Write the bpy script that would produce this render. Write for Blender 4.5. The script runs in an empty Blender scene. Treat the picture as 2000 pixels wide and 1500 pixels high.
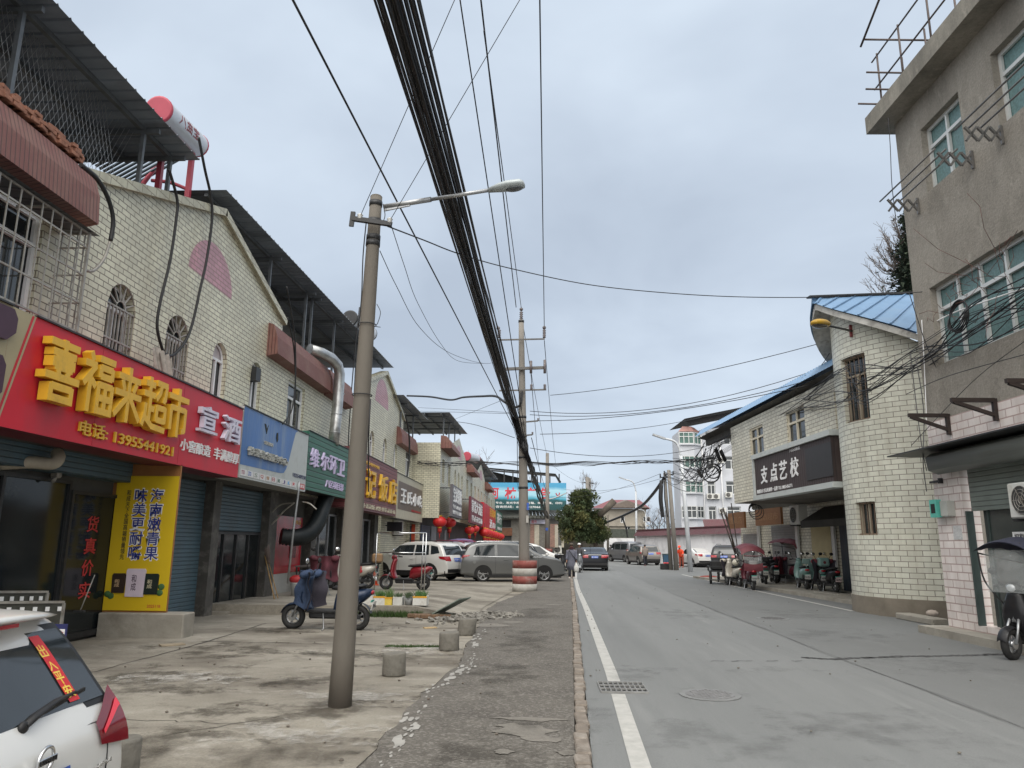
import bpy, math, random
from mathutils import Vector as V
from math import sin, cos, pi, radians, hypot, atan2, sqrt
S = bpy.context.scene
COL = S.collection
R = random.Random(11)

# ---------------------------------------------------------------- camera
EYE = V((0, 0, 1.6))
FPX = 1455.0
PITCH, YAW, ROLL = radians(12.15), radians(2.5), radians(-0.5)
_f = V((-sin(YAW)*cos(PITCH), cos(YAW)*cos(PITCH), sin(PITCH)))
_r0 = V((cos(YAW), sin(YAW), 0)); _u0 = _r0.cross(_f)
_r = _r0*cos(ROLL)-_u0*sin(ROLL); _u = _r0*sin(ROLL)+_u0*cos(ROLL)
cd = bpy.data.cameras.new('camera'); cam = bpy.data.objects.new('camera', cd); COL.objects.link(cam)
cd.sensor_width = 36; cd.lens = FPX/2000*36; cd.clip_start = .05; cd.clip_end = 6000
from mathutils import Matrix
cam.matrix_world = Matrix(((_r.x, _u.x, -_f.x, 0), (_r.y, _u.y, -_f.y, 0), (_r.z, _u.z, -_f.z, 1.6), (0, 0, 0, 1)))
S.camera = cam
S.render.resolution_x, S.render.resolution_y = 1024, 768

def at(px, py, Y):
    """a point at depth Y (metres up the street) seen in direction px, py of the 2000 px photo"""
    d = _f+_r*((px-1000)/FPX)-_u*((py-750)/FPX)
    return EYE+d*(Y/d.y)
def atx(px, py, X):
    """the same, on the plane x = X"""
    d = _f+_r*((px-1000)/FPX)-_u*((py-750)/FPX)
    return EYE+d*(X/d.x)
def gat(px, py, z=0):
    d = _f+_r*((px-1000)/FPX)-_u*((py-750)/FPX)
    return EYE+d*((z-1.6)/d.z)

# ---------------------------------------------------------------- sky, sun, exposure
W = bpy.data.worlds.new('World'); S.world = W; W.use_nodes = True
nt = W.node_tree; nt.nodes.clear()
def nn(t, k, **kw):
    n = t.nodes.new(k)
    for a, b in kw.items(): setattr(n, a, b)
    return n
out = nn(nt, 'ShaderNodeOutputWorld'); bg1 = nn(nt, 'ShaderNodeBackground'); bg2 = nn(nt, 'ShaderNodeBackground')
sky = nn(nt, 'ShaderNodeTexSky', sky_type='NISHITA', sun_disc=False, sun_elevation=radians(54), sun_rotation=radians(188))
nt.links.new(sky.outputs[0], bg1.inputs[0]); bg1.inputs[1].default_value = .08
tc = nn(nt, 'ShaderNodeTexCoord'); sx = nn(nt, 'ShaderNodeSeparateXYZ'); nt.links.new(tc.outputs['Generated'], sx.inputs[0])
az = nn(nt, 'ShaderNodeMath', operation='MAXIMUM'); nt.links.new(sx.outputs[2], az.inputs[0]); az.inputs[1].default_value = 0
ad = nn(nt, 'ShaderNodeMath', operation='ADD'); nt.links.new(az.outputs[0], ad.inputs[0]); ad.inputs[1].default_value = .22
dx = nn(nt, 'ShaderNodeMath', operation='DIVIDE'); nt.links.new(sx.outputs[0], dx.inputs[0]); nt.links.new(ad.outputs[0], dx.inputs[1])
dy = nn(nt, 'ShaderNodeMath', operation='DIVIDE'); nt.links.new(sx.outputs[1], dy.inputs[0]); nt.links.new(ad.outputs[0], dy.inputs[1])
cx = nn(nt, 'ShaderNodeCombineXYZ'); nt.links.new(dx.outputs[0], cx.inputs[0]); nt.links.new(dy.outputs[0], cx.inputs[1]); cx.inputs[2].default_value = 3.1
ns = nn(nt, 'ShaderNodeTexNoise'); nt.links.new(cx.outputs[0], ns.inputs['Vector']); ns.inputs['Scale'].default_value = 1.45; ns.inputs['Detail'].default_value = 5; ns.inputs['Roughness'].default_value = .48; ns.inputs['Distortion'].default_value = .25
rp = nn(nt, 'ShaderNodeValToRGB'); nt.links.new(ns.outputs[0], rp.inputs[0])
rp.color_ramp.elements[0].position = .31; rp.color_ramp.elements[0].color = (.445, .515, .615, 1)
rp.color_ramp.elements[1].position = .69; rp.color_ramp.elements[1].color = (.65, .74, .845, 1)
e = rp.color_ramp.elements.new(.5); e.color = (.545, .625, .73, 1)
# bright lobe added to the unseen sky overhead and behind camera to light walls
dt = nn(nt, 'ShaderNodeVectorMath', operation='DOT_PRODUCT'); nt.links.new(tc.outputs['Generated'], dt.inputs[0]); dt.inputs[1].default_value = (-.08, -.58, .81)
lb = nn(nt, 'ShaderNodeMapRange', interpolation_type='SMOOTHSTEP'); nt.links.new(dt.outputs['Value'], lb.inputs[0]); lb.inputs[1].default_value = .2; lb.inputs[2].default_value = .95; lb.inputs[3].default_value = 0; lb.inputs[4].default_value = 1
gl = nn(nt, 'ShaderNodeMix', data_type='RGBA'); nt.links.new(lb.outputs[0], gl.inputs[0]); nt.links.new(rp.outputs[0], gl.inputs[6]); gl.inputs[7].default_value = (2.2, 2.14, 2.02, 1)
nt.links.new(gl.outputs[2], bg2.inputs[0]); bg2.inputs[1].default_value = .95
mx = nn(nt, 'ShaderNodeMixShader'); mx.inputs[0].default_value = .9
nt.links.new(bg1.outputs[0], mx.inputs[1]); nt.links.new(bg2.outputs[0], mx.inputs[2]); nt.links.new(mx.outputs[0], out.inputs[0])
ld = bpy.data.lights.new('sun', 'SUN'); ld.energy = 1.4; ld.angle = radians(45); ld.color = (1, .955, .9)
sun = bpy.data.objects.new('sun', ld); COL.objects.link(sun); sun.rotation_euler = (radians(36), 0, radians(-8))
S.cycles.transparent_max_bounces = 64
S.view_settings.view_transform = 'Standard'; S.view_settings.look = 'None'; S.view_settings.gamma = 1; S.view_settings.exposure = 0.3

# ---------------------------------------------------------------- materials
def base_mat(name):
    m = bpy.data.materials.new(name); m.use_nodes = True; t = m.node_tree
    return m, t, t.nodes['Principled BSDF']
MATS = {}
def M(name, col=(.5, .5, .5), rough=.6, metal=0., var=.16, scale=3., bump=0., spec=.5, coat=0., stretch=None, dirt=None, dirts=1.):
    """one procedural paint: base colour varied by two octaves of noise, dirt colour in blotches, optional bump"""
    if name in MATS: return MATS[name]
    m, t, b = base_mat(name)
    b.inputs['Roughness'].default_value = rough; b.inputs['Metallic'].default_value = metal
    b.inputs['Specular IOR Level'].default_value = spec; b.inputs['Coat Weight'].default_value = coat
    tc = nn(t, 'ShaderNodeTexCoord'); vec = tc.outputs['Object']
    if stretch:
        mp = nn(t, 'ShaderNodeMapping'); mp.inputs['Scale'].default_value = stretch; t.links.new(vec, mp.inputs[0]); vec = mp.outputs[0]
    n = nn(t, 'ShaderNodeTexNoise'); n.inputs['Scale'].default_value = scale; n.inputs['Detail'].default_value = 6; n.inputs['Roughness'].default_value = .62
    t.links.new(vec, n.inputs['Vector'])
    r = nn(t, 'ShaderNodeValToRGB'); t.links.new(n.outputs[0], r.inputs[0])
    c = V(col); lo = c*(1-var); hi = c*(1+var)
    r.color_ramp.elements[0].position = .3; r.color_ramp.elements[0].color = (*lo, 1)
    r.color_ramp.elements[1].position = .7; r.color_ramp.elements[1].color = (*[min(.95, q) for q in hi], 1)
    colr = r.outputs[0]
    if dirt:
        n2 = nn(t, 'ShaderNodeTexNoise'); n2.inputs['Scale'].default_value = dirts; n2.inputs['Detail'].default_value = 8; n2.inputs['Roughness'].default_value = .7
        t.links.new(vec, n2.inputs['Vector'])
        r2 = nn(t, 'ShaderNodeValToRGB'); t.links.new(n2.outputs[0], r2.inputs[0]); r2.color_ramp.elements[0].position = .5; r2.color_ramp.elements[1].position = .72
        r2.color_ramp.elements[1].color = (.8, .8, .8, 1)
        mm = nn(t, 'ShaderNodeMix', data_type='RGBA'); t.links.new(r2.outputs[0], mm.inputs[0]); t.links.new(colr, mm.inputs[6]); mm.inputs[7].default_value = (*dirt, 1); colr = mm.outputs[2]
    t.links.new(colr, b.inputs['Base Color'])
    if bump:
        bp = nn(t, 'ShaderNodeBump'); bp.inputs['Strength'].default_value = bump; bp.inputs['Distance'].default_value = .02
        n3 = nn(t, 'ShaderNodeTexNoise'); n3.inputs['Scale'].default_value = scale*6; n3.inputs['Detail'].default_value = 4; t.links.new(vec, n3.inputs['Vector'])
        t.links.new(n3.outputs[0], bp.inputs['Height']); t.links.new(bp.outputs[0], b.inputs['Normal'])
    MATS[name] = m; return m
def tile_mat(name, col, mortar, w=.25, h=.1, var=.1, gap=.008, stain=(.2, .17, .12), stainamt=.6):
    """glazed wall tiles in running bond on metre UVs, rain stains running down"""
    m, t, b = base_mat(name); b.inputs['Roughness'].default_value = .42
    uv = nn(t, 'ShaderNodeUVMap'); br = nn(t, 'ShaderNodeTexBrick'); t.links.new(uv.outputs[0], br.inputs['Vector'])
    c = V(col); br.inputs['Scale'].default_value = 1; br.inputs['Brick Width'].default_value = w; br.inputs['Row Height'].default_value = h
    br.inputs['Mortar Size'].default_value = gap; br.inputs['Mortar Smooth'].default_value = .15
    br.inputs['Color1'].default_value = (*(c*(1-var)), 1); br.inputs['Color2'].default_value = (*(c*(1+var)), 1); br.inputs['Mortar'].default_value = (*mortar, 1)
    mp = nn(t, 'ShaderNodeMapping'); mp.inputs['Scale'].default_value = (2.2, .3, 1); t.links.new(uv.outputs[0], mp.inputs[0])
    n = nn(t, 'ShaderNodeTexNoise'); n.inputs['Scale'].default_value = 1.3; n.inputs['Detail'].default_value = 8; n.inputs['Roughness'].default_value = .7; t.links.new(mp.outputs[0], n.inputs['Vector'])
    r = nn(t, 'ShaderNodeValToRGB'); t.links.new(n.outputs[0], r.inputs[0]); r.color_ramp.elements[0].position = .43; r.color_ramp.elements[1].position = .76; r.color_ramp.elements[1].color = (stainamt,)*3+(1,)
    mm = nn(t, 'ShaderNodeMix', data_type='RGBA'); t.links.new(r.outputs[0], mm.inputs[0]); t.links.new(br.outputs[0], mm.inputs[6]); mm.inputs[7].default_value = (*stain, 1)
    n2 = nn(t, 'ShaderNodeTexNoise'); n2.inputs['Scale'].default_value = .45; n2.inputs['Detail'].default_value = 3; t.links.new(uv.outputs[0], n2.inputs['Vector'])
    r2 = nn(t, 'ShaderNodeMapRange'); t.links.new(n2.outputs[0], r2.inputs[0]); r2.inputs[1].default_value = .25; r2.inputs[2].default_value = .75; r2.inputs[3].default_value = .82; r2.inputs[4].default_value = 1.1
    m2 = nn(t, 'ShaderNodeMix', data_type='RGBA', blend_type='MULTIPLY'); m2.inputs[0].default_value = 1; t.links.new(mm.outputs[2], m2.inputs[6]); t.links.new(r2.outputs[0], m2.inputs[7])
    t.links.new(m2.outputs[2], b.inputs['Base Color'])
    bp = nn(t, 'ShaderNodeBump'); bp.inputs['Strength'].default_value = .6; bp.inputs['Distance'].default_value = .01; bp.invert = True
    t.links.new(br.outputs['Fac'], bp.inputs['Height']); t.links.new(bp.outputs[0], b.inputs['Normal'])
    MATS[name] = m; return m
def rib_mat(name, col, pitch=.2, axis=0, rough=.5, dirt=(.1, .09, .08), amt=.5, depth=.02, metal=0., line=.55):
    """ribbed sheet / slatted shutter: wave bump with a dark seam per rib, on metre UVs"""
    m, t, b = base_mat(name); b.inputs['Roughness'].default_value = rough; b.inputs['Metallic'].default_value = metal
    uv = nn(t, 'ShaderNodeUVMap'); sp = nn(t, 'ShaderNodeSeparateXYZ'); t.links.new(uv.outputs[0], sp.inputs[0])
    mu = nn(t, 'ShaderNodeMath', operation='DIVIDE'); t.links.new(sp.outputs[axis], mu.inputs[0]); mu.inputs[1].default_value = pitch
    fr = nn(t, 'ShaderNodeMath', operation='FRACT'); t.links.new(mu.outputs[0], fr.inputs[0])
    r = nn(t, 'ShaderNodeValToRGB'); t.links.new(fr.outputs[0], r.inputs[0])
    r.color_ramp.elements[0].position = .0; r.color_ramp.elements[0].color = (0, 0, 0, 1); r.color_ramp.elements[1].position = .16; r.color_ramp.elements[1].color = (1, 1, 1, 1)
    e = r.color_ramp.elements.new(.84); e.color = (1, 1, 1, 1); e = r.color_ramp.elements.new(1); e.color = (0, 0, 0, 1)
    tc = nn(t, 'ShaderNodeTexCoord'); n = nn(t, 'ShaderNodeTexNoise'); n.inputs['Scale'].default_value = 1.7; n.inputs['Detail'].default_value = 8; n.inputs['Roughness'].default_value = .68; t.links.new(tc.outputs['Object'], n.inputs['Vector'])
    r2 = nn(t, 'ShaderNodeValToRGB'); t.links.new(n.outputs[0], r2.inputs[0]); r2.color_ramp.elements[0].position = .42; r2.color_ramp.elements[1].position = .75; r2.color_ramp.elements[1].color = (amt,)*3+(1,)
    mm = nn(t, 'ShaderNodeMix', data_type='RGBA'); t.links.new(r2.outputs[0], mm.inputs[0]); mm.inputs[6].default_value = (*col, 1); mm.inputs[7].default_value = (*dirt, 1)
    m2 = nn(t, 'ShaderNodeMix', data_type='RGBA'); t.links.new(r.outputs[0], m2.inputs[0]); m2.inputs[6].default_value = (*(V(col)*(1-line)), 1); t.links.new(mm.outputs[2], m2.inputs[7])
    t.links.new(m2.outputs[2], b.inputs['Base Color'])
    bp = nn(t, 'ShaderNodeBump'); bp.inputs['Strength'].default_value = .8; bp.inputs['Distance'].default_value = depth; t.links.new(r.outputs[0], bp.inputs['Height']); t.links.new(bp.outputs[0], b.inputs['Normal'])
    MATS[name] = m; return m
def ground_mat(name, col, dark, light, scale=.35, grain=40, grainamt=.25, rough=.85, speck=None, streak=(1, 1, 1), bump=.35):
    """weathered paving: large blotches, medium stains, fine grain, optional pale stones"""
    m, t, b = base_mat(name); b.inputs['Roughness'].default_value = rough; b.inputs['Specular IOR Level'].default_value = .35
    tc = nn(t, 'ShaderNodeTexCoord'); mp = nn(t, 'ShaderNodeMapping'); mp.inputs['Scale'].default_value = streak; t.links.new(tc.outputs['Object'], mp.inputs[0])
    def noise(sc, det=8, ro=.65, v=None):
        n = nn(t, 'ShaderNodeTexNoise'); n.inputs['Scale'].default_value = sc; n.inputs['Detail'].default_value = det; n.inputs['Roughness'].default_value = ro
        t.links.new(v or mp.outputs[0], n.inputs['Vector']); return n.outputs[0]
    def ramp(i, p0, p1, c0=(0, 0, 0), c1=(1, 1, 1)):
        r = nn(t, 'ShaderNodeValToRGB'); t.links.new(i, r.inputs[0]); r.color_ramp.elements[0].position = p0; r.color_ramp.elements[1].position = p1
        r.color_ramp.elements[0].color = (*c0, 1); r.color_ramp.elements[1].color = (*c1, 1); return r.outputs[0]
    def mix(f, a, c):
        q = nn(t, 'ShaderNodeMix', data_type='RGBA'); t.links.new(f, q.inputs[0])
        if isinstance(a, tuple): q.inputs[6].default_value = (*a, 1)
        else: t.links.new(a, q.inputs[6])
        if isinstance(c, tuple): q.inputs[7].default_value = (*c, 1)
        else: t.links.new(c, q.inputs[7])
        return q.outputs[2]
    c1 = mix(ramp(noise(scale), .42, .68), col, dark)
    c1 = mix(ramp(noise(scale*6.1, 10, .74), .52, .72, (0, 0, 0), (.75, .75, .75)), c1, dark)
    c2 = mix(ramp(noise(scale*3.3, 9, .72), .56, .74), c1, light)
    g = noise(grain, 3, .7, tc.outputs['Object'])
    mr = nn(t, 'ShaderNodeMapRange'); t.links.new(g, mr.inputs[0]); mr.inputs[1].default_value = .3; mr.inputs[2].default_value = .7; mr.inputs[3].default_value = 1-grainamt; mr.inputs[4].default_value = 1+grainamt
    q = nn(t, 'ShaderNodeMix', data_type='RGBA', blend_type='MULTIPLY'); q.inputs[0].default_value = 1; t.links.new(c2, q.inputs[6]); t.links.new(mr.outputs[0], q.inputs[7]); o = q.outputs[2]
    if speck:
        vo = nn(t, 'ShaderNodeTexVoronoi'); vo.inputs['Scale'].default_value = speck[0]; t.links.new(tc.outputs['Object'], vo.inputs['Vector'])
        wn = nn(t, 'ShaderNodeSeparateColor'); t.links.new(vo.outputs['Color'], wn.inputs[0])
        o = mix(ramp(wn.outputs[0], .62, .95, (0, 0, 0), (speck[2],)*3), o, speck[1])
    t.links.new(o, b.inputs['Base Color'])
    bp = nn(t, 'ShaderNodeBump'); bp.inputs['Strength'].default_value = bump; bp.inputs['Distance'].default_value = .015; t.links.new(g, bp.inputs['Height']); t.links.new(bp.outputs[0], b.inputs['Normal'])
    MATS[name] = m; return m

# ---------------------------------------------------------------- mesh builder
Z = V((0, 0, 1))
class MB:
    def __init__(s): s.v = []; s.f = []; s.sm = []; s.uvs = {}
    def add(s, pts, faces, smooth=False):
        o = len(s.v); s.v += [V(p) for p in pts]
        for f in faces: s.f.append([o+i for i in f]); s.sm.append(smooth)
        return s
    def quad(s, *p, uv=None):
        s.add(p, [list(range(len(p)))])
        if uv: s.uvs[len(s.f)-1] = uv
        return s
    def box(s, x0, x1, y0, y1, z0, z1):
        return s.obox(V(((x0+x1)/2, (y0+y1)/2, (z0+z1)/2)), V(((x1-x0)/2, 0, 0)), V((0, (y1-y0)/2, 0)), V((0, 0, (z1-z0)/2)))
    def obox(s, c, a, b, d, bev=0):
        if bev:
            la, lb, ld_ = a.length, b.length, d.length; bev = min(bev, la*.45, lb*.45, ld_*.45)
            k = [(1-bev/la, 1, 1), (1, 1-bev/lb, 1), (1, 1, 1-bev/ld_)]; P = []
            idx = {}
            for sx in (-1, 1):
                for sy in (-1, 1):
                    for sz in (-1, 1):
                        for q in range(3):
                            f = [1-bev/la, 1-bev/lb, 1-bev/ld_]; f[q] = 1
                            idx[(sx, sy, sz, q)] = len(P); P.append(c+a*sx*f[0]+b*sy*f[1]+d*sz*f[2])
            F = []
            for q in range(3):
                o1, o2 = [(1, 2), (2, 0), (0, 1)][q]
                for sg in (-1, 1):
                    w = []
                    for (m, n) in ((-1, -1), (1, -1), (1, 1), (-1, 1)):
                        t = [0, 0, 0]; t[q] = sg; t[o1] = m; t[o2] = n; w.append(idx[(*t, q)])
                    F.append(w if sg > 0 else w[::-1])
                for m in (-1, 1):
                    for n in (-1, 1):
                        t1 = [0, 0, 0]; t1[q] = -1; t1[o1] = m; t1[o2] = n; t2 = list(t1); t2[q] = 1
                        w = [idx[(*t1, o1)], idx[(*t2, o1)], idx[(*t2, o2)], idx[(*t1, o2)]]
                        F.append(w if m*n > 0 else w[::-1])
            for sx in (-1, 1):
                for sy in (-1, 1):
                    for sz in (-1, 1):
                        w = [idx[(sx, sy, sz, q)] for q in range(3)]; F.append(w if sx*sy*sz > 0 else w[::-1])
            return s.add(P, F)
        p = [c+a*x+b*y+d*z for z in (-1, 1) for y in (-1, 1) for x in (-1, 1)]
        fl = [[0, 2, 3, 1], [4, 5, 7, 6], [0, 1, 5, 4], [2, 6, 7, 3], [0, 4, 6, 2], [1, 3, 7, 5]]
        if a.cross(b).dot(d) < 0: fl = [f[::-1] for f in fl]
        return s.add(p, fl)
    def rbox(s, c, sx, sy, sz, rz=0, bev=0):
        c = V(c); return s.obox(c, V((cos(rz), sin(rz), 0))*sx/2, V((-sin(rz), cos(rz), 0))*sy/2, V((0, 0, sz/2)), bev)
    def beam(s, a, b, w, h=None, up=Z):
        a = V(a); b = V(b); d = b-a; l = d.length; d.normalize(); x = d.cross(up)
        if x.length < 1e-4: x = d.cross(V((1, 0, 0)))
        x.normalize(); y = x.cross(d)
        return s.obox((a+b)/2, d*l/2, x*w/2, y*(h or w)/2)
    def tube(s, pts, r, n=6, cap=True, flat=1., smooth=True):
        pts = [V(p) for p in pts]; rings = []; k = len(pts); px = None
        for i, p in enumerate(pts):
            t = (pts[min(i+1, k-1)]-pts[max(i-1, 0)]).normalized()
            if px is None:
                x = t.cross(Z)
                if x.length < 1e-3: x = t.cross(V((0, 1, 0)))
            else: x = px-t*px.dot(t)
            x.normalize(); px = x; y = t.cross(x)
            rr = r[i] if isinstance(r, (list, tuple)) else r
            rings.append([p+x*cos(2*pi*j/n)*rr+y*sin(2*pi*j/n)*rr*flat for j in range(n)])
        return s.loft(rings, cap, smooth)
    def loft(s, rings, cap=True, smooth=True):
        o = len(s.v); n = len(rings[0]); fs = []
        for i in range(len(rings)-1):
            for j in range(n):
                k = (j+1) % n; fs.append([i*n+j, i*n+k, (i+1)*n+k, (i+1)*n+j])
        s.add([p for g in rings for p in g], fs, smooth)
        if cap:
            m = (len(rings)-1)*n
            s.f.append([o+j for j in reversed(range(n))]); s.sm.append(False)
            s.f.append([o+m+j for j in range(n)]); s.sm.append(False)
        return s
    def cyl(s, a, b, r0, r1=None, n=14, smooth=True): return s.tube([a, b], [r0, r0 if r1 is None else r1], n, True, 1., smooth)
    def blob(s, c, rx, ry, rz, nu=12, nv=8, axes=None):
        c = V(c); ax = axes or (V((1, 0, 0)), V((0, 1, 0)), V((0, 0, 1))); P = []; F = []
        for i in range(nv+1):
            th = pi*i/nv
            for j in range(nu):
                ph = 2*pi*j/nu; P.append(c+ax[0]*rx*sin(th)*cos(ph)+ax[1]*ry*sin(th)*sin(ph)+ax[2]*rz*cos(th))
        for i in range(nv):
            for j in range(nu):
                k = (j+1) % nu; F.append([i*nu+j, (i+1)*nu+j, (i+1)*nu+k, i*nu+k])
        return s.add(P, F, True)
    def torus(s, c, axis, r, t, n=20, m=8):
        axis = V(axis).normalized(); x = axis.cross(Z)
        if x.length < 1e-3: x = V((1, 0, 0))
        x.normalize(); y = axis.cross(x); c = V(c); P = []; F = []
        for i in range(n):
            a = 2*pi*i/n; d = x*cos(a)+y*sin(a)
            for j in range(m):
                b = 2*pi*j/m; P.append(c+d*(r+t*cos(b))+axis*t*sin(b))
        for i in range(n):
            for j in range(m):
                F.append([i*m+j, ((i+1) % n)*m+j, ((i+1) % n)*m+(j+1) % m, i*m+(j+1) % m])
        return s.add(P, F, True)
    def prism(s, poly, ext):
        poly = [V(p) for p in poly]; n = len(poly); ext = V(ext); o = len(s.v)
        s.v += poly+[p+ext for p in poly]
        nrm = V((0, 0, 0))
        for i in range(n): nrm += poly[i].cross(poly[(i+1) % n])
        rev = nrm.dot(ext) > 0
        fs = [list(range(n)), list(range(2*n-1, n-1, -1))]+[[(i+1) % n, i, n+i, n+(i+1) % n] for i in range(n)]
        for f in fs: s.f.append([o+i for i in (f[::-1] if rev else f)]); s.sm.append(False)
        return s
    def grid(s, fn, nu, nv, smooth=True):
        P = [fn(i/nu, j/nv) for j in range(nv+1) for i in range(nu+1)]
        return s.add(P, [[j*(nu+1)+i, j*(nu+1)+i+1, (j+1)*(nu+1)+i+1, (j+1)*(nu+1)+i] for j in range(nv) for i in range(nu)], smooth)
def _root(o):
    while o.parent: o = o.parent
    return o
def link(o, parent=None):
    COL.objects.link(o)
    if parent: o.parent = parent
    return o
def tag(o, label=None, cat=None, group=None, kind=None):
    if label: o['label'] = label
    if cat: o['category'] = cat
    if group: o['group'] = group
    if kind: o['kind'] = kind
    return o
def build(name, mb, mat, parent=None, base=None, label=None, cat=None, group=None, kind=None):
    """link the builder's faces as ONE mesh object; world coordinates become local to the thing's base"""
    off = V((0, 0, 0))
    if parent: off = V((0, 0, 0)) if _root(parent).name in PLACED else _root(parent).location.copy()
    elif base is not None: off = V(base)
    me = bpy.data.meshes.new(name); me.from_pydata([tuple(p-off) for p in mb.v], [], mb.f)
    me.polygons.foreach_set('use_smooth', mb.sm)
    uvl = me.uv_layers.new(name='UVMap'); arr = [0.0]*(2*len(me.loops)); li = 0
    for fi, f in enumerate(mb.f):
        if fi in mb.uvs:
            for q in mb.uvs[fi]: arr[2*li], arr[2*li+1] = q; li += 1
            continue
        a, b, c = mb.v[f[0]], mb.v[f[1]], mb.v[f[2]]; n = (b-a).cross(c-a); ax, ay, az_ = abs(n.x), abs(n.y), abs(n.z)
        for i in f:
            p = mb.v[i]
            if ax >= ay and ax >= az_: u = (p.y, p.z)
            elif ay >= az_: u = (p.x, p.z)
            else: u = (p.y, p.x)
            arr[2*li], arr[2*li+1] = u; li += 1
    uvl.data.foreach_set('uv', arr)
    me.materials.append(mat); o = bpy.data.objects.new(name, me); o.location = off if (base is not None and not parent) else (0, 0, 0)
    link(o, parent); return tag(o, label, cat, group, kind)
def thing(name, loc, label, cat, group=None, kind=None):
    o = bpy.data.objects.new(name, None); o.location = V(loc); o.empty_display_size = .1; link(o); return tag(o, label, cat, group, kind)
PLACED = set()   # things already moved from the origin where they were modelled
def place(o, loc, rz=0., tilt=None):
    PLACED.add(o.name)
    o.location = V(loc); o.rotation_euler = (tilt[0] if tilt else 0, tilt[1] if tilt else 0, rz); return o
def copy_thing(o, loc=None, rz=None, label=None, group=None):
    c = o.copy(); COL.objects.link(c)
    for ch in list(o.children):
        k = ch.copy(); COL.objects.link(k); k.parent = c
        for g in list(ch.children):
            q = g.copy(); COL.objects.link(q); q.parent = k
    if loc is not None: c.location = V(loc)
    if rz is not None: c.rotation_euler.z = rz
    return tag(c, label, None, group)
class PL:
    """a vertical plane: origin o, direction e (to the viewer's right), outward normal n"""
    def __init__(s, o, e): s.o = V(o); s.e = V((e[0], e[1], 0)).normalized(); s.n = s.e.cross(Z)
    def p(s, a, z, off=0.): return s.o+s.e*a+Z*z+s.n*off
    def box(s, mb, a0, a1, z0, z1, d0, d1): return mb.obox(s.p((a0+a1)/2, (z0+z1)/2, (d0+d1)/2), s.e*(a1-a0)/2, s.n*((d1-d0)/2), Z*(z1-z0)/2)
def wall(mb, pl, a0, a1, zt, zb=0., holes=(), depth=.16, off=0., extra=()):
    """a wall in plane pl from a0 to a1 with top function zt and openings (a0,a1,z0,z1,arched) with reveals"""
    ztf = zt if callable(zt) else (lambda a: zt)
    br = {a0, a1, *extra}; hs = []
    for (h0, h1, z0, z1, arch) in holes:
        br |= {h0, h1}
        if arch:
            for i in range(1, 12): br.add(h0+(h1-h0)*i/12)
        def top(a, h0=h0, h1=h1, z1=z1, arch=arch):
            if not arch: return z1
            r = (h1-h0)/2; t = max(0, r*r-(a-(h0+h1)/2)**2); return z1-r+sqrt(t)
        hs.append((h0, h1, z0, top, arch))
    br = sorted(b for b in br if a0-1e-6 <= b <= a1+1e-6)
    for x0, x1 in zip(br, br[1:]):
        if x1-x0 < 1e-5: continue
        xm = (x0+x1)/2; segs = [(lambda a: zb, None)]
        cur0, cur1 = zb, zb
        for h in sorted([h for h in hs if h[0] < xm < h[1]], key=lambda h: h[2]):
            if h[2] > cur0+1e-4: mb.quad(pl.p(x0, cur0, off), pl.p(x1, cur1, off), pl.p(x1, h[2], off), pl.p(x0, h[2], off))
            cur0, cur1 = h[3](x0), h[3](x1)
            mb.quad(pl.p(x0, cur0, off), pl.p(x1, cur1, off), pl.p(x1, cur1, off-depth), pl.p(x0, cur0, off-depth))
            mb.quad(pl.p(x0, h[2], off-depth), pl.p(x1, h[2], off-depth), pl.p(x1, h[2], off), pl.p(x0, h[2], off))
        mb.quad(pl.p(x0, cur0, off), pl.p(x1, cur1, off), pl.p(x1, ztf(x1), off), pl.p(x0, ztf(x0), off))
    for h0, h1, z0, top, arch in hs:
        mb.quad(pl.p(h0, z0, off), pl.p(h0, z0, off-depth), pl.p(h0, top(h0), off-depth), pl.p(h0, top(h0), off))
        mb.quad(pl.p(h1, z0, off-depth), pl.p(h1, z0, off), pl.p(h1, top(h1), off), pl.p(h1, top(h1), off-depth))
    return mb
def arch_pts(pl, h0, h1, z0, z1, off, n=14):
    r = (h1-h0)/2; c = (h0+h1)/2
    return [pl.p(h0, z0, off), pl.p(h1, z0, off)]+[pl.p(c+r*cos(pi*i/n), z1-r+r*sin(pi*i/n), off) for i in range(n+1)]
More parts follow.
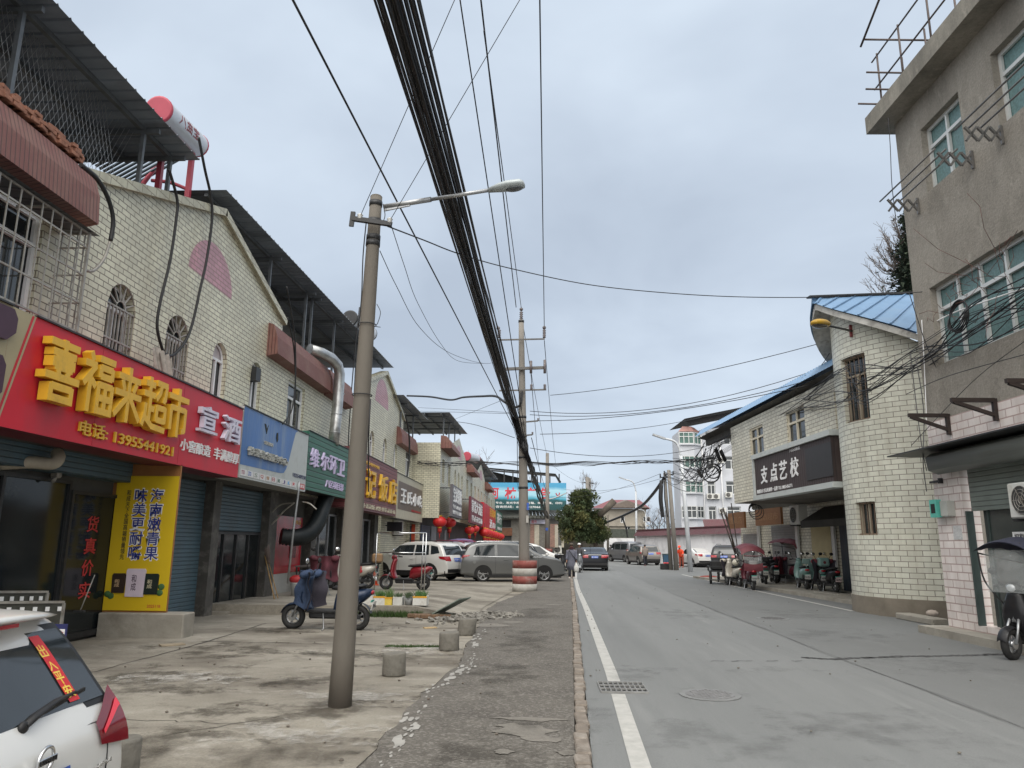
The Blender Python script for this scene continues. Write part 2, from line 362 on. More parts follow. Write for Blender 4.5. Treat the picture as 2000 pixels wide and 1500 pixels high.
def window(parent, pl, h0, h1, z0, z1, arch, frame, pane, off=-.12, fw=.05, mull=1, trans=None, panel=None, sub=True, cols=None):
    """a window: frame (part) and pane (sub-part)"""
    mb = MB(); pb = MB(); r = (h1-h0)/2; zs = z1-r if arch else z1
    zt = trans if trans else (zs if arch else None)
    pl.box(mb, h0, h0+fw, z0, zs, off, off+.05); pl.box(mb, h1-fw, h1, z0, zs, off, off+.05); pl.box(mb, h0+fw, h1-fw, z0, z0+fw, off, off+.05)
    if not arch: pl.box(mb, h0+fw, h1-fw, z1-fw, z1, off, off+.05)
    if zt and zt < z1-.05: pl.box(mb, h0+fw, h1-fw, zt-fw/2, zt+fw/2, off, off+.055)
    topz = zt-fw/2 if zt else z1-fw
    for i in range(mull):
        a = h0+(h1-h0)*(i+1)/(mull+1); pl.box(mb, a-fw*.5, a+fw*.5, z0+fw, topz, off, off+.055)
    for i in range(cols or 0):
        a = h0+(h1-h0)*(i+1)/(cols+1); pl.box(mb, a-fw*.35, a+fw*.35, zt+fw/2, z1-fw, off, off+.052)
    if arch:
        n = 14; c = (h0+h1)/2
        mb.tube([pl.p(c+(r-fw/2)*cos(pi*i/n), zs+(r-fw/2)*sin(pi*i/n), off+.025) for i in range(n+1)], fw/2, 4, smooth=False)
    f = build('window', mb, frame, parent)
    poly = arch_pts(pl, h0, h1, z0, z1, off-.01) if arch else [pl.p(h0, z0, off-.01), pl.p(h1, z0, off-.01), pl.p(h1, z1, off-.01), pl.p(h0, z1, off-.01)]
    pb.quad(*poly); build('pane', pb, pane, f)
    if panel: build('fanlight_panel', MB().quad(*[pl.p(c_, z_, off-.002) for c_, z_ in [((h0+h1)/2+(r-.02)*cos(pi*i/14), zs+.02+(r-.03)*sin(pi*i/14)) for i in range(15)]]), panel, f)
    return f
def text(body, pl, a0, a1, z0, z1, off, ext, mat, parent, name='lettering', bold=.012, shear=0.):
    """lettering as a mesh fitted to a rectangle of a plane"""
    c = bpy.data.curves.new('t', 'FONT'); c.body = body; c.extrude = .05; c.offset = bold; c.resolution_u = 2; c.shear = shear; c.space_line = 1.0; c.align_x = 'LEFT'
    t = bpy.data.objects.new('t', c); COL.objects.link(t)
    me = bpy.data.meshes.new_from_object(t.evaluated_get(bpy.context.evaluated_depsgraph_get())); bpy.data.objects.remove(t); bpy.data.curves.remove(c)
    vs = [v.co.copy() for v in me.vertices]
    x0 = min(v.x for v in vs); x1 = max(v.x for v in vs); y0 = min(v.y for v in vs); y1 = max(v.y for v in vs)
    mb = MB(); mb.v = [pl.p(a0+(v.x-x0)/(x1-x0)*(a1-a0), z0+(v.y-y0)/(y1-y0)*(z1-z0), off+ext*(v.z+.05)/.1) for v in vs]
    mb.f = [list(p.vertices) for p in me.polygons]; mb.sm = [False]*len(mb.f); bpy.data.meshes.remove(me)
    return build(name, mb, mat, parent)
def vtext(body, *a, **k): return text('\n'.join(body), *a, **k)

def film_mat(name, col=(.55, .58, .58), amt=.3):
    """clear plastic film: mostly see-through with a soft sheen"""
    m, t, b = base_mat(name); b.inputs['Base Color'].default_value = (*col, 1); b.inputs['Roughness'].default_value = .15
    n = nn(t, 'ShaderNodeTexNoise'); n.inputs['Scale'].default_value = 4; r = nn(t, 'ShaderNodeMapRange'); t.links.new(n.outputs[0], r.inputs[0]); r.inputs[3].default_value = amt*.4; r.inputs[4].default_value = amt*1.6
    t.links.new(r.outputs[0], b.inputs['Alpha']); MATS[name] = m; return m
BLOCK = {
 '喜': [((10, 92), (90, 92)), ((18, 77), (82, 77)), ((50, 100), (50, 77)), ((25, 70), (25, 54)), ((75, 70), (75, 54)), ((25, 66), (75, 66)), ((25, 55), (75, 55)), ((34, 54), (40, 40)), ((66, 54), (60, 40)), ((3, 39), (97, 39)), ((22, 28), (22, 0)), ((78, 28), (78, 0)), ((22, 24), (78, 24)), ((22, 6), (78, 6))],
 '福': [((20, 100), (28, 86)), ((4, 80), (40, 80)), ((38, 80), (4, 44)), ((23, 62), (23, 0)), ((28, 54), (42, 44)), ((47, 94), (99, 94)), ((54, 83), (54, 62)), ((92, 83), (92, 62)), ((54, 80), (92, 80)), ((54, 65), (92, 65)), ((51, 54), (51, 0)), ((95, 54), (95, 0)), ((51, 50), (95, 50)), ((73, 50), (73, 6)), ((51, 28), (95, 28)), ((51, 6), (95, 6))],
 '来': [((10, 80), (90, 80)), ((50, 100), (50, 0)), ((24, 74), (34, 56)), ((76, 74), (66, 56)), ((2, 50), (98, 50)), ((48, 48), (3, 8)), ((52, 48), (97, 8))],
 '超': [((7, 86), (45, 86)), ((26, 100), (26, 62)), ((2, 66), (50, 66)), ((29, 62), (29, 14)), ((29, 40), (48, 40)), ((12, 48), (12, 26)), ((12, 28), (2, 4)), ((10, 22), (42, 7)), ((40, 7), (99, 5)), ((52, 93), (97, 93)), ((93, 93), (90, 62)), ((92, 62), (80, 64)), ((71, 93), (66, 74)), ((67, 76), (52, 60)), ((58, 50), (58, 18)), ((93, 50), (93, 18)), ((58, 46), (93, 46)), ((58, 22), (93, 22))],
 '市': [((50, 100), (50, 80)), ((3, 80), (97, 80)), ((50, 80), (50, 0)), ((16, 62), (16, 12)), ((16, 58), (84, 58)), ((84, 62), (84, 14)), ((86, 17), (70, 14))]}
def block_text(ch, pl, a0, a1, z0, z1, off, ext, mat, parent, w=11.5):
    """heavy channel lettering: each stroke a thick bar, one mesh per character"""
    mb = MB(); sx = (a1-a0)/100; sz = (z1-z0)/100
    for k, (p, q) in enumerate(BLOCK[ch]):
        x0, y0, x1, y1 = *p, *q; dx_, dy_ = x1-x0, y1-y0; l = hypot(dx_, dy_); nx, ny = -dy_/l*w/2, dx_/l*w/2; e = ext+.0007*k
        mb.prism([pl.p(a0+x*sx, z0+y*sz, off) for x, y in ((x0+nx, y0+ny), (x0-nx, y0-ny), (x1-nx, y1-ny), (x1+nx, y1+ny))], pl.n*e)
    return build('lettering', mb, mat, parent)

def stain_mat(name, col, amt=.8, rough=.8, nscale=2.5):
    """a soft-edged stain lying on the ground: noise inside a round falloff on 0-1 UVs"""
    m, t, b = base_mat(name); b.inputs['Base Color'].default_value = (*col, 1); b.inputs['Roughness'].default_value = rough; b.inputs['Specular IOR Level'].default_value = .3
    uv = nn(t, 'ShaderNodeUVMap'); sb_ = nn(t, 'ShaderNodeVectorMath', operation='SUBTRACT'); t.links.new(uv.outputs[0], sb_.inputs[0]); sb_.inputs[1].default_value = (.5, .5, 0)
    ln = nn(t, 'ShaderNodeVectorMath', operation='LENGTH'); t.links.new(sb_.outputs[0], ln.inputs[0])
    tc = nn(t, 'ShaderNodeTexCoord'); n = nn(t, 'ShaderNodeTexNoise'); n.inputs['Scale'].default_value = nscale; n.inputs['Detail'].default_value = 9; n.inputs['Roughness'].default_value = .72; t.links.new(tc.outputs['Object'], n.inputs['Vector'])
    fa = nn(t, 'ShaderNodeMapRange'); t.links.new(ln.outputs['Value'], fa.inputs[0]); fa.inputs[1].default_value = .1; fa.inputs[2].default_value = .5; fa.inputs[3].default_value = -.02; fa.inputs[4].default_value = -.75
    st = nn(t, 'ShaderNodeMapRange', clamp=False); t.links.new(n.outputs[0], st.inputs[0]); st.inputs[1].default_value = .32; st.inputs[2].default_value = .68; st.inputs[3].default_value = .0; st.inputs[4].default_value = 1.25
    ad_2 = nn(t, 'ShaderNodeMath', operation='ADD'); t.links.new(st.outputs[0], ad_2.inputs[0]); t.links.new(fa.outputs[0], ad_2.inputs[1])
    r = nn(t, 'ShaderNodeMapRange'); t.links.new(ad_2.outputs[0], r.inputs[0]); r.inputs[1].default_value = .38; r.inputs[2].default_value = .85; r.inputs[3].default_value = 0; r.inputs[4].default_value = amt
    t.links.new(r.outputs[0], b.inputs['Alpha']); MATS[name] = m; return m
def stains(name, spots, mat, zf, lift):
    mb = MB()
    for i, (x, y, w, h) in enumerate(spots):
        z = lift+.0002*i; mb.quad(V((x-w, y-h, zf(x-w, y-h)+z)), V((x+w, y-h, zf(x+w, y-h)+z)), V((x+w, y+h, zf(x+w, y+h)+z)), V((x-w, y+h, zf(x-w, y+h)+z)), uv=[(0, 0), (1, 0), (1, 1), (0, 1)])
    return build(name, mb, mat, kind='structure')
# ================================================================= materials used widely
T_L = tile_mat('cream_tile', (.64, .62, .48), (.15, .125, .09), gap=.0085, stain=(.34, .3, .22), stainamt=.5)
T_P = tile_mat('pink_tile', (.52, .27, .31), (.2, .13, .12), stain=(.3, .2, .2), stainamt=.4)
T_R = tile_mat('sage_tile', (.66, .66, .57), (.2, .18, .15), w=.33, h=.128, stain=(.34, .3, .23), stainamt=.5)
T_D = tile_mat('ivory_tile', (.68, .655, .55), (.2, .17, .13), w=.3, h=.12, gap=.01, stain=(.34, .3, .22), stainamt=.55)
T_W = tile_mat('white_pink_tile', (.76, .7, .67), (.46, .34, .32), w=.36, h=.145, gap=.011, stain=(.4, .3, .26), stainamt=.5)
GLASS = M('window_glass', (.02, .026, .03), .06, var=.3, scale=1.5, spec=.8)
DGLASS = M('dim_glass', (.012, .016, .018), .1, var=.4, scale=1., spec=.35)
WHITE = M('white_frame', (.72, .73, .74), .4, var=.06)
STEEL = M('galvanised_steel', (.36, .37, .38), .38, .7, var=.2, scale=6)
OLDST = M('weathered_bars', (.33, .315, .285), .5, .3, var=.25, scale=6, dirt=(.16, .11, .08), dirts=5)
BLACK = M('black_rubber', (.012, .012, .013), .55, var=.3, scale=8)
DARK = M('dark_metal', (.03, .031, .033), .45, .2, var=.3, scale=5)
RUST = M('rusty_red_iron', (.2, .045, .045), .6, var=.3, scale=4)
ROOFD = rib_mat('dark_roof_sheet', (.075, .085, .1), .33, 0, .5, (.05, .045, .04), .7, .015)
SKIRT = rib_mat('maroon_ribbed_sheet', (.19, .075, .062), .085, 0, .6, (.27, .17, .13), .7, .02, line=.45)
CONC = M('plain_concrete', (.3, .28, .24), .85, var=.2, scale=2, bump=.4, dirt=(.17, .15, .12), dirts=1.2)
POLEC = M('pole_concrete', (.135, .121, .102), .85, var=.16, scale=2.5, bump=.3, dirt=(.12, .1, .085), dirts=2, stretch=(1, 1, .25))
DARKIN = M('dim_interior', (.03, .03, .03), .9, var=.3)
TYRE = M('tyre', (.018, .018, .018), .75, var=.2, scale=20)
ALLOY = M('alloy_rim', (.45, .46, .47), .28, .85, var=.08)
CHROME = M('chrome', (.6, .61, .62), .15, 1., var=.05)
REDLAMP = M('red_lamp_lens', (.3, .012, .02), .12, var=.2, scale=9, spec=.7)
HEADL = M('clear_lamp_lens', (.62, .65, .67), .08, .3, var=.1, spec=.8)
BPLATE = M('blue_plate', (.03, .1, .42), .35, var=.08)
LETW = M('white_letters', (.78, .78, .78), .45, var=.05)
LETR = M('red_letters', (.45, .03, .035), .5, var=.1)
GOLD = M('gold_letters', (.72, .42, .03), .42, var=.1, scale=2, dirt=(.4, .24, .03), dirts=2)

# ================================================================= the setting: ground, road, pavement
def xk(y):   # kerb line, left edge of the road
    P = [(-30, -.9), (0, .12), (6, .36), (20, .86), (37.5, 1.4), (50, 1.95), (70, 3.6), (90, 6.2), (130, 12), (220, 30)]
    for (a, b), (c, d) in zip(P, P[1:]):
        if y <= c: return b+(d-b)*(y-a)/(c-a)
    return P[-1][1]
def xr(y):   # right edge of the road
    P = [(-30, 8.4), (20, 8.05), (30, 7.95), (45, 8.0), (60, 9.2), (80, 11.2), (100, 13.5), (130, 19), (220, 38)]
    for (a, b), (c, d) in zip(P, P[1:]):
        if y <= c: return b+(d-b)*(y-a)/(c-a)
    return P[-1][1]
def xs(y):   # ragged edge between pavement and forecourt
    P = [(-30, -1.9), (4, -1.42), (6, -1.33), (8.5, -1.31), (10.4, -1.12), (12.4, -1.23), (15.3, -1.25), (18, -1.5), (22, -1.2), (27, -.5), (40, -.6), (60, .2), (90, 3), (220, 20)]
    for (a, b), (c, d) in zip(P, P[1:]):
        if y <= c: return b+(d-b)*(y-a)/(c-a)
    return P[-1][1]
def strip(mb, fl, fr, y0, y1, z, ny, nx=1, zf=None):
    def g(u, v):
        y = y0+(y1-y0)*v; a, b = fl(y), fr(y); x = a+(b-a)*u
        return V((x, y, z+(zf(x, y) if zf else 0)))
    return mb.grid(g, nx, ny, False)
G_FORE = ground_mat('forecourt_concrete', (.29, .268, .225), (.115, .1, .08), (.4, .378, .335), .5, 45, .16, streak=(.8, 1.25, 1))
G_ROAD = ground_mat('road_surface', (.186, .192, .19), (.152, .158, .157), (.216, .222, .218), .55, 70, .12, .8, streak=(1.3, .1, 1), bump=.2)
G_ROAD2 = ground_mat('darker_road_surface', (.158, .163, .161), (.14, .144, .142), (.182, .187, .184), .3, 70, .1, .8, streak=(1, .5, 1), bump=.15)
G_WALK = ground_mat('worn_asphalt', (.128, .118, .103), (.088, .08, .07), (.17, .157, .135), .9, 60, .3, .9, speck=(45, (.27, .255, .23), .5), bump=.5)
G_EARTH = ground_mat('bare_earth', (.16, .15, .12), (.1, .1, .07), (.2, .19, .16), .05, 8, .2)
build('ground', MB().quad((-2500, -60, -.7), (2500, -60, -.7), (2500, 4000, -.7), (-2500, 4000, -.7)), G_EARTH, kind='structure')
def dip(x, y):
    return -.36*max(0, min(1, (6.3-y)/2.4))*max(0, min(1, (-1.5-x)/.8))
def slabz(x, y):
    t = max(0, min(1, (x+3.1)/1.5)); t = t*t*(3-2*t)
    return (.22-.2*max(0, min(1, (y-17.3)/16)))*(1-t)+.012*t
def slabr(y): return -1.55+.07*max(0, y-20)
mb = MB(); strip(mb, lambda y: -9.5, lambda y: xs(y)+.06, -12, 17.3, 0, 60, 14, dip); strip(mb, lambda y: -9.5, lambda y: -2.5, 17.3, 17.35, 0, 1)
strip(mb, lambda y: -2.55, lambda y: xs(y), 17.3, 34, -.002, 20, 2); strip(mb, lambda y: -9.5, lambda y: xs(y), 33.2, 130, .015, 30, 2)
build('forecourt', mb, G_FORE, kind='structure')
mb = MB(); strip(mb, lambda y: -8.2, slabr, 17.3, 33.3, 0, 24, 20, slabz)
for i in range(16):
    x0 = -8.2+i*6.65/16; x1 = x0+6.65/16; mb.quad((x0, 17.3, -.02), (x1, 17.3, -.02), (x1, 17.3, slabz(x1, 17.3)), (x0, 17.3, slabz(x0, 17.3)))
build('raised_forecourt', mb, G_FORE, kind='structure')
mb = MB(); strip(mb, xk, xr, -20, 220, 0, 120, 2); build('road', mb, G_ROAD, kind='structure')
mb = MB(); strip(mb, lambda y: 4.35+.05*sin(y*.9)+(.02*(y-24) if y > 24 else 0), lambda y: xr(y)-.02, 2, 60, .004, 60, 2); build('road_patch', mb, G_ROAD2, kind='structure')
mb = MB(); strip(mb, lambda y: xr(y)-.03, lambda y: 60+y, -20, 220, -.006, 40, 1); build('yard', mb, G_ROAD2, kind='structure')
mb = MB(); jag = [.03*R.uniform(-1, 1) for _ in range(400)]
strip(mb, lambda y: xs(y)+jag[int((y+20)*4) % 400], lambda y: xk(y)-.13, -12, 46, .03, 232, 3, lambda x, y: .012*sin(x*3+y)*sin(y*.8))
for i in range(232):
    ya = -12+58*i/232; yb = ya+58/232; a = V((xs(ya)+jag[int((ya+20)*4) % 400], ya, .03)); b = V((xs(yb)+jag[int((yb+20)*4) % 400], yb, .03))
    mb.quad(a-Z*.06, a, b, b-Z*.06)
build('pavement', mb, G_WALK, kind='structure')
# brick kerb: rows of worn bricks
mb = MB(); y = 3.0
while y < 46:
    l = R.uniform(.2, .26) if R.random() < .8 else R.uniform(.3, .6); gap = R.uniform(.01, .05)
    if R.random() < .94:
        c = V((xk(y)-.065+R.uniform(-.012, .012), y+l/2, .0+R.uniform(-.006, .012))); mb.rbox(c, R.uniform(.1, .125), l, .1, R.uniform(-.05, .05), .012)
    y += l+gap
build('kerb', mb, M('kerb_brick', (.2, .17, .14), .9, var=.3, scale=5, bump=.5, dirt=(.33, .31, .28), dirts=2.5), kind='structure')
PAINT = M('road_paint', (.42, .415, .39), .7, var=.14, scale=6, dirt=(.32, .32, .3), dirts=5)
mb = MB()
def xl(y): return xk(y)+(.28 if y < 10 else max(.06, .28-.012*(y-10)))
strip(mb, xl, lambda y: xl(y)+.15, 3, 8.75, .006, 14); strip(mb, xl, lambda y: xl(y)+.15, 9.45, 46, .006, 50)
build('edge_line', mb, PAINT, kind='structure')
mb = MB(); strip(mb, lambda y: xr(y)-.22, lambda y: xr(y)-.1, 20.2, 44, .009, 30); build('edge_line', mb, PAINT, kind='structure')
# flaked old paint line and pale patches on the pavement
mb = MB()
for i in range(190):
    y = R.uniform(4.2, 14.6); dens = .5+.5*sin(y*2.1)
    if R.random() > .35+.6*dens: continue
    x = xs(y)+.13+R.gauss(0, .045)+.05*sin(y*1.3); r = R.uniform(.01, .036)*(1.3 if dens > .7 else .8); a0 = R.random()*6; k = R.randint(5, 7)
    mb.quad(*[(x+r*R.uniform(.5, 1.1)*cos(a0+6.283*j/k), y+r*3.2*R.uniform(.6, 1.1)*sin(a0+6.283*j/k), .034+.012*sin(x*3+y)*sin(y*.8)+.0004*(i % 9)) for j in range(k)])
build('flaked_paint_line', mb, M('flaked_paint', (.34, .33, .305), .75, var=.15, scale=8), kind='structure')
mb = MB()
for (px, py, w, h) in [(1020, 1425, .34, .3), (1180, 1418, .0, 0), (1060, 1443, .2, .16), (1110, 1470, .12, .12), (985, 1472, .1, .09), (1035, 1405, .42, .1), (960, 1222, .4, .5), (1000, 1216, .3, .3), (1085, 1181, .35, .25)]:
    if not w: continue
    c = gat(px, py, .03); k = 15
    mb.quad(*[(c.x+w*R.uniform(.45, 1.)*cos(6.283*j/k), c.y+h*R.uniform(.45, 1.)*sin(6.283*j/k), 0) for j in range(k)])
for p in mb.v: p.z = .036+.012*sin(p.x*3+p.y)*sin(p.y*.8)
build('pavement_patch', mb, ground_mat('pale_mortar', (.2, .185, .162), (.15, .14, .122), (.24, .225, .2), 3, 40, .14), kind='structure')
# cracks and joints in the forecourt
def crack(mb, pts, w, z, jit=.02, n=14):
    pts = [V(p) for p in pts]; P = []
    for a, b in zip(pts, pts[1:]):
        for i in range(n): t = i/n; q = a.lerp(b, t); P.append(q+V((R.uniform(-jit, jit), R.uniform(-jit, jit), 0)))
    P.append(pts[-1])
    for a, b in zip(P, P[1:]):
        t = (b-a).normalized(); s = V((-t.y, t.x, 0))*w*R.uniform(.4, 1.2); mb.quad(a-s+Z*z, b-s+Z*z, b+s+Z*z, a+s+Z*z)
mb = MB()
crack(mb, [(-7.3, 8.6, 0), (-5.6, 9.6, 0), (-5.5, 12.2, 0), (-5.6, 15.5, 0)], .018, .004); crack(mb, [(-5.6, 12.62, 0), (-3, 12.5, 0), (-1.5, 12.3, 0)], .016, .004)
crack(mb, [(-5.4, 14.2, 0), (-3.4, 14.06, 0), (-1.4, 13.9, 0)], .012, .004); crack(mb, [(-3.2, 6.6, 0), (-2.05, 7.87, 0), (-1.4, 7.9, 0)], .006, .003)
crack(mb, [(-5.5, 7.6, 0), (-4.2, 7.2, 0), (-2.6, 7.1, 0)], .006, .003, .05)
crack(mb, [(-6.6, 22, .163), (-4.2, 21.8, .163), (-2.6, 22, .163)], .014, .004); crack(mb, [(-6.6, 28, .088), (-4.2, 27.8, .088), (-2.2, 28, .088)], .016, .004)
build('forecourt_joint', mb, M('crack_dirt', (.05, .045, .037), .95, var=.4, scale=6), kind='structure')
mb = MB(); [crack(mb, [gat(px, 1292), gat(px+w_, 1291)], .012, .008, .03, 5) for px, w_ in ((1390, 25), (1430, 40), (1500, 20), (1545, 22))]; crack(mb, [gat(1570, 1285), gat(1620, 1288)], .05, .008, .03); crack(mb, [gat(1620, 1288), gat(1760, 1283), gat(1880, 1281), gat(2010, 1277)], .075, .008, .03, 24)
crack(mb, [gat(1150, 1225), gat(1290, 1226)], .006, .007, .01); crack(mb, [(4.35, 6, 0), (4.35, 24, 0)], .006, .008, .01, 40)
build('road_crack', mb, M('road_crack_tar', (.075, .075, .075), .9, var=.3, scale=5), kind='structure')
flat = lambda x, y: 0.
def spots(l): return [(*gat(px, py)[:2], w, h) for px, py, w, h in l]
stains('road_stain', spots([(1225, 1318, .6, .8), (1255, 1305, .8, .5), (1172, 1400, .3, 1.6), (1480, 1310, 1.2, .5), (1340, 1200, 1.4, 3), (1560, 1200, 1.9, 2.5), (1700, 1420, 2, 1.6), (1400, 1440, 1.6, 1.2), (1820, 1300, 1.6, 1.4), (1620, 1240, 2.2, 1.8), (1387, 1358, .8, .6)]), stain_mat('oil_stain', (.09, .093, .092), .17, .8, 2.), flat, .0095)
stains('forecourt_stain', spots([(330, 1330, 2.2, 1.6), (770, 1470, .6, .6), (560, 1390, 2.0, 1.0), (450, 1270, 2.4, 1.6), (620, 1330, 1.4, 1.2), (820, 1370, .7, 1.4), (700, 1280, 2., 1.4), (330, 1440, 1.8, .8), (540, 1470, 1.6, .7), (740, 1225, 1.8, 1.2), (560, 1230, 2.0, 1.3)]), stain_mat('mud_stain', (.08, .069, .054), .52, .8, 1.7), flat, .004)
stains('worn_patch', spots([(370, 1325, 1.6, .8), (600, 1430, 1.4, .8), (820, 1270, 1.0, 1.2), (690, 1360, 1.2, .8)]), stain_mat('lime_scuff', (.5, .48, .44), .6, .85, 3.5), flat, .0085)
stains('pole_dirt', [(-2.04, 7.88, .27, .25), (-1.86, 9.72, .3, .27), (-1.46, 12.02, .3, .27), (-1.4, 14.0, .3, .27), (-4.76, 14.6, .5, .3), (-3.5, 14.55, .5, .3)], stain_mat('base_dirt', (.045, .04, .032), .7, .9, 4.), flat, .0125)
stains('pavement_stain', [(-.4, 6.2, 1., 1.6), (-.5, 9.6, .8, 2.0), (-.3, 13, 1.0, 2.6), (-.2, 5.0, 1.0, .9), (-.2, 18, 1.2, 3)], stain_mat('damp_stain', (.06, .053, .043), .36, .8, 2.2), lambda x, y: .03+.012*sin(x*3+y)*sin(y*.8), .012)
mb = MB()
for i in range(60):
    y = R.uniform(6, 30); x = R.uniform(xk(y)+.2, 7.6) if R.random() < .6 else xk(y)+R.uniform(.02, .3); r = R.uniform(.006, .02); mb.blob((x, y, .008+r*.4), r, r*.8, r*.5, 5, 4)
build('road_grit', mb, M('grit', (.13, .12, .1), .9, var=.5, scale=20), kind='stuff', label='bits of grit and leaf litter along the road', cat='grit')
# drain grating
g = thing('drain_grate', (.895, 9.1, 0), 'black slotted iron drain grate set across the white edge line', 'drain')
mb = MB(); c = V((.895, 9.12, 0)); w, l = .52, .6
for yy in (-l/2, -l/6, l/6, l/2): mb.rbox((c.x, c.y+yy, .012), w, .024, .022)
for i in range(10): mb.rbox((c.x-w/2+w*i/9, c.y, .011), .013, l, .02)
build('grating', mb, M('grate_iron', (.26, .26, .25), .6, .4, var=.2, scale=9), g)
build('pit', MB().quad((c.x-w/2, c.y-l/2, .003), (c.x+w/2, c.y-l/2, .003), (c.x+w/2, c.y+l/2, .003), (c.x-w/2, c.y+l/2, .003)), M('pit_black', (.006, .006, .006), 1), g)
def manhole(x, y, r, lab, col):
    t = thing('manhole_cover', (x, y, 0), lab, 'manhole')
    mb = MB(); mb.cyl((x, y, .0), (x, y, .012), r, n=36)
    build('collar', mb, M('manhole_collar', (.185, .19, .19), .9, var=.15, scale=8), t)
    mb = MB(); mb.cyl((x, y, .012), (x, y, .017), r*.8, n=32)
    for i in range(-6, 7):
        for j in range(-6, 7):
            if hypot(i, j) < 6.2 and (i+j) % 2 == 0: mb.rbox((x+i*r*.115, y+j*r*.115, .019), r*.1, r*.05, .008, (i % 2)*1.57)
    build('lid', mb, M(col[0], col[1], .7, .3, var=.2, scale=12), t)
manhole(1.82, 8.79, .33, 'round manhole cover with a studded lid in the near grey road', ('manhole_lid', (.2, .2, .2)))
manhole(5.18, 17.85, .36, 'round dull manhole cover farther up the road near the curved tile tower', ('manhole_lid_far', (.15, .15, .15)))
# weeds, rubble and planks at the edge of the raised slab
GRASS = M('weed_green', (.045, .085, .02), .8, var=.5, scale=5)
mb = MB()
for i in range(2600):
    x = R.uniform(-4.6, -1.9); y = 17.28-abs(R.gauss(0, .1)); h = R.uniform(.03, .14)*(1.2 if x < -2.7 else .7); a = R.random()*6.28; w = R.uniform(.006, .014); t = V((cos(a), sin(a), 0)); q = V((x, y, 0))
    ln = V((R.uniform(-.05, .05), R.uniform(-.08, .03), h)); mb.quad(q-t*w, q+t*w, q+ln)
for i in range(900):
    x = R.uniform(-2.5, -1.35); y = 12.33+R.gauss(0, .025)+.05*(x+1.4); h = R.uniform(.015, .05); a = R.random()*6.28; t = V((cos(a), sin(a), 0))*.008; q = V((x, y, 0)); mb.quad(q-t, q+t, q+V((R.uniform(-.03, .03), R.uniform(-.03, .03), h)))
build('weeds', mb, GRASS, kind='stuff', label='green weeds growing along the slab edge and joints', cat='weeds')
mb = MB()
for i in range(520):
    u = R.gauss(0, .5); v = R.gauss(0, .45); x = -1.35+u; y = 17.1+v*.9+u*.55; z = max(0, .12*(1-hypot(u, v)))*R.random(); r = R.uniform(.015, .06)
    if x > -.45: continue
    q = V((x, y, z+.02)); a = V((R.uniform(-1, 1), R.uniform(-1, 1), R.uniform(-.4, .4))).normalized(); b = a.cross(V((R.random(), R.random(), R.random()))).normalized(); mb.obox(q, a*r, b*r*R.uniform(.5, 1), a.cross(b)*r*R.uniform(.2, .6))
build('rubble', mb, M('rubble_stone', (.2, .19, .17), .9, var=.6, scale=7), kind='stuff', label='heap of broken stone and mortar beside the pavement', cat='rubble')
mb = MB()
for i in range(70):
    x = R.uniform(-6, -.2); y = R.uniform(5.6, 16); r = R.uniform(.006, .022); q = V((x, y, r*.6+.002+(.03 if x > -1.2 else 0))); mb.blob(q, r, r*R.uniform(.6, 1), r*.6, 5, 4)
build('pebbles', mb, M('pebble_dark', (.14, .12, .1), .9, var=.5, scale=30), kind='stuff', label='scattered pebbles and bits on the forecourt', cat='pebbles')
WOOD = M('old_wood', (.14, .085, .05), .85, var=.4, scale=4, stretch=(8, 1, 1), bump=.4)
for (x, y, l, rz, z, lab) in [(-2.42, 16.85, .8, .05, .05, 'thick brown plank lying lowest by the rubble heap'), (-2.75, 17.02, .5, .1, .05, 'short brown timber offcut lying beside the weeds')]:
    mb = MB(); mb.rbox((x, y, z), l, .16, .08, rz, .01); build('plank', mb, WOOD, base=(x, y, 0), label=lab, cat='plank', group='planks by the rubble')
mb = MB(); a = V((-2.35, 17.25, .1)); b = V((-1.75, 17.1, .42)); mb.obox((a+b)/2, (b-a)/2, V((.1, .32, 0)), V((0, 0, .012))); build('asbestos_sheet', mb, M('sheet_green_grey', (.2, .24, .21), .8, var=.2), base=(-2.1, 17.2, 0), label='grey green sheet leaning on the rubble heap', cat='board')
# concrete stumps
def stump(x, y, r, h, lab, lean=0, z=0.):
    mb = MB(); n = 18; rings = []
    for zz, k in [(0, .98), (.03, 1.02), (h*.5, 1.0), (h-.02, 1.0), (h, .95)]:
        rings.append([V((x+lean*zz+r*k*cos(2*pi*j/n)*(1+.02*sin(j*3.1)), y+r*k*sin(2*pi*j/n), z+zz+(.01*cos(2*pi*j/n) if zz > .1 else 0))) for j in range(n)])
    mb.loft(rings); build('concrete_stump', mb, M('stump_concrete', (.17, .16, .138), .9, var=.25, scale=4, bump=.6, dirt=(.09, .085, .07), dirts=3), base=(x, y, z), label=lab, cat='bollard', group='cut concrete column stumps')
stump(-1.86, 9.72, .145, .265, 'dark stained concrete stump, nearest to the leaning lamp pole')
stump(-1.46, 12.02, .155, .265, 'pale concrete stump, middle one of the row by the pavement')
stump(-1.40, 14.0, .165, .285, 'leaning concrete stump by the pavement, nearest the rubble', .12)
stump(-2.98, 5.52, .15, .36, 'round pale stump half hidden behind the white car bumper', 0, -.12)
mb = MB(); mb.rbox((-2.2, 15.0, .012), .25, .12, .02, .5); build('cardboard_scrap', mb, M('cardboard', (.45, .33, .18), .9, var=.2), base=(-2.2, 15, 0), label='scrap of tan cardboard lying on the forecourt', cat='litter')
mb = MB(); mb.rbox((-5.85, 12.1, .012), .35, .2, .02, .7); build('flat_cloth', mb, M('tan_cloth', (.3, .25, .18), .9, var=.2), base=(-5.85, 12.1, 0), label='flat tan rag lying before the grey ledge', cat='litter')

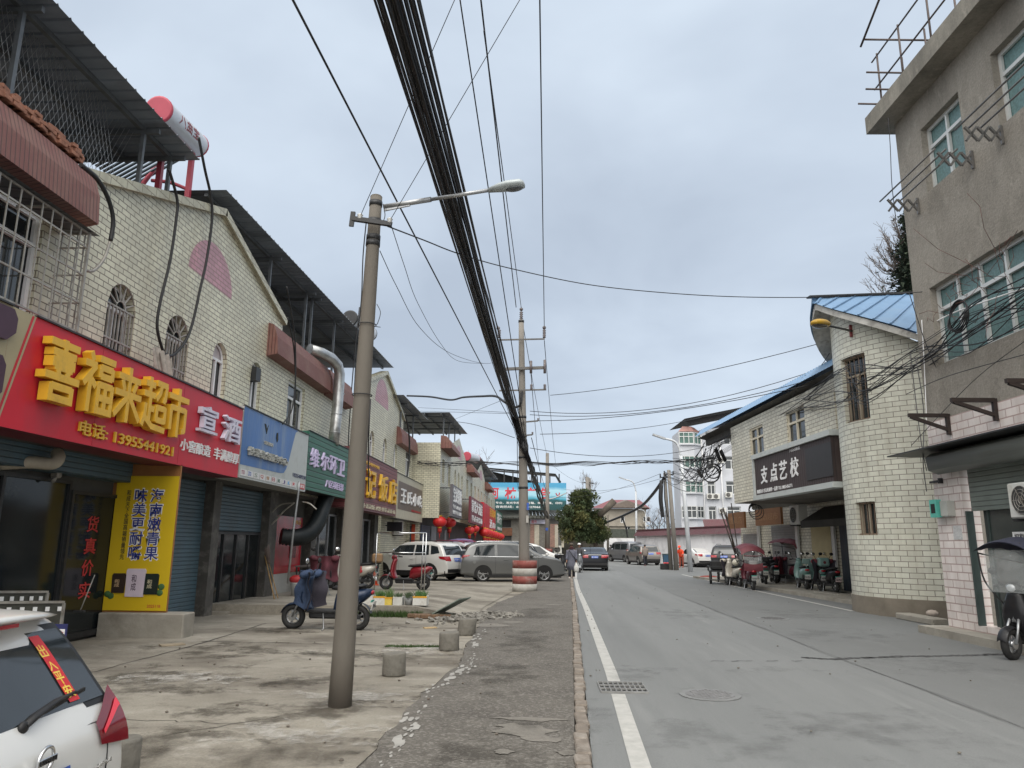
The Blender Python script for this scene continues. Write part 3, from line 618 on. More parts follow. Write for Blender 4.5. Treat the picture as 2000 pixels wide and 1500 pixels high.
# ================================================================= left tiled shop row
LW = PL((-7.1, 0, 0), (0, 1)); LS = PL((-7.7, 0, 0), (0, 1))
rowA = thing('shop_row', (-7.1, 22, 0), 'long two storey cream tiled shop row with gables and maroon sheet skirts', 'shop building')
def pw(pts):
    def f(a):
        for (x0, z0), (x1, z1) in zip(pts, pts[1:]):
            if a <= x1: return z0+(z1-z0)*(a-x0)/max(1e-9, x1-x0)
        return pts[-1][1]
    return f
prof = [(2, 6.95), (10.18, 6.95), (10.2, 7.1), (15, 8.69), (19.2, 7.45), (19.22, 6.95), (28.0, 6.95), (28.02, 7.7), (32.4, 9.08), (37.0, 7.72), (37.02, 6.95), (40.05, 6.95)]
arches = [(11.3, 12.14, 4.4, 5.84), (13.22, 14.12, 4.4, 5.9), (15.23, 15.96, 4.4, 5.88), (17.33, 18.02, 4.4, 5.95), (29.95, 30.75, 4.4, 6.15), (32.5, 33.3, 4.4, 6.2), (34.9, 35.7, 4.4, 6.25)]
rects = [(20.0, 21.45, 4.4, 6.05), (38.0, 39.5, 4.4, 6.35), (7.2, 9.6, 4.4, 6.1)]
mb = MB(); holes = [(*h, True) for h in arches]+[(*h, False) for h in rects]
wall(mb, LW, 2, 40.05, pw(prof), 2.95, holes, .24, extra=[p[0] for p in prof])
for y0, y1 in ((33.7, 40.05),): wall(mb, PL((-7.3, 0, 0), (0, 1)), y0, y1, 3, 0)
mb.quad((-7.1, 40.05, 0), (-13, 40.05, 0), (-13, 40.05, 6.9), (-7.1, 40.05, 6.9)); mb.quad((-7.1, 10.19, 6.3), (-7.4, 10.19, 6.3), (-7.4, 10.19, 7.1), (-7.1, 10.19, 7.1))
build('wall', mb, T_L, rowA)
for c, zc, r0 in ((14.83, 6.98, 1.05), (31.9, 7.5, 1.35)):
    mb = MB(); mb.quad(LW.p(c-r0, zc, .004), LW.p(c+r0, zc, .004), *[LW.p(c+r0*cos(pi*i/20), zc+r0*.86*sin(pi*i/20), .004) for i in range(1, 20)]); build('pink_fan_panel', mb, T_P, rowA)
CPT = []
for a, b in zip(prof, prof[1:]):
    if b[0]-a[0] > 1 and abs(b[1]-a[1]) > .5: CPT.append((LW.p(a[0], a[1]+.02, -.06), LW.p(b[0], b[1]+.02, -.06)))
for k in (0, 2):
    mb = MB()
    for p, q in CPT[k:k+2]: mb.beam(p, q+(q-p)*(.01 if k in (0, 2) else 0), .34, .16)
    build('coping', mb, MATS.get('coping_tile') or tile_mat('coping_tile', (.5, .48, .36), (.2, .17, .12), .3, .16), rowA)
for y0, y1 in ((2, 10.35), (18.2, 23.1), (23.3, 26.0), (35.4, 40.0)):
    mb = MB(); pr = [(-7.12, 7.16), (-6.95, 7.1), (-6.84, 6.78), (-6.8, 6.33), (-7.12, 6.26)]
    for (xa, za), (xb, zb) in zip(pr, pr[1:]): mb.quad((xa, y0, za), (xb, y0, zb), (xb, y1, zb), (xa, y1, za))
    for yy in (y0, y1): mb.quad(*[(x, yy, z) for x, z in (pr if yy == y0 else pr[::-1])])
    build('sheet_skirt', mb, SKIRT, rowA)
for i, h in enumerate(arches):
    f = window(rowA, LW, *h, True, WHITE, GLASS if i != 2 else DGLASS, -.2 if i < 2 else -.14, .055, 1, None, M('pale_fanlight', (.5, .45, .46), .8, var=.1) if i == 2 else None)
    if i < 2:
        mb = MB(); h0, h1, z0, z1 = h; r = (h1-h0)/2; zs = z1-r; c = (h0+h1)/2
        for k in range(9): a = h0+(h1-h0)*k/8; LW.box(mb, a-.012, a+.012, z0, zs, -.04, -.016)
        for zz in (zs, z0+.45): LW.box(mb, h0, h1, zz-.015, zz+.015, -.045, -.012)
        for k in range(1, 7):
            a = pi*k/7; mb.beam(LW.p(c+.13*cos(a), zs+.13*sin(a), -.03), LW.p(c+r*cos(a), zs+r*sin(a), -.03), .022)
        mb.tube([LW.p(c+.13*cos(pi*k/8), zs+.13*sin(pi*k/8), -.03) for k in range(9)], .012, 4)
        mb.tube([LW.p(c+r*cos(pi*k/14), zs+r*sin(pi*k/14), -.02) for k in range(15)], .014, 4)
        build('window_grille', mb, OLDST, rowA)
for i, h in enumerate(rects): window(rowA, LW, *h, False, WHITE, GLASS, -.13, .07, 1 if i != 2 else 2, h[3]-.45)
mb = MB(); LW.box(mb, 17.36, 17.66, 5.45, 5.78, -.1, .12); build('extractor_fan', mb, DARK, rowA)
# jutting steel cage over the near window
mb = MB(); X0, X1, Y0, Y1, Z0, Z1 = -7.08, -6.62, 6.2, 9.9, 4.5, 5.98
for i in range(19): y = Y0+(Y1-Y0)*i/18; mb.beam((X1, y, Z0), (X1, y, Z1), .015 if i not in (9, 18) else .036)
for i in range(4): x = X0+(X1-X0)*(i+.5)/4; mb.beam((x, Y1, Z0), (x, Y1, Z1), .014)
for z in (Z0, Z0+.42, Z0+.84, Z0+1.26, Z1): mb.beam((X1-.01, Y0, z), (X1-.01, Y1, z), .024); mb.beam((X0, Y1, z), (X1, Y1, z), .02)
for y in (7, 8, 9, 9.9): mb.beam((X0, y, Z1), (X1, y, Z1), .03)
build('window_cage', mb, OLDST, rowA)
mb = MB(); mb.quad((-7.08, 6, 6.06), (-6.55, 6, 6.0), (-6.55, 10.05, 6.0), (-7.08, 10.05, 6.06)); build('cage_cover', mb, ROOFD, rowA)
# roof terraces: dark sheet canopies on posts
def canopy(y0, y1, xe, xb, za, zb, posts, lab_parent, slope=0.0):
    mb = MB(); n = max(2, int((y1-y0)/.3))
    for i in range(n):
        ya = y0+(y1-y0)*i/n; yb = y0+(y1-y0)*(i+1)/n; z1 = za+(zb-za)*i/n; z2 = za+(zb-za)*(i+1)/n; rib = .035
        ym = ya+(yb-ya)*.8; zm = z1+(z2-z1)*.8
        for (p, pz, q, qz) in ((ya, z1, ym, zm), ):
            mb.quad((xe, p, pz), (xe, q, qz), (xb, q, qz+slope), (xb, p, pz+slope))
        yq = ym+(yb-ym)*.5; mb.quad((xe, ym, zm), (xe, yq, zm+rib), (xb, yq, zm+rib+slope), (xb, ym, zm+slope)); mb.quad((xe, yq, zm+rib), (xe, yb, z2), (xb, yb, z2+slope), (xb, yq, zm+rib+slope))
    rf = build('roof_canopy', mb, M('dark_sheet', (.185, .215, .26), .5, var=.25, scale=1.2, dirt=(.04, .04, .04), dirts=.8, stretch=(.3, 1, 1)), lab_parent)
    mb = MB()
    for x in [xe-.5-.95*i for i in range(int((xe-xb)/.95))]: mb.beam((x, y0+.1, za-.05), (x, y1-.1, zb-.05), .08, .09)
    for y in posts:
        t = (y-y0)/(y1-y0); z = za+(zb-za)*t
        mb.beam((xe-.45, y, 6.9), (xe-.45, y, z-.08), .07); mb.beam((xe-.15, y, z-.12), (xb, y, z-.12+slope), .06, .09)
    build('canopy_posts', mb, M('canopy_steel', (.13, .14, .15), .5, .4, var=.25, scale=3), rf)
canopy(1, 13.6, -7.0, -10.5, 9.05, 9.2, (6, 9, 12.3, 13.3), rowA); canopy(14.9, 33.6, -7.0, -10.8, 9.2, 9.62, (18.9, 22, 22.6, 25.2, 28.5), rowA); canopy(34.2, 42.3, -6.6, -10.2, 8.45, 8.5, (36, 39.5), rowA)
mb = MB(); mb.quad((-13, 1, 6.93), (-7.1, 1, 6.93), (-7.1, 40, 6.93), (-13, 40, 6.93)); mb.quad((-8.9, 10.6, 6.9), (-8.9, 1, 6.9), (-8.9, 1, 9.0), (-8.9, 10.6, 9.0)); mb.quad((-10.5, 40, 6.9), (-10.5, 14, 6.9), (-10.5, 14, 8.6), (-10.5, 40, 8.6))
mb.quad((-13, 10.6, 6.9), (-8.9, 10.6, 6.9), (-8.9, 10.6, 9.0), (-13, 10.6, 9.0))
build('terrace', mb, M('terrace_brown', (.12, .1, .085), .9, var=.35, scale=2), rowA)
mb = MB()
for i in range(76): y = 2.6+i*.115; mb.tube([(-7.55, y, 7.05), (-7.55, y+.9, 8.95)], .0035, 3); mb.tube([(-7.55, y+.9, 7.05), (-7.55, y, 8.95)], .0035, 3)
build('wire_mesh', mb, STEEL, rowA)
mb = MB()
for i in range(60):
    y = 4+6.1*i/60; n = 1 if R.random() < .5 else 2
    for k in range(n+1): mb.rbox((-7.0+R.uniform(-.03, .03), y+R.uniform(-.02, .02), 7.2+k*.065), .12, R.uniform(.09, .22), .06, R.uniform(-.2, .2), .006)
build('loose_bricks', mb, M('orange_brick', (.28, .13, .085), .9, var=.4, scale=9), rowA, kind='stuff')
# lower storey: recess wall, pillars, shutters, doors
SH_B = rib_mat('blue_shutter', (.075, .13, .165), .085, 1, .5, (.06, .07, .08), .6, .012)
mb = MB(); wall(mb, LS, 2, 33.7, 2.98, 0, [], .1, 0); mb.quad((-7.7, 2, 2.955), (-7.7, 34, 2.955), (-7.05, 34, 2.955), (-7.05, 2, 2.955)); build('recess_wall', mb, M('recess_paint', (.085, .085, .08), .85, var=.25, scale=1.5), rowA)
mb = MB(); LS.box(mb, 13.42, 16.68, .05, 2.9, .003, .05); build('roller_shutter', mb, SH_B, rowA)
mb = MB(); LS.box(mb, 17.06, 20.18, 1.86, 2.9, .003, .06); build('roller_shutter', mb, SH_B, rowA)
mb = MB(); LS.box(mb, 4, 13.25, 2.62, 2.95, .01, .32); build('roller_shutter', mb, SH_B, rowA)
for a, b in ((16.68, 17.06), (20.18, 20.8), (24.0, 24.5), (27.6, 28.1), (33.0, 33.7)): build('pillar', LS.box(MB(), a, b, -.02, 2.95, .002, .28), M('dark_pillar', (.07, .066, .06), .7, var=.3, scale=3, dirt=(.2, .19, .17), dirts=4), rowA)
def glassdoor(a0, a1, z0, z1, n, off=.02, mat=DARK):
    mb = MB(); w = .06
    for i in range(n+1): a = a0+(a1-a0)*i/n; LS.box(mb, a-w/2, a+w/2, z0, z1, off, off+.06)
    LS.box(mb, a0, a1, z1-w, z1, off+.002, off+.058); LS.box(mb, a0, a1, z0, z0+w*1.5, off+.002, off+.058)
    d = build('door', mb, mat, rowA); mb = MB(); mb.quad(LS.p(a0, z0, off+.02), LS.p(a1, z0, off+.02), LS.p(a1, z1, off+.02), LS.p(a0, z1, off+.02)); build('pane', mb, DGLASS, d); return d
glassdoor(4.2, 11.8, .05, 2.55, 5); d = glassdoor(11.85, 13.22, .05, 2.4, 1, .05)
for ch, z in zip('货真价实', (1.74, 1.38, 1.02, .66)): text(ch, LS, 12.35, 12.68, z, z+.27, .075, .004, LETR, d)
glassdoor(17.1, 20.15, .02, 1.84, 4); glassdoor(24.5, 27.6, .1, 2.6, 3, .02, STEEL); glassdoor(28.1, 33.0, .1, 2.6, 4, .02, STEEL)
# partition with the poster, and low ledge
mb = MB(); mb.box(-7.7, -6.5, 13.113, 13.16, .3, 2.95); build('partition', mb, M('orange_board', (.3, .13, .04), .7, var=.15), rowA)
mb = MB(); mb.rbox((-6.85, 13.15, .18), 1.5, .42, .44, 0, .02); build('ledge', mb, CONC, rowA)
mb = MB(); mb.box(-7.7, -6.95, 20.3, 24, 0, .17); mb.box(-7.7, -7.1, 17.1, 20.2, -.01, .06); build('step', mb, CONC, rowA)
PF = PL((0, 13.1, 0), (1, 0))
po = thing('advertising_poster', (-7.05, 13.1, .43), 'tall yellow poster with blue lettering facing the street beside the glass door', 'poster')
YEL = M('poster_yellow', (.62, .43, .01), .5, var=.06, scale=1)
mb = MB(); PF.box(mb, -7.62, -6.5, .43, 2.74, 0, .012); build('sheet', mb, YEL, po)
NAVY = M('poster_navy', (.02, .035, .22), .5, var=.05)
for body, a in (('海南嫩青果', -6.98), ('味美更耐嚼', -7.28)):
    vtext(body, PF, a-.02, a+.26, 1.26, 2.53, .013, .002, LETW, po, bold=.04); vtext(body, PF, a, a+.24, 1.28, 2.51, .0165, .002, NAVY, po, bold=.014)
vtext('和成天下全国高端销量领先', PF, -7.42, -7.34, 1.28, 2.49, .013, .002, M('ink', (.04, .035, .02), .6), po)
text('202511B', PF, -6.84, -6.6, .48, .53, .013, .002, LETR, po)
for a, z0, z1, w, col, ink in ((-7.38, .72, 1.05, .22, (.03, .018, .012), (.5, .35, .2)), (-6.8, .7, 1.05, .24, (.012, .02, .015), (.5, .45, .3)), (-7.08, .66, 1.13, .32, (.6, .52, .6), (.08, .05, .08))):
    mb = MB(); k = .02 if w < .3 else .025
    mb.prism([PF.p(a-w/2, z0, .0125), PF.p(a+w/2, z0, .0125), PF.p(a+w/2+.01, z1-.03, .0125), PF.p(a+w/2-.01, z1, .0125), PF.p(a-w/2+.01, z1, .0125), PF.p(a-w/2-.01, z1-.03, .0125)], PF.n*k)
    b = build('pouch', mb, M('pouch_%d' % int(w*1000+col[1]*1e4), col, .45, var=.12), po); vtext('和成', PF, a-.07, a+.02, z0+.1, z1-.1, .0125+k, .002, M('pouch_ink_%d' % int(w*1000), ink, .5), b)
mb = MB()
for cx_, cz_ in ((-7.56, .7), (-7.5, .67), (-6.62, .83), (-6.64, .73)): mb.blob(PF.p(cx_, cz_, .014), .06, .012, .055, 10, 6)
build('green_nut', mb, M('nut_green', (.05, .13, .04), .6, var=.3), po)
# ================================================================= shop signs of the left row
SG = PL((-6.5, 0, 0), (0, 1))
def sign(name, y0, y1, z0, z1, mat, label, under=None, x=-6.5, xb=-7.08, slant=0., trim=None, y1t=None):
    t = thing(name, ((x+xb)/2, (y0+y1)/2, z0), label, 'shop sign', 'shop signs on the left row')
    g = PL((x, 0, 0), (0, 1)); mb = MB()
    a = [g.p(y0, z0), g.p(y1, z0), g.p(y1, z1), g.p(y0+slant, z1)]; d = V((xb-x, 0, 0)); mb.quad(*a)
    for i in range(1, 4): p, q = a[i], a[(i+1) % 4]; mb.quad(q, p, p+d, q+d)
    build('panel', mb, mat, t)
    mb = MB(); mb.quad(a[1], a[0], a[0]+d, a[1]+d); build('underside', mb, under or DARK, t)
    mb = MB(); mb.beam(g.p(y0+slant, z1+.012), g.p(y1, z1+.012), .06, .022); build('cap_strip', mb, DARK, t)
    return t, g
RED = M('sign_red', (.52, .012, .028), .42, var=.09, scale=.6, spec=.4, dirt=(.36, .03, .045), dirts=.7, stretch=(1, 1, .5))
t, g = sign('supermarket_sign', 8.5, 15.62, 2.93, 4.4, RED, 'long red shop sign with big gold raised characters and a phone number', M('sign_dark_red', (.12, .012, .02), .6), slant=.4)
for i, ch in enumerate('喜福来超市'):
    a = 8.97+.795*i; block_text(ch, g, a, a+.75, 3.36, 4.21, .02, .13, GOLD, t)
text('电话:', g, 10.03, 10.72, 3.05, 3.26, .004, .03, GOLD, t, bold=.012); text('13955441921', g, 10.9, 12.73, 3.05, 3.215, .004, .03, GOLD, t, bold=.012)
LAV = M('lavender_letters', (.62, .6, .72), .4, var=.06, dirt=(.4, .3, .25), dirts=3)
text('宣', g, 13.5, 14.25, 3.63, 4.14, .01, .09, LAV, t, bold=.012); text('酒', g, 14.55, 15.4, 3.6, 4.12, .01, .09, LAV, t, bold=.012)
text('小窖酿造', g, 12.97, 14.2, 3.2, 3.42, .004, .02, LETW, t, bold=.012); text('丰满醇厚', g, 14.36, 15.57, 3.2, 3.43, .004, .02, LETW, t, bold=.012)
mb = MB(); [g.box(mb, a-.004, a+.004, 2.94, 4.39, .0, .002) for a in (10.4, 12.96)]; build('panel_seam', mb, M('seam_red', (.3, .01, .02), .5), t)
OLIVE = M('sign_olive', (.36, .31, .19), .5, var=.06)
t, g = sign('olive_sign', 4.5, 8.46, 2.93, 4.4, OLIVE, 'olive sign end with dark plum shapes at the left edge of the red sign')
mb = MB(); mb.quad(g.p(8.46, 2.93, .001), g.p(8.5, 2.93, .001), g.p(8.9, 4.4, .001), g.p(8.46, 4.4, .001)); build('panel_wedge', mb, OLIVE, t)
mb = MB(); mb.quad(g.p(8.43, 2.95, .003), g.p(8.47, 2.95, .003), g.p(8.86, 4.39, .003), g.p(8.82, 4.39, .003)); build('red_stripe', mb, RED, t)
mb = MB()
for z0, z1, b in ((3.95, 4.35, 8.5), (3.2, 3.75, 8.42)): mb.prism([g.p(7.6, z0, .004), g.p(b-.14, z0, .004), g.p(b, z0+.12, .004), g.p(b, z1-.1, .004), g.p(b-.08, z1, .004), g.p(7.6, z1, .004)], g.n*.06)
build('letter_part', mb, M('plum', (.06, .025, .045), .5), t)
BLUE = M('sign_blue', (.035, .13, .36), .35, var=.12, scale=.8, dirt=(.2, .27, .36), dirts=1.1, stretch=(1, 3, .4))
PALE = M('sign_pale', (.46, .49, .48), .45, var=.08, dirt=(.3, .31, .29), dirts=3)
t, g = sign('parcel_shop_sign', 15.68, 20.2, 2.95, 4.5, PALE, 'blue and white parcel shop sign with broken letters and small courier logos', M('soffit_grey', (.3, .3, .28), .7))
mb = MB(); mb.quad(g.p(15.68, 3.23, .004), g.p(18.2, 3.27, .004), g.p(18.42, 3.3, .004), g.p(18.58, 3.42, .004), g.p(18.72, 3.62, .004), g.p(19.02, 4.25, .004), g.p(19.12, 4.42, .004), g.p(19.3, 4.49, .004), g.p(15.68, 4.49, .004)); build('blue_panel', mb, BLUE, t)
GREYL = M('grey_letters', (.42, .42, .38), .5, .2, var=.3, scale=8)
text('快递综合服务中心', g, 16.0, 18.5, 3.47, 3.66, .006, .07, GREYL, t, bold=.012); text('STATION', g, 16.95, 17.5, 3.83, 3.91, .006, .02, GREYL, t)
mb = MB(); mb.prism([g.p(16.9, 4.3, .005), g.p(16.98, 4.3, .005), g.p(17.06, 4.18, .005), g.p(17.14, 4.3, .005), g.p(17.06, 4.08, .005)], g.n*.01); mb.prism([g.p(17.72, 4.2, .005), g.p(17.8, 4.22, .005), g.p(17.84, 4.05, .005), g.p(17.78, 3.98, .005), g.p(17.7, 4.08, .005)], g.n*.01); build('torn_hole', mb, M('torn', (.03, .035, .03), .9), t)
for i, (s_, c_) in enumerate([('YTO', (.3, .05, .1)), ('ZTO', (.05, .12, .4)), ('S', (.25, .3, .25)), ('Q', (.4, .1, .08)), ('快递', (.35, .2, .1)), ('日', (.4, .08, .08)), ('EMS', (.1, .2, .15)), ('J', (.1, .06, .2)), ('K', (.05, .3, .6)), ('J&T', (.55, .02, .03))]):
    a = 15.75+i*.37; mb = MB(); g.box(mb, a, a+.33, 3.0, 3.14, .004, .012); b = build('courier_logo', mb, M('logo_white', (.62, .62, .62), .5, var=.04), t); text(s_, g, a+.03, a+.2, 3.03, 3.12, .0125, .003, M('logo_%d' % i, c_, .5), b)
mb = MB(); g.box(mb, 19.6, 20.12, 3.0, 3.14, .004, .01); b = build('red_sticker', mb, LETR, t); text('免费发', g, 19.64, 20.08, 3.03, 3.12, .0105, .002, LETW, b)
text('18255489238', g, 19.1, 20.16, 3.27, 3.37, .004, .006, M('ink_blue', (.05, .06, .12), .5), t)
GREEN = rib_mat('sign_green', (.018, .12, .075), .155, 1, .45, (.03, .09, .06), .4, .012, line=.7)
t, g = sign('sanitation_sign', 20.24, 24.5, 3.02, 4.64, GREEN, 'green slatted shop sign with pale lilac characters')
LIL = M('lilac_letters', (.6, .52, .75), .4, var=.05)
for ch, a in zip('维尔环卫', (20.4, 21.4, 22.3, 23.2)): text(ch, g, a, a+.78, 3.68, 4.2, .004, .05, LIL, t, bold=.012)
text('八区项目部', g, 22.0, 24.0, 3.22, 3.46, .004, .03, LIL, t, bold=.008)
BROWN = rib_mat('sign_brown', (.19, .055, .06), .155, 1, .5, (.12, .05, .05), .4, .012, line=.6)
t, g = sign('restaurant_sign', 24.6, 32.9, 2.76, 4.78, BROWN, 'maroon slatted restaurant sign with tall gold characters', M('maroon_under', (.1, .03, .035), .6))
for ch, a in zip('王记饭店', (25.1, 27.0, 29.2, 31.15)): text(ch, g, a, a+1.45, 3.22, 4.28, .006, .1, GOLD, t, bold=.012)
text('卤菜·早餐·盖浇饭·水饺·炒菜·凉面·面', g, 25, 32.7, 2.84, 3.02, .006, .02, M('cream_letters', (.6, .55, .42), .5), t, bold=.008); text('电话13955489998', g, 25.2, 29.2, 4.42, 4.58, .006, .02, GOLD, t)
TAUPE = M('sign_taupe', (.13, .095, .075), .5, var=.08); CREAMF = M('sign_cream_frame', (.42, .39, .3), .55, var=.08)
t, g = sign('noodle_shop_sign', 33.0, 40.2, 2.7, 4.68, CREAMF, 'taupe shop sign in a cream frame with white characters, farthest on the near block')
mb = MB(); mb.quad(g.p(33.3, 3.1, .005), g.p(39.9, 3.1, .005), g.p(39.9, 4.36, .005), g.p(33.3, 4.36, .005)); build('face', mb, TAUPE, t)
for ch, a in zip('王氏小吃', (33.85, 35.5, 37.0, 38.5)): text(ch, g, a, a+1.2, 3.42, 4.05, .008, .06, LETW, t, bold=.012)
text('电话15855440', g, 36.8, 39.5, 3.12, 3.24, .008, .01, LETR, t)

# ================================================================= things in front of the left shops
# steel flue up the facade
t = thing('exhaust_duct', (-6.75, 24.2, 4.4), 'shiny galvanised exhaust duct with an elbow climbing the tiled wall', 'duct')
mb = MB()
pts = [(-6.6, 23.0, 4.6), (-6.6, 23.1, 5.2), (-6.6, 23.2, 5.8), (-6.6, 23.25, 6.4), (-6.6, 23.25, 6.95), (-6.64, 23.1, 7.2), (-6.75, 22.7, 7.34), (-6.95, 22.3, 7.4), (-7.2, 21.9, 7.42)]
mb.tube(pts, .17, 14); build('pipe', mb, M('duct_zinc', (.45, .46, .46), .32, .75, var=.25, scale=3, dirt=(.2, .18, .16), dirts=2), t)
mb = MB()
for z in (5.0, 5.6, 6.3): mb.torus((-6.6, 23.0+.1*(z-4.6)/.6, z), Z, .175, .016, 16, 6)
build('collar', mb, STEEL, t)
# big black corrugated flex duct in front of the stall
t = thing('flexible_duct', (-7.2, 24.6, 1.6), 'fat black corrugated duct curling in front of the red stall panel', 'duct')
ctrl = [at(548, 1047, 21.2), at(575, 1050, 21.4), at(598, 1045, 21.8), at(614, 1030, 22.2), at(624, 1010, 22.6), at(632, 985, 23.0), at(640, 965, 23.2)]
def smooth(pts, k=8):
    P = [pts[0]]+list(pts)+[pts[-1]]; o = []
    for i in range(1, len(P)-2):
        a, b, c, d = [V(q) for q in P[i-1:i+3]]
        for j in range(k):
            s = j/k; o.append(.5*((2*b)+(c-a)*s+(2*a-5*b+4*c-d)*s*s+(3*b-a-3*c+d)*s**3))
    o.append(V(P[-2])); return o
sp = smooth(ctrl, 9); mb = MB(); mb.tube(sp, [.25 if i % 2 else .205 for i in range(len(sp))], 14); build('hose', mb, M('duct_black', (.012, .016, .018), .5, var=.3), t)
# stall: red panel, table, poles
t = thing('food_stall', (-7.6, 22.2, .17), 'red food stall front with yellow dish names under the green sign', 'stall')
mb = MB(); LS.box(mb, 20.85, 23.62, .72, 2.36, .03, .09); build('red_panel', mb, M('stall_red', (.4, .012, .025), .18, var=.35, scale=1.2, spec=.7), t)
mb = MB(); LS.box(mb, 20.85, 23.62, -.0, .72, .03, .08); build('white_base', mb, M('stall_white', (.42, .42, .4), .6, var=.12), t)
mb = MB(); LS.box(mb, 22.55, 23.1, 1.15, 1.75, .09, .11); build('hatch', mb, M('hatch_maroon', (.16, .01, .02), .2), t)
for i, w in enumerate(('羊肉汤', '牛肉汤')): text(w, LS, 22.7, 23.45, 2.14-.27*i, 2.28-.27*i, .0905, .004, GOLD, t)
t = thing('side_table', (-7.0, 23.4, .19), 'dark folding table standing beside the red stall', 'table')
mb = MB(); mb.rbox((-7.0, 23.3, .9), .9, 1.3, .04); build('tabletop', mb, M('table_top', (.2, .19, .18), .5), t)
for dx_ in (-.4, .4):
    for dy_ in (-.6, .6): build('leg', MB().beam((-7+dx_, 23.3+dy_, .17), (-7+dx_, 23.3+dy_, .88), .035), DARK, t)
mb = MB(); mb.tube([at(562, 1140, 19.6), at(572, 1045, 19.6), at(583, 960, 19.6), at(584, 940, 19.6)], .03, 8); build('stall_pole', mb, STEEL, base=at(562, 1140, 19.6), label='thin steel pole propping the awning before the red stall', cat='pole')
t = thing('awning_frame', at(575, 985, 20.4), 'bare bent awning ribs folded under the green sign', 'awning')
for a in ([(575, 982), (548, 986), (530, 1003), (520, 1030)], [(575, 982), (555, 998), (535, 1020), (518, 1035)], [(590, 980), (605, 984), (618, 995)]):
    build('rib', MB().tube(smooth([at(x, y, 20.4) for x, y in a], 6), .022, 6), OLDST, t)
def stick(pts, r, mat, name, label, cat):
    pts = [V(p) for p in pts]; t = thing(name, pts[0], label, cat); build('handle', MB().tube(pts, r, 6), mat, t); return t
BAM = M('bamboo', (.3, .19, .08), .6, var=.3, scale=6)
stick([at(536, 1170, 19.3), at(517, 1085, 20.2)], .018, BAM, 'broom', 'bamboo pole leaning on the dark pillar beside the red stall', 'broom')
t = stick([at(543, 1168, 19.4), at(525, 1100, 20.2)], .014, BAM, 'mop', 'brown mop leaning upside down against the dark pillar', 'mop'); build('mop_head', MB().tube([at(525, 1100, 20.2), at(521, 1075, 20.25), at(519, 1050, 20.3)], [.04, .09, .05], 8), M('mop_cloth', (.13, .1, .09), .95, var=.4), t)
t = stick([at(157, 1192, 11.3), at(185, 1123, 11.5)], .008, OLDST, 'squeegee', 'thin pale squeegee handle leaning behind the glass door', 'squeegee'); build('blade', MB().rbox(at(155, 1194, 11.3), .16, .05, .03), DARK, t)
# basket of bags on the step
t = thing('plastic_tub', (-6.75, 21.0, .17), 'white tub of plastic bags with a red lid on the step', 'tub')
mb = MB(); rings = [[V((-6.75+r*cos(i*.5236), 21+r*sin(i*.5236), z)) for i in range(12)] for r, z in ((.2, .17), (.24, .5), (.25, .52))]; mb.loft(rings); build('tub', mb, M('tub_white', (.55, .56, .56), .4, var=.15, scale=7), t)
mb = MB(); mb.blob((-6.85, 21.05, .6), .2, .2, .12, 9, 6); build('red_lid', mb, LETR, t); mb = MB(); mb.blob((-6.6, 20.9, .46), .12, .12, .26, 9, 6); build('plastic_bag', mb, M('bag_film', (.55, .57, .58), .3, var=.2, scale=8), t)
# glass counter with labels before the near shop
t = thing('display_case', (-6.9, 10.6, 0), 'glass display case with white price cards before the near shop', 'display case')
mb = MB()
a, b, c_, d_ = at(-60, 1180, 9.0), at(124, 1178, 10.2), at(-60, 1159, 9.4), at(92, 1158, 10.6)
for p, q, h in ((a, b, .55), (c_, d_, .35)): e = (q-p); e.z = 0; e.normalize(); mb.prism([p, q, q-Z*h, p-Z*h], Z.cross(e)*.25)
build('case', mb, M('case_glass', (.07, .07, .06), .12, var=.3), t)
mb = MB()
for p, q in ((a, b), (c_, d_)): mb.beam(p+Z*.015, q+Z*.015, .05, .03); mb.beam(q, q-Z*.9, .04)
build('frame', mb, OLDST, t)
for i in range(6):
    for p, q, ks in ((a, b, .14), (c_, d_, .13)):
        mb = MB()
        s = p.lerp(q, .42+i*ks-.02)
        if .42+i*ks < 1: e = (q-p).normalized(); mb.obox(s-Z*.07+V((.02, -.03, 0)), e*.028, V((e.y, -e.x, 0))*.004, Z*.028); build('price_card', mb, LETW, t)
t = thing('shop_board', at(105, 1255, 9.4), 'small navy board with red characters on white beside the display case', 'board')
g = PL(at(86, 1262, 9.4)-Z*.3, (1, .25)); mb = MB(); g.box(mb, 0, .24, 0, .56, 0, .02); build('panel', mb, M('board_navy', (.02, .025, .12), .5), t); mb = MB(); g.box(mb, .02, .22, .34, .5, .02, .024); build('label_panel', mb, LETW, t); text('子专卖', g, .03, .21, .36, .48, .025, .003, LETR, t)
mb = MB(); mb.blob(g.p(.13, .17, .02), .06, .012, .07, 10, 6); build('sunflower', mb, GOLD, t)
mb = MB(); mb.tube(smooth([at(0, 906, 10.2), at(60, 903, 10.4), at(100, 906, 10.6), at(114, 896, 10.7), at(112, 885, 10.8)], 6), .09, 10); build('vent_pipe', mb, M('pipe_cream', (.38, .34, .27), .6, var=.2), base=at(60, 903, 10.4), label='cream vent pipe with an elbow under the red sign', cat='pipe')
mb = MB(); mb.rbox(at(110, 926, 11.3), .14, .1, .12, 0, .02); mb.tube([at(110, 930, 11.3), at(104, 940, 11.2)], .03, 6); build('security_camera', mb, OLDST, base=at(110, 926, 11.3), label='small security camera hanging over the glass door', cat='camera')
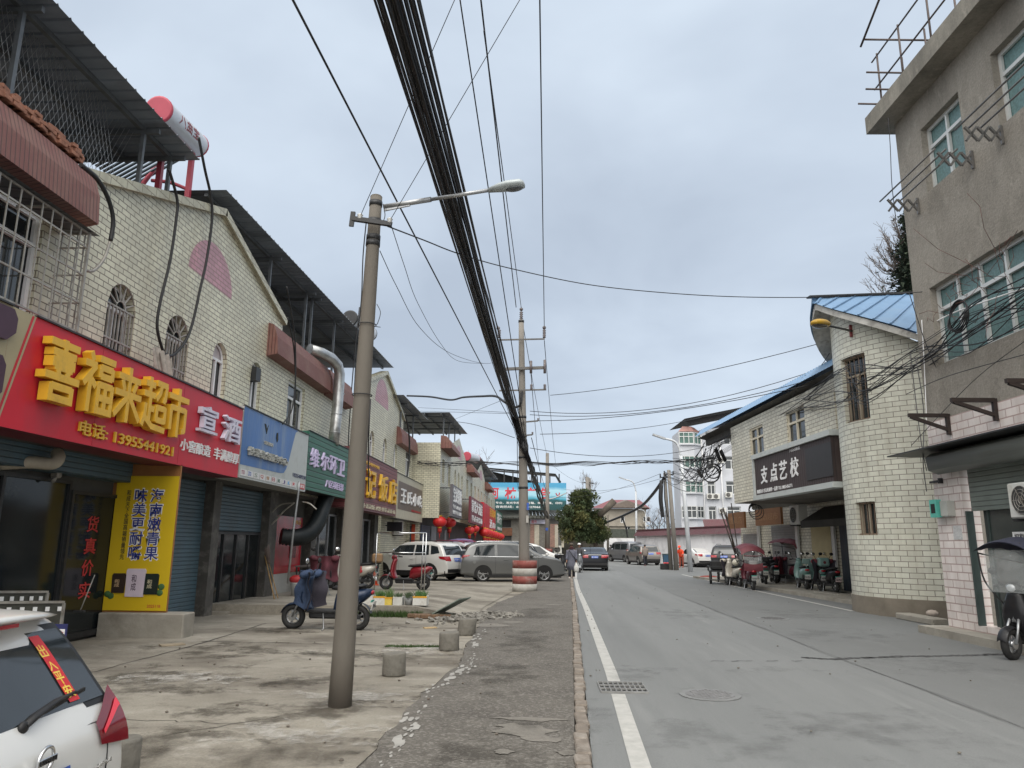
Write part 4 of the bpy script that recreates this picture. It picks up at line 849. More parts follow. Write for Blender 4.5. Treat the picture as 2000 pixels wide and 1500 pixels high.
# planters on the slab edge
def planter(px0, px1, hh, depth, body, soil, lab, leaf, rim=None, tall=.16, round_=False):
    y = 17.6; x0, x1 = at(px0, 1178, y).x, at(px1, 1178, y).x; t = thing('planter_box', ((x0+x1)/2, y+depth/2, .22), lab, 'planter', 'planters on the slab edge')
    mb = MB(); z0 = .218
    if round_:
        cx_ = (x0+x1)/2; r = (x1-x0)/2; mb.loft([[V((cx_+r*k*cos(i*.3927), y+.18+r*k*sin(i*.3927), z0+z)) for i in range(16)] for k, z in ((.8, 0), (1, hh), (.94, hh), (.9, hh-.03))])
    else:
        w = .018
        mb.box(x0, x1, y, y+depth, z0, z0+hh-.03); mb.box(x0, x1, y, y+w, z0+hh-.03, z0+hh); mb.box(x0, x1, y+depth-w, y+depth, z0+hh-.03, z0+hh); mb.box(x0, x0+w, y+w, y+depth-w, z0+hh-.03, z0+hh); mb.box(x1-w, x1, y+w, y+depth-w, z0+hh-.03, z0+hh)
    build('box', mb, body, t)
    if rim: build('rim_tape', MB().box(x0-.004, x1+.004, y-.005, y, z0+hh-.035, z0+hh+.004), rim, t)
    mb = MB(); n = int(260*(x1-x0)/.4)
    for i in range(n):
        q = V((R.uniform(x0+.03, x1-.03), R.uniform(y+.03, y+depth-.04), z0+hh-.03)); h = tall*R.uniform(.5, 1.2); a = R.random()*6.28; s = V((cos(a), sin(a), 0))*.006; tip = q+V((R.gauss(0, .05), R.gauss(0, .05), h)); mid = q.lerp(tip, .5)+Z*.015
        mb.quad(q-s, q+s, mid+s*.8, mid-s*.8); mb.quad(mid-s*.8, mid+s*.8, tip)
    build('leaves', mb, leaf, t)
FOAM = M('foam_white', (.62, .62, .59), .8, var=.1, scale=5, dirt=(.35, .33, .28), dirts=3); ORT = M('orange_tape', (.6, .3, .02), .5, var=.1)
L1, L2, L3 = M('onion_green', (.07, .16, .045), .6, var=.35, scale=9), M('chive_green', (.1, .18, .05), .6, var=.35, scale=9), M('dull_green', (.08, .12, .06), .7, var=.35, scale=9)
planter(703, 728, .21, .3, FOAM, None, 'plain white foam planter with thin herbs, at the left end of the row', L3)
planter(729, 751, .19, .3, FOAM, None, 'white foam planter with orange tape and short spring onions', L1, ORT)
planter(751, 765, .17, .3, M('foam_yellow', (.6, .45, .08), .7, var=.15), None, 'narrow yellow taped planter with the tallest bright green shoots', L2, ORT, .24)
planter(767, 785, .18, .3, M('foam_grey', (.5, .5, .47), .8, var=.12), None, 'greyish white foam planter with sparse seedlings beside the pail', L3, None, .12)
planter(787, 804, .19, .3, M('pail_grey', (.3, .31, .31), .6, var=.2), None, 'round grey pail planted with drooping leaves', L3, None, .14, True)
planter(806, 833, .2, .34, FOAM, None, 'widest white foam planter with orange rim, at the right end of the row', L1, ORT)
# clothes rack
t = thing('clothes_rack', (-5.2, 24.6, .13), 'bare shiny clothes drying frame standing before the white car', 'clothes rack')
y = 24.6
build('frame', MB().tube([at(737, 1041, y), at(833, 1041, y)], .02, 8).tube([at(734, 1079, y), at(832, 1080, y)], .018, 8), CHROME, t)
for px in (737, 827, 833): q = at(px, 1041, y); build('leg', MB().tube([q, V((q.x-.02, y, .12))], .018, 8), CHROME, t)
mb = MB(); mb.cyl((-6.25, 28.2, .085), (-6.25, 28.2, .115), .17); mb.cyl((-6.25, 28.2, .115), (-6.25, 28.2, .58), .12, .03)
t = thing('traffic_cone', (-6.25, 28.2, .085), 'small orange and white traffic cone before the white car', 'cone'); build('cone', mb, M('cone_orange', (.6, .09, .03), .5, var=.1), t)
mb = MB(); mb.cyl((-6.25, 28.2, .25), (-6.25, 28.2, .4), .096, .071); build('white_band', mb, LETW, t)
# led panel and air conditioner on the tiled pier
t = thing('led_panel', (-7.2, 35.3, 2.2), 'black unlit message panel on the tiled pier', 'sign'); g = PL((-7.25, 34.4, 0), (1, 0)); mb = MB(); mb.rbox((-6.85, 34.6, 2.35), .7, .12, .42, 0, .01); build('panel', mb, M('led_black', (.012, .01, .014), .3), t); mb = MB(); mb.beam((-7.3, 34.7, 2.4), (-6.9, 34.65, 2.4), .05); build('bracket', mb, DARK, t)
def aircon(c, e, lab, w=.8, h=.55, d=.28, fan=True, group='air conditioner units', bracket=True):
    """an outdoor unit on a wall: e is the viewer's right along the wall"""
    g = PL(c, e); t = thing('air_conditioner', c, lab, 'air conditioner', group); mb = MB(); mb.obox(g.p(w/2, h/2, d/2+.05), g.e*w/2, g.n*d/2, Z*h/2, .02); build('casing', mb, M('aircon_white', (.6, .6, .57), .5, var=.06, dirt=(.4, .37, .3), dirts=3), t)
    mb = MB(); c2 = g.p(w*.4, h*.5, d+.052); r = h*.4; mb.prism([c2+g.e*r*cos(-i*.314)+Z*r*sin(-i*.314) for i in range(20)], g.n*.006); f = build('fan', mb, M('fan_dark', (.05, .05, .05), .6), t)
    mb = MB(); [mb.torus(c2+g.n*.012, g.n, r*k, .006, 18, 4) for k in (1, .75, .5, .25)]; [mb.beam(c2+g.n*.012, c2+g.n*.012+g.e*r*cos(a)+Z*r*sin(a), .008) for a in (0, 1.05, 2.1, 3.14, 4.2, 5.24)]; build('grille', mb, OLDST, f)
    if bracket: mb = MB(); [mb.beam(g.p(a, -.03, 0), g.p(a, -.03, d+.1), .04) for a in (.12, w-.12)]; build('bracket', mb, DARK, t)
    return t
aircon((-7.28, 36.2, 2.0), (0, 1), 'air conditioner with an orange rusty front on the left tiled pier', 1.1, .7)
# solar water heater beyond the near canopy
def heater(p, q, r, endcol, lab, legs=True, tubes=True):
    p = V(p); q = V(q); d = (q-p).normalized(); t = thing('solar_water_heater', (p.x*.5+q.x*.5, p.y*.5+q.y*.5, 6.95), lab, 'water heater')
    build('tank', MB().tube([p, q], r, 20, False), M('tank_steel', (.55, .57, .6), .35, .3, var=.05), t)
    for a, b in ((p-d*.04, p), (q, q+d*.04)): build('end_cap', MB().tube([a-d*.02, a, b, b+d*.02], [r*.9, r*1.03, r*1.03, r*.9], 20), endcol, t)
    return t, d
ER = M('tank_red', (.4, .055, .085), .5, var=.08)
A0, A1 = at(312, 215, 13.2), at(383, 283, 15.0)
t, d = heater(A0, A1, .27, ER, 'white solar tank with red ends and red script behind the near canopy')
e = V((d.x, d.y, 0)).normalized(); g = PL(A0+(A1-A0)*.18-Z*0, (d.x, d.y))
n_ = V((e.y, -e.x, 0)); mb_ = text('八曲宝', PL((0, 0, 0), (1, 0)), 0, 1.1, -.12, .12, 0, .004, M('faded_red', (.5, .15, .17), .6), t)
for v in mb_.data.vertices:   # wrap the script round the tank
    a = v.co+_root(mb_).location; th = a.z/.27; s = a.x*.9+.35
    up = Z-d*Z.dot(d); up.normalize(); v.co = A0+d*s+n_*cos(th)*.274+up*sin(th)*.274-_root(mb_).location
mb = MB(); b0 = A1-d*.15-Z*.25; mb.beam(b0, (b0.x, b0.y, 8.3), .1); mb.tube(smooth([b0+V((-.1, 0, 0)), b0+V((-.6, -.1, -.25)), b0+V((-.95, -.2, -.9))], 8), .05, 6); mb.tube(smooth([b0-Z*.9, b0+V((-.4, -.05, -.75)), b0+V((-.8, -.1, -.72))], 8), .04, 6); b1 = A0+d*.3-Z*.25; mb.beam(b1, (b1.x, b1.y, 8.3), .1)
build('stand', mb, ER, t)
mb = MB()
for i in range(12): s = A0.lerp(A1, .05+.9*i/11); mb.tube([s-Z*.2, s+V((-1.3, -.15, -1.15))], .03, 6)
build('vacuum_tubes', mb, M('tube_glass', (.1, .13, .15), .12, .2), t)
heater(at(684, 622, 26.5), at(722, 652, 29.0), .3, DARK, 'black ended solar tank beyond the long canopy behind the lamp pole')
heater(at(912, 891, 55), at(930, 896, 57.5), .33, ER, 'small round white solar tank with a red end on the far roof')
# hanging pipes and hoses on the facade
def hose(name, pts, r, mat, lab, cat='cable', n=6, k=8): return build(name, MB().tube(smooth([V(p) for p in pts], k), r, n), mat, base=V(pts[0]), label=lab, cat=cat)
hose('insulated_pipe', [atx(158, 322, -6.42), atx(190, 350, -6.42), atx(212, 390, -6.42), atx(221, 430, -6.42), atx(216, 470, -6.42)], .035, BLACK, 'black insulated pipe hanging past the end of the near skirt', 'pipe')
hose('water_pipe', [atx(216, 468, -6.85), atx(203, 505, -6.85), atx(183, 528, -6.85), atx(165, 528, -6.85)], .025, OLDST, 'pale bent water pipe by the cage window', 'pipe')
hose('insulated_pipe', [atx(388, 268, -6.95), atx(400, 330, -6.95), atx(412, 385, -6.95), atx(414, 430, -6.95), atx(404, 505, -6.95), atx(392, 560, -6.95), atx(370, 650, -6.95), atx(340, 692, -6.95), atx(318, 690, -6.95)], .03, BLACK, 'long black hose running down across the pink fan panel', 'pipe')
hose('insulated_pipe', [atx(330, 330, -6.93), atx(346, 390, -6.93), atx(344, 430, -6.93), atx(332, 510, -6.93), atx(313, 590, -6.93), atx(307, 640, -6.93), atx(318, 685, -6.93)], .03, BLACK, 'black hose left of the pink fan panel, ending at the rag', 'pipe')
hose('facade_cable', [atx(560, 560, -6.42), atx(575, 650, -6.42), atx(577, 740, -6.42), atx(570, 800, -6.42), atx(552, 828, -6.42)], .02, BLACK, 'black cable swinging over the maroon skirt to the blue sign')
hose('facade_cable', [atx(562, 620, -6.46), atx(574, 680, -6.46), atx(577, 760, -6.46), atx(572, 830, -6.46)], .02, BLACK, 'straight black cable beside the square white window')
hose('facade_cable', [at(702, 600, 26), at(690, 720, 26), at(682, 830, 26), at(680, 880, 26)], .02, BLACK, 'thin cable hanging left of the lamp pole')
hose('facade_cable', [atx(791, 808, -6.4), atx(799, 850, -6.4), atx(799, 900, -6.4), atx(795, 930, -6.4)], .04, BLACK, 'thick cable down the far end window of the near block')
mb = MB(); c = atx(312, 690, -6.85)
for k in range(3):
    o_ = c+V((.05*k, -.14+.13*k, .06-.04*k)); mb.grid(lambda u, v, o_=o_, k=k: o_+V((.05*sin(u*9+k*2)*(.4+v)+.06*v, (u-.5)*.24*(1-.25*v), -.42*v-.03*sin(u*7+k))), 14, 8)
build('hanging_rag', mb, M('rag', (.3, .27, .24), .95, var=.3, scale=8), base=c, label='grey rags bundled at the window above the red sign', cat='rags')

# ================================================================= farther left block, set forward
BF = PL((-5.6, 0, 0), (0, 1))
rowB = thing('shop_row', (-5.6, 62, 0), 'farther cream tiled shop row set forward, hung with red lanterns', 'shop building')
profB = [(40.2, 7.0), (44.6, 7.0), (44.62, 7.5), (48.9, 8.45), (53.2, 7.5), (53.22, 7.0), (62.2, 7.0), (62.22, 7.5), (66.5, 8.6), (70.8, 7.5), (70.82, 7.0), (86, 7.0)]
mb = MB(); rB = [(40.9, 41.9, 4.9, 6.2), (43.2, 44.6, 4.9, 6.2)]+[(54+i*3.2, 55.3+i*3.2, 4.9, 6.2) for i in range(9)]; aB = [(46.6, 47.5, 4.6, 6.2), (48.6, 49.5, 4.6, 6.2), (50.6, 51.5, 4.6, 6.2)]
wall(mb, BF, 40.2, 86, pw(profB), 3.0, [(*h, False) for h in rB]+[(*h, True) for h in aB], .22, extra=[p[0] for p in profB])
mb.quad((-12, 40.2, 2.95), (-5.6, 40.2, 2.95), (-5.6, 40.2, 7.0), (-12, 40.2, 7.0)); mb.quad((-12, 40.21, 0), (-6.6, 40.21, 0), (-6.6, 40.21, 2.95), (-12, 40.21, 2.95)); build('wall', mb, T_L, rowB)
mb = MB(); mb.box(-8.4, -7.0, 40.1, 40.2, .1, 2.5); build('side_shutter', mb, SH_B, rowB)
mb = MB(); mb.box(-7.02, -6.85, 40.05, 40.19, .9, 2.6); build('couplet', mb, M('couplet_red', (.5, .06, .02), .6), rowB)
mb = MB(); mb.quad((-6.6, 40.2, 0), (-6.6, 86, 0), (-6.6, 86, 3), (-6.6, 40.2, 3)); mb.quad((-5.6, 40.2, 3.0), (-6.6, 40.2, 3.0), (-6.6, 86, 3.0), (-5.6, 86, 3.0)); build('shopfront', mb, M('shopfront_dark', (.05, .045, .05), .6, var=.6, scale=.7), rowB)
mb = MB(); SB = PL((-6.6, 0, 0), (0, 1)); SB.box(mb, 40.6, 43.6, .1, 2.6, .01, .05); build('roller_shutter', mb, rib_mat('navy_shutter', (.05, .07, .13), .1, 1, .5), rowB)
mb = MB(); SB.box(mb, 44, 46, .1, 2.6, .01, .05); SB.box(mb, 50, 50.9, .6, 2.5, .01, .05); build('doors', mb, M('grey_door', (.25, .25, .27), .5, var=.3), rowB)
for h in aB: window(rowB, BF, *h, True, WHITE, GLASS, -.18, .06, 1)
for h in rB: window(rowB, BF, *h, False, WHITE, GLASS, -.18, .07, 1, h[3]-.4)
for y0, y1 in ((40.2, 44.5), (54, 58.5), (71, 76)):
    mb = MB(); pr = [(-5.62, 7.4), (-5.3, 7.35), (-5.02, 6.95), (-5.0, 6.7), (-5.62, 6.7)]
    for (xa, za), (xb, zb) in zip(pr, pr[1:]): mb.quad((xa, y0, za), (xb, y0, zb), (xb, y1, zb), (xa, y1, za))
    for yy in (y0, y1): mb.quad(*[(x, yy, z) for x, z in (pr if yy == y0 else pr[::-1])])
    build('sheet_skirt', mb, SKIRT, rowB)
for c, zc in ((48.9, 7.1), (66.5, 7.2)): build('pink_fan_panel', MB().quad(*[BF.p(c+1.6*cos(pi*i/16), zc+.85*sin(pi*i/16), .005) for i in range(17)]), T_P, rowB)
canopy(41.5, 51.7, -5.35, -9.5, 8.9, 9.15, (42.5, 45, 48), rowB); canopy(62, 86, -5.3, -9, 8.7, 8.9, (66, 72, 80), rowB)
def bsign(y0, y1, z0, z1, col, rows, lab, frame=None, xs_=-4.9, w=.14):
    t = thing('hanging_shop_sign', (xs_, (y0+y1)/2, z0), lab, 'shop sign', 'signs on the farther block'); g = PL((xs_, 0, 0), (0, 1)); mb = MB(); mb.box(xs_-w, xs_, y0, y1, z0, z1); build('box', mb, col, t)
    for s_, a, b, c, d, m in rows: text(s_, g, y0+(y1-y0)*a, y0+(y1-y0)*b, z0+(z1-z0)*c, z0+(z1-z0)*d, .004, .02, m, t, bold=.012)
    mb = MB()
    for z in (z0+.2, z1-.2): mb.beam((xs_-w, y0+.1, z), (-5.6, y0+.1, z), .05); mb.beam((xs_-w, y1-.1, z), (-5.6, y1-.1, z), .05)
    mb.beam((xs_-w, y0-.02, z0-.02), (xs_-w, y1, z0-.02), .06); build('bracket', mb, frame or DARK, t); return t
MARO = M('maroon_board', (.16, .03, .045), .5, var=.1); DGR = M('deep_green_board', (.05, .14, .1), .5, var=.1); GRB = M('grey_board', (.12, .11, .12), .5, var=.1)
bsign(40.2, 44.9, 3.05, 4.75, GRB, [('宝龙锅贴', .08, .95, .45, .95, LETW), ('包子 水饺 面条', .06, .95, .26, .38, LETW), ('馄饨 早点 稀饭', .06, .95, .08, .2, LETW)], 'grey bracketed sign with white characters, nearest on the farther block', None)
bsign(50.4, 60.5, 3.0, 4.75, MARO, [('家常大酒店', .06, .95, .42, .92, LETW), ('早点夜宵面', .08, .95, .08, .32, LETW)], 'maroon bracketed sign with white characters above the lanterns')
bsign(61.2, 76.8, 2.95, 4.95, RED, [('百货鸿', .45, .98, .56, .95, GOLD), ('酒', .45, .66, .05, .45, LETW), ('超市', .7, .98, .08, .35, LETW)], 'deep red box sign with a yellow panel on the farther block', None, -4.9, .6)
bsign(77.2, 89, 2.9, 5.1, DGR, [('茶行', .15, .85, .4, .9, LETW), ('名烟名酒', .2, .9, .1, .25, LETW)], 'dark green sign at the far end of the farther block')
LANT = M('lantern_red', (.55, .02, .02), .45, var=.12, scale=6)
def lantern(p, r, lab, first=[None]):
    p = V(p)
    if first[0]:
        c = copy_thing(first[0], p, None, lab); c.scale = (r/.5,)*3; return c
    t = thing('red_lantern', (0, 0, 0), lab, 'lantern', 'red paper lanterns'); mb = MB(); P = []; n = 24
    mb.loft([[V(((.5*sin(pi*k/10)+.02)*(1+.035*cos(12*2*pi*j/24))*cos(2*pi*j/n), (.5*sin(pi*k/10)+.02)*(1+.035*cos(pi*j))*sin(2*pi*j/n), .4*cos(pi*k/10))) for j in range(n)] for k in range(11)]); build('globe', mb, LANT, t)
    mb = MB(); mb.cyl((0, 0, .38), (0, 0, .46), .18); mb.cyl((0, 0, -.46), (0, 0, -.38), .18); build('rim', mb, GOLD, t)
    mb = MB(); mb.cyl((0, 0, -.8), (0, 0, -.46), .15, .17, 10); mb.cyl((0, 0, -1.25), (0, 0, -.8), .02, .05, 6); build('tassel', mb, M('tassel_red', (.45, .03, .02), .7, var=.3, scale=20), t)
    mb = MB(); mb.tube([(0, 0, .46), (0, 0, .9)], .012, 4); build('string', mb, DARK, t); place(t, p); t.scale = (r/.5,)*3; first[0] = t; return t
for px, py, Y, r, lab in [(859, 1019, 40.5, .36, 'large red lantern, nearest, hanging at the corner of the farther block'), (878, 1021, 44, .36, 'second large red lantern beside the nearest one'), (917, 1036, 52, .33, 'orange red lantern hanging over the doorway below the maroon sign'), (928, 1033, 55, .3, 'smaller orange red lantern right of the doorway one')]: lantern(at(px, py, Y), r, lab)
for i in range(8): lantern(at(946+i*4.4, 1040+i*1.2, 62+i*3), .42+.03*(i % 2), 'small red lantern with yellow tassels in the row under the far signs')
# ================================================================= round corner building with the billboard (far centre)
YA = 90.0
def ax(px, py, Y=YA): return at(px, py, Y)
ad_ = thing('corner_building', (-1.5, YA, 0), 'round cornered brick building with a grey tile eave under the billboard', 'building')
x0, x1 = ax(972, 1050).x, ax(1099, 1050).x
mb = MB(); N = 16; rad = 4.0
foot = [V((x0-8, YA, 0)), V((x1-rad, YA, 0))]+[V((x1-rad+rad*sin(i*pi/2/N), YA+rad-rad*cos(i*pi/2/N), 0)) for i in range(1, N+1)]+[V((x1, YA+16, 0))]
zt = 5.0
acc = 0
for a, b in zip(foot, foot[1:]):
    l = (b-a).length; mb.quad(a, b, b+Z*zt, a+Z*zt, uv=[(acc, 0), (acc+l, 0), (acc+l, zt), (acc, zt)]); acc += l
build('wall', mb, tile_mat('grey_brick', (.2, .19, .17), (.12, .11, .1), .26, .09, .2), ad_)
RB = tile_mat('red_brick', (.27, .13, .1), (.3, .26, .23), .26, .09, .25); CB = tile_mat('pale_brick', (.5, .46, .38), (.3, .28, .24), .3, .14, .1)
AF = PL((0, YA, 0), (1, 0)); mb = MB()
for a, b in ((1039, 1046), (1072, 1085)): build('brick_panel', AF.box(MB(), ax(a, 1).x, ax(b, 1).x, 1.3, 4.0, .0, .03), RB, ad_)
for a, b in ((1046, 1054), (1080, 1085.5), (1091, 1095)): build('pale_panel', AF.box(MB(), ax(a, 1).x, ax(b, 1).x, 1.3, 3.9, .031, .06), CB, ad_)
mb = MB()
for a, b in zip(foot, foot[1:]):
    n = V(((b-a).y, -(b-a).x, 0)).normalized(); mb.quad(a+n*.9+Z*4.75, b+n*.9+Z*4.75, b-n*.3+Z*5.75, a-n*.3+Z*5.75); mb.quad(a+n*.9+Z*4.6, b+n*.9+Z*4.6, b+n*.9+Z*4.75, a+n*.9+Z*4.75)
build('tile_eave', mb, rib_mat('eave_tile', (.075, .08, .07), .3, 0, .7, depth=.06), ad_)
mb = MB(); AF.box(mb, ax(984, 1).x, ax(1008, 1).x, .1, 2.6, .01, .05); AF.box(mb, ax(987, 1).x, ax(1007, 1).x, 3.6, 4.4, .01, .05); build('dark_opening', mb, DARKIN, ad_)
sb = build('carved_board', AF.box(MB(), ax(983.5, 1).x, ax(1009, 1).x, 2.6, 3.5, .06, .2), M('carved_wood', (.17, .07, .035), .6, var=.3, scale=3), ad_)
mb = MB(); AF.box(mb, ax(1039, 1).x, ax(1064, 1).x, 4.02, 4.5, .04, .08); b = build('small_sign', mb, M('small_sign', (.4, .4, .5), .5), ad_); text('超市', AF, ax(1041, 1).x, ax(1050, 1).x, 4.06, 4.45, .082, .01, LETR, b)
mb = MB(); AF.box(mb, x0-8, x1-2, 0, 1.25, .02, .35); build('plinth', mb, M('plinth_brown', (.13, .1, .075), .85, var=.25, scale=2), ad_)
bb = thing('billboard', (-1.5, YA-.9, 5.7), 'wide blue landscape billboard with red characters on the corner building roof', 'billboard')
BP = PL((0, YA-1.0, 0), (1, 0)); bx0, bx1 = at(968, 1, YA-1).x, at(1099.5, 1, YA-1).x; bz0, bz1 = at(1030, 996, YA-1).z, at(1030, 943, YA-1).z
m, tt, b_ = base_mat('billboard_print'); b_.inputs['Roughness'].default_value = .5
tc = nn(tt, 'ShaderNodeUVMap'); sp = nn(tt, 'ShaderNodeSeparateXYZ'); tt.links.new(tc.outputs[0], sp.inputs[0])
nz = nn(tt, 'ShaderNodeTexNoise'); nz.inputs['Scale'].default_value = .5; nz.inputs['Detail'].default_value = 6; tt.links.new(tc.outputs[0], nz.inputs['Vector'])
mr = nn(tt, 'ShaderNodeMapRange'); tt.links.new(sp.outputs[1], mr.inputs[0]); mr.inputs[1].default_value = bz0; mr.inputs[2].default_value = bz1
aa = nn(tt, 'ShaderNodeMath', operation='MULTIPLY_ADD'); tt.links.new(nz.outputs[0], aa.inputs[0]); aa.inputs[1].default_value = .3; tt.links.new(mr.outputs[0], aa.inputs[2])
rr = nn(tt, 'ShaderNodeValToRGB'); tt.links.new(aa.outputs[0], rr.inputs[0]); cr = rr.color_ramp
for i, (p, c) in enumerate([(.0, (.01, .05, .05)), (.5, (.012, .08, .09)), (.56, (.05, .3, .42)), (.68, (.3, .55, .66)), (.85, (.35, .58, .68)), (1., (.06, .3, .5))]):
    el = cr.elements[i] if i < 2 else cr.elements.new(p); el.position = p; el.color = (*c, 1)
tt.links.new(rr.outputs[0], b_.inputs['Base Color']); MATS['billboard_print'] = m
build('print', BP.box(MB(), bx0, bx1, bz0, bz1, 0, .12), m, bb)
LB = M('board_red', (.5, .04, .06), .5)
for ch, a, b in (('河', 970, 986), ('林', 996, 1016), ('广', 1030, 1048), ('告', 1056, 1072)): text(ch, BP, at(a, 1, YA-1).x, at(b, 1, YA-1).x, bz0+1.25, bz1-.55, .125, .01, LB, bb, bold=.03)
text('专业、发光字招牌、灯箱、喷绘写真、印刷', BP, bx0+.9, bx1-.5, bz0+.68, bz0+.95, .125, .01, LETW, bb); text('咨询热线：0554-8127066', BP, bx0+.9, bx0+6.2, bz0+.2, bz0+.5, .125, .01, LETW, bb); mb = MB(); mb.tube(smooth([BP.p(at(1082, 1, YA-1).x, bz1-1.2, .13), BP.p(at(1086, 1, YA-1).x, bz1-1.6, .13), BP.p(at(1088, 1, YA-1).x, bz1-1.15, .13)], 5), .06, 4); build('bird_mark', mb, LB, bb)
sh = thing('rooftop_shed', (-1, YA+3, 5.7), 'long dark open rooftop shed above the billboard', 'shed')
mb = MB(); p = [ax(974, 912), ax(1085, 926), ax(1096, 942)]; zs_ = [q.z for q in p]
mb.quad((p[0].x-3, YA-.6, zs_[0]), (p[1].x, YA-.6, zs_[1]), (p[1].x, YA+8, zs_[1]+.6), (p[0].x-3, YA+8, zs_[0]+.6)); mb.quad((p[1].x, YA-.6, zs_[1]), (p[2].x, YA-.6, zs_[2]), (p[2].x, YA+8, zs_[2]+.4), (p[1].x, YA+8, zs_[1]+.6)); mb.quad((p[0].x-3, YA+8, 6), (p[2].x, YA+8, 6), (p[2].x, YA+8, zs_[2]), (p[0].x-3, YA+8, zs_[0]+.6))
build('roof', mb, M('shed_roof', (.055, .058, .06), .6, var=.4, scale=.6), sh); mb = MB()
for px in (985, 1002, 1020, 1038, 1056, 1074, 1092): q = ax(px, 930); mb.beam((q.x, YA-.3, 5.8), (q.x, YA-.3, zs_[1] if px > 1050 else zs_[0]-.4), .14)
mb.beam((p[0].x-3, YA-.3, zs_[0]-.3), (p[1].x, YA-.3, zs_[1]-.25), .18); build('posts', mb, DARK, sh)
aircon((x1-1.0, YA+.6, .6), (1, 0), 'lone air conditioner at the foot of the round brick corner', .9, .9, .4)

# ================================================================= right: bare cement building
FW = PL((7.755, 15.25, 0), (.03, -1))
blF = thing('cement_building', (7.8, 12, 0), 'tall bare cement rendered building at the right edge', 'building')
CEM = ground_mat('cement_render', (.285, .262, .228), (.2, .183, .158), (.37, .345, .3), .9, 22, .14, .95, streak=(1, 1, .55), bump=.9)
fh = [(.95, 2.3, 8.65, 10.05), (3.3, 5.6, 8.7, 10.1), (.62, 3.5, 5.12, 6.72), (4.6, 7, 5.12, 6.72)]
mb = MB(); wall(mb, FW, 0, 13, 11.0, 4.07, [(*h, False) for h in fh], .2); far = FW.p(0, 0); mb.quad(far+V((9, .3, 0))+Z*0, far, far+Z*11, far+V((9, .3, 11)))
build('render_wall', mb, CEM, blF)
mb = MB(); wall(mb, FW, 0, 13, 4.068, .12, [(.92, 4.2, .25, 3.05, False)], .3, .012); build('tile_wall', mb, T_W, blF)
mb = MB(); FW.box(mb, -.35, 13, 10.72, 11.12, -.5, .46); build('parapet', mb, ground_mat('parapet_cement', (.28, .26, .22), (.15, .14, .12), (.35, .32, .27), 1.2, 25, .12, .9, streak=(1, 1, .4)), blF)
mb = MB(); FW.box(mb, -.2, 13, .0, .14, -.3, .5); build('step', mb, CONC, blF)
FROST = M('frosted_green_glass', (.115, .2, .2), .38, var=.3, scale=22, spec=.4)
FRAME = M('aluminium_frame', (.6, .61, .6), .4, .2, var=.05)
for i, h in enumerate(fh): window(blF, FW, *h, False, FRAME, FROST, -.18, .07, 3 if i >= 2 else (1 if i == 0 else 2), h[3]-.44 if i != 2 else 6.24, None, True, 3 if i >= 2 else (1 if i == 0 else 2))
mb = MB(); SHG = rib_mat('sage_shutter', (.17, .2, .18), .09, 1, .5, (.1, .11, .1), .5, .012); FW.box(mb, 1.02, 4.1, 2.27, 3.05, -.14, -.08); build('roller_shutter', mb, SHG, blF)
mb = MB()
mb.loft([[FW.p(a, 3.06, -.02), FW.p(a, 2.98, .2), FW.p(a, 3.05, .38), FW.p(a, 3.3, .42), FW.p(a, 3.38, .3), FW.p(a, 3.4, -.02)] for a in (.55, 4.3)]); build('shutter_box', mb, M('shutter_box', (.13, .14, .13), .45, .2, var=.2, stretch=(1, .2, 4)), blF)
mb = MB(); mb.obox(FW.p(2.1, 3.43, .32), FW.e*2.5, FW.n*.36, Z*.012-FW.n*.0); build('awning_board', mb, DARK, blF)
mb = MB(); FW.box(mb, .98, 1.03, .25, 2.27, -.1, .02); FW.box(mb, 1.32, 1.37, .25, 2.27, -.22, -.16); build('door_rail', mb, M('rail_green', (.06, .085, .08), .5, .3), blF)
dd = build('glass_door', FW.box(MB(), 1.2, 4.1, .25, 2.4, -.2, -.18), M('door_glass', (.06, .068, .066), .1, var=.2, scale=1.2), blF)
mb = MB(); FW.box(mb, 1.95, 2.3, 1.72, 1.88, -.178, -.17); b = build('notice', mb, LETW, dd); text('招租', FW, 2.0, 2.25, 1.75, 1.85, -.169, .003, BLACK, b)
build('paper_notice', FW.box(MB(), .52, .8, 1.76, 2.02, .014, .02), M('paper', (.55, .55, .55), .7, var=.2, scale=30), blF)
for i, (a, z0, z1) in enumerate(((.8, 3.72, 4.12), (2.25, 3.75, 4.14), (3.75, 3.76, 4.15))):
    mb = MB(); mb.beam(FW.p(a, z0, .04), FW.p(a, z1, .04), .07); mb.beam(FW.p(a, z1-.03, .04), FW.p(a, z1-.03, .78), .07); mb.beam(FW.p(a, z0+.1, .06), FW.p(a, z1-.06, .74), .06)
    build('wall_bracket', mb, M('bracket_iron', (.035, .025, .022), .6, .3, var=.3), blF)
mt = thing('electric_meter', FW.p(.4, 2.2, .2), 'turquoise meter beside a grey box on the white tiles', 'meter'); mb = MB(); FW.box(mb, .42, .66, 2.2, 2.48, .013, .16); build('box', mb, M('meter_grey', (.42, .43, .4), .5), mt)
mb = MB(); FW.box(mb, .12, .36, 2.18, 2.52, .1, .2); q = build('meter_case', mb, M('turquoise', (.12, .5, .42), .35), mt); build('meter_face', FW.box(MB(), .17, .31, 2.26, 2.44, .2, .206), BLACK, q)
mb = MB(); FW.box(mb, -.05, .36, 2.86, 2.9, .02, .06); FW.box(mb, .33, .37, 2.83, 2.93, .02, .1); build('iron_bar', mb, DARK, blF)
aircon(FW.p(2.86, 2.07, .06), FW.e, 'white air conditioner jutting over the canopied scooter at the right edge', .8, .55, .3)
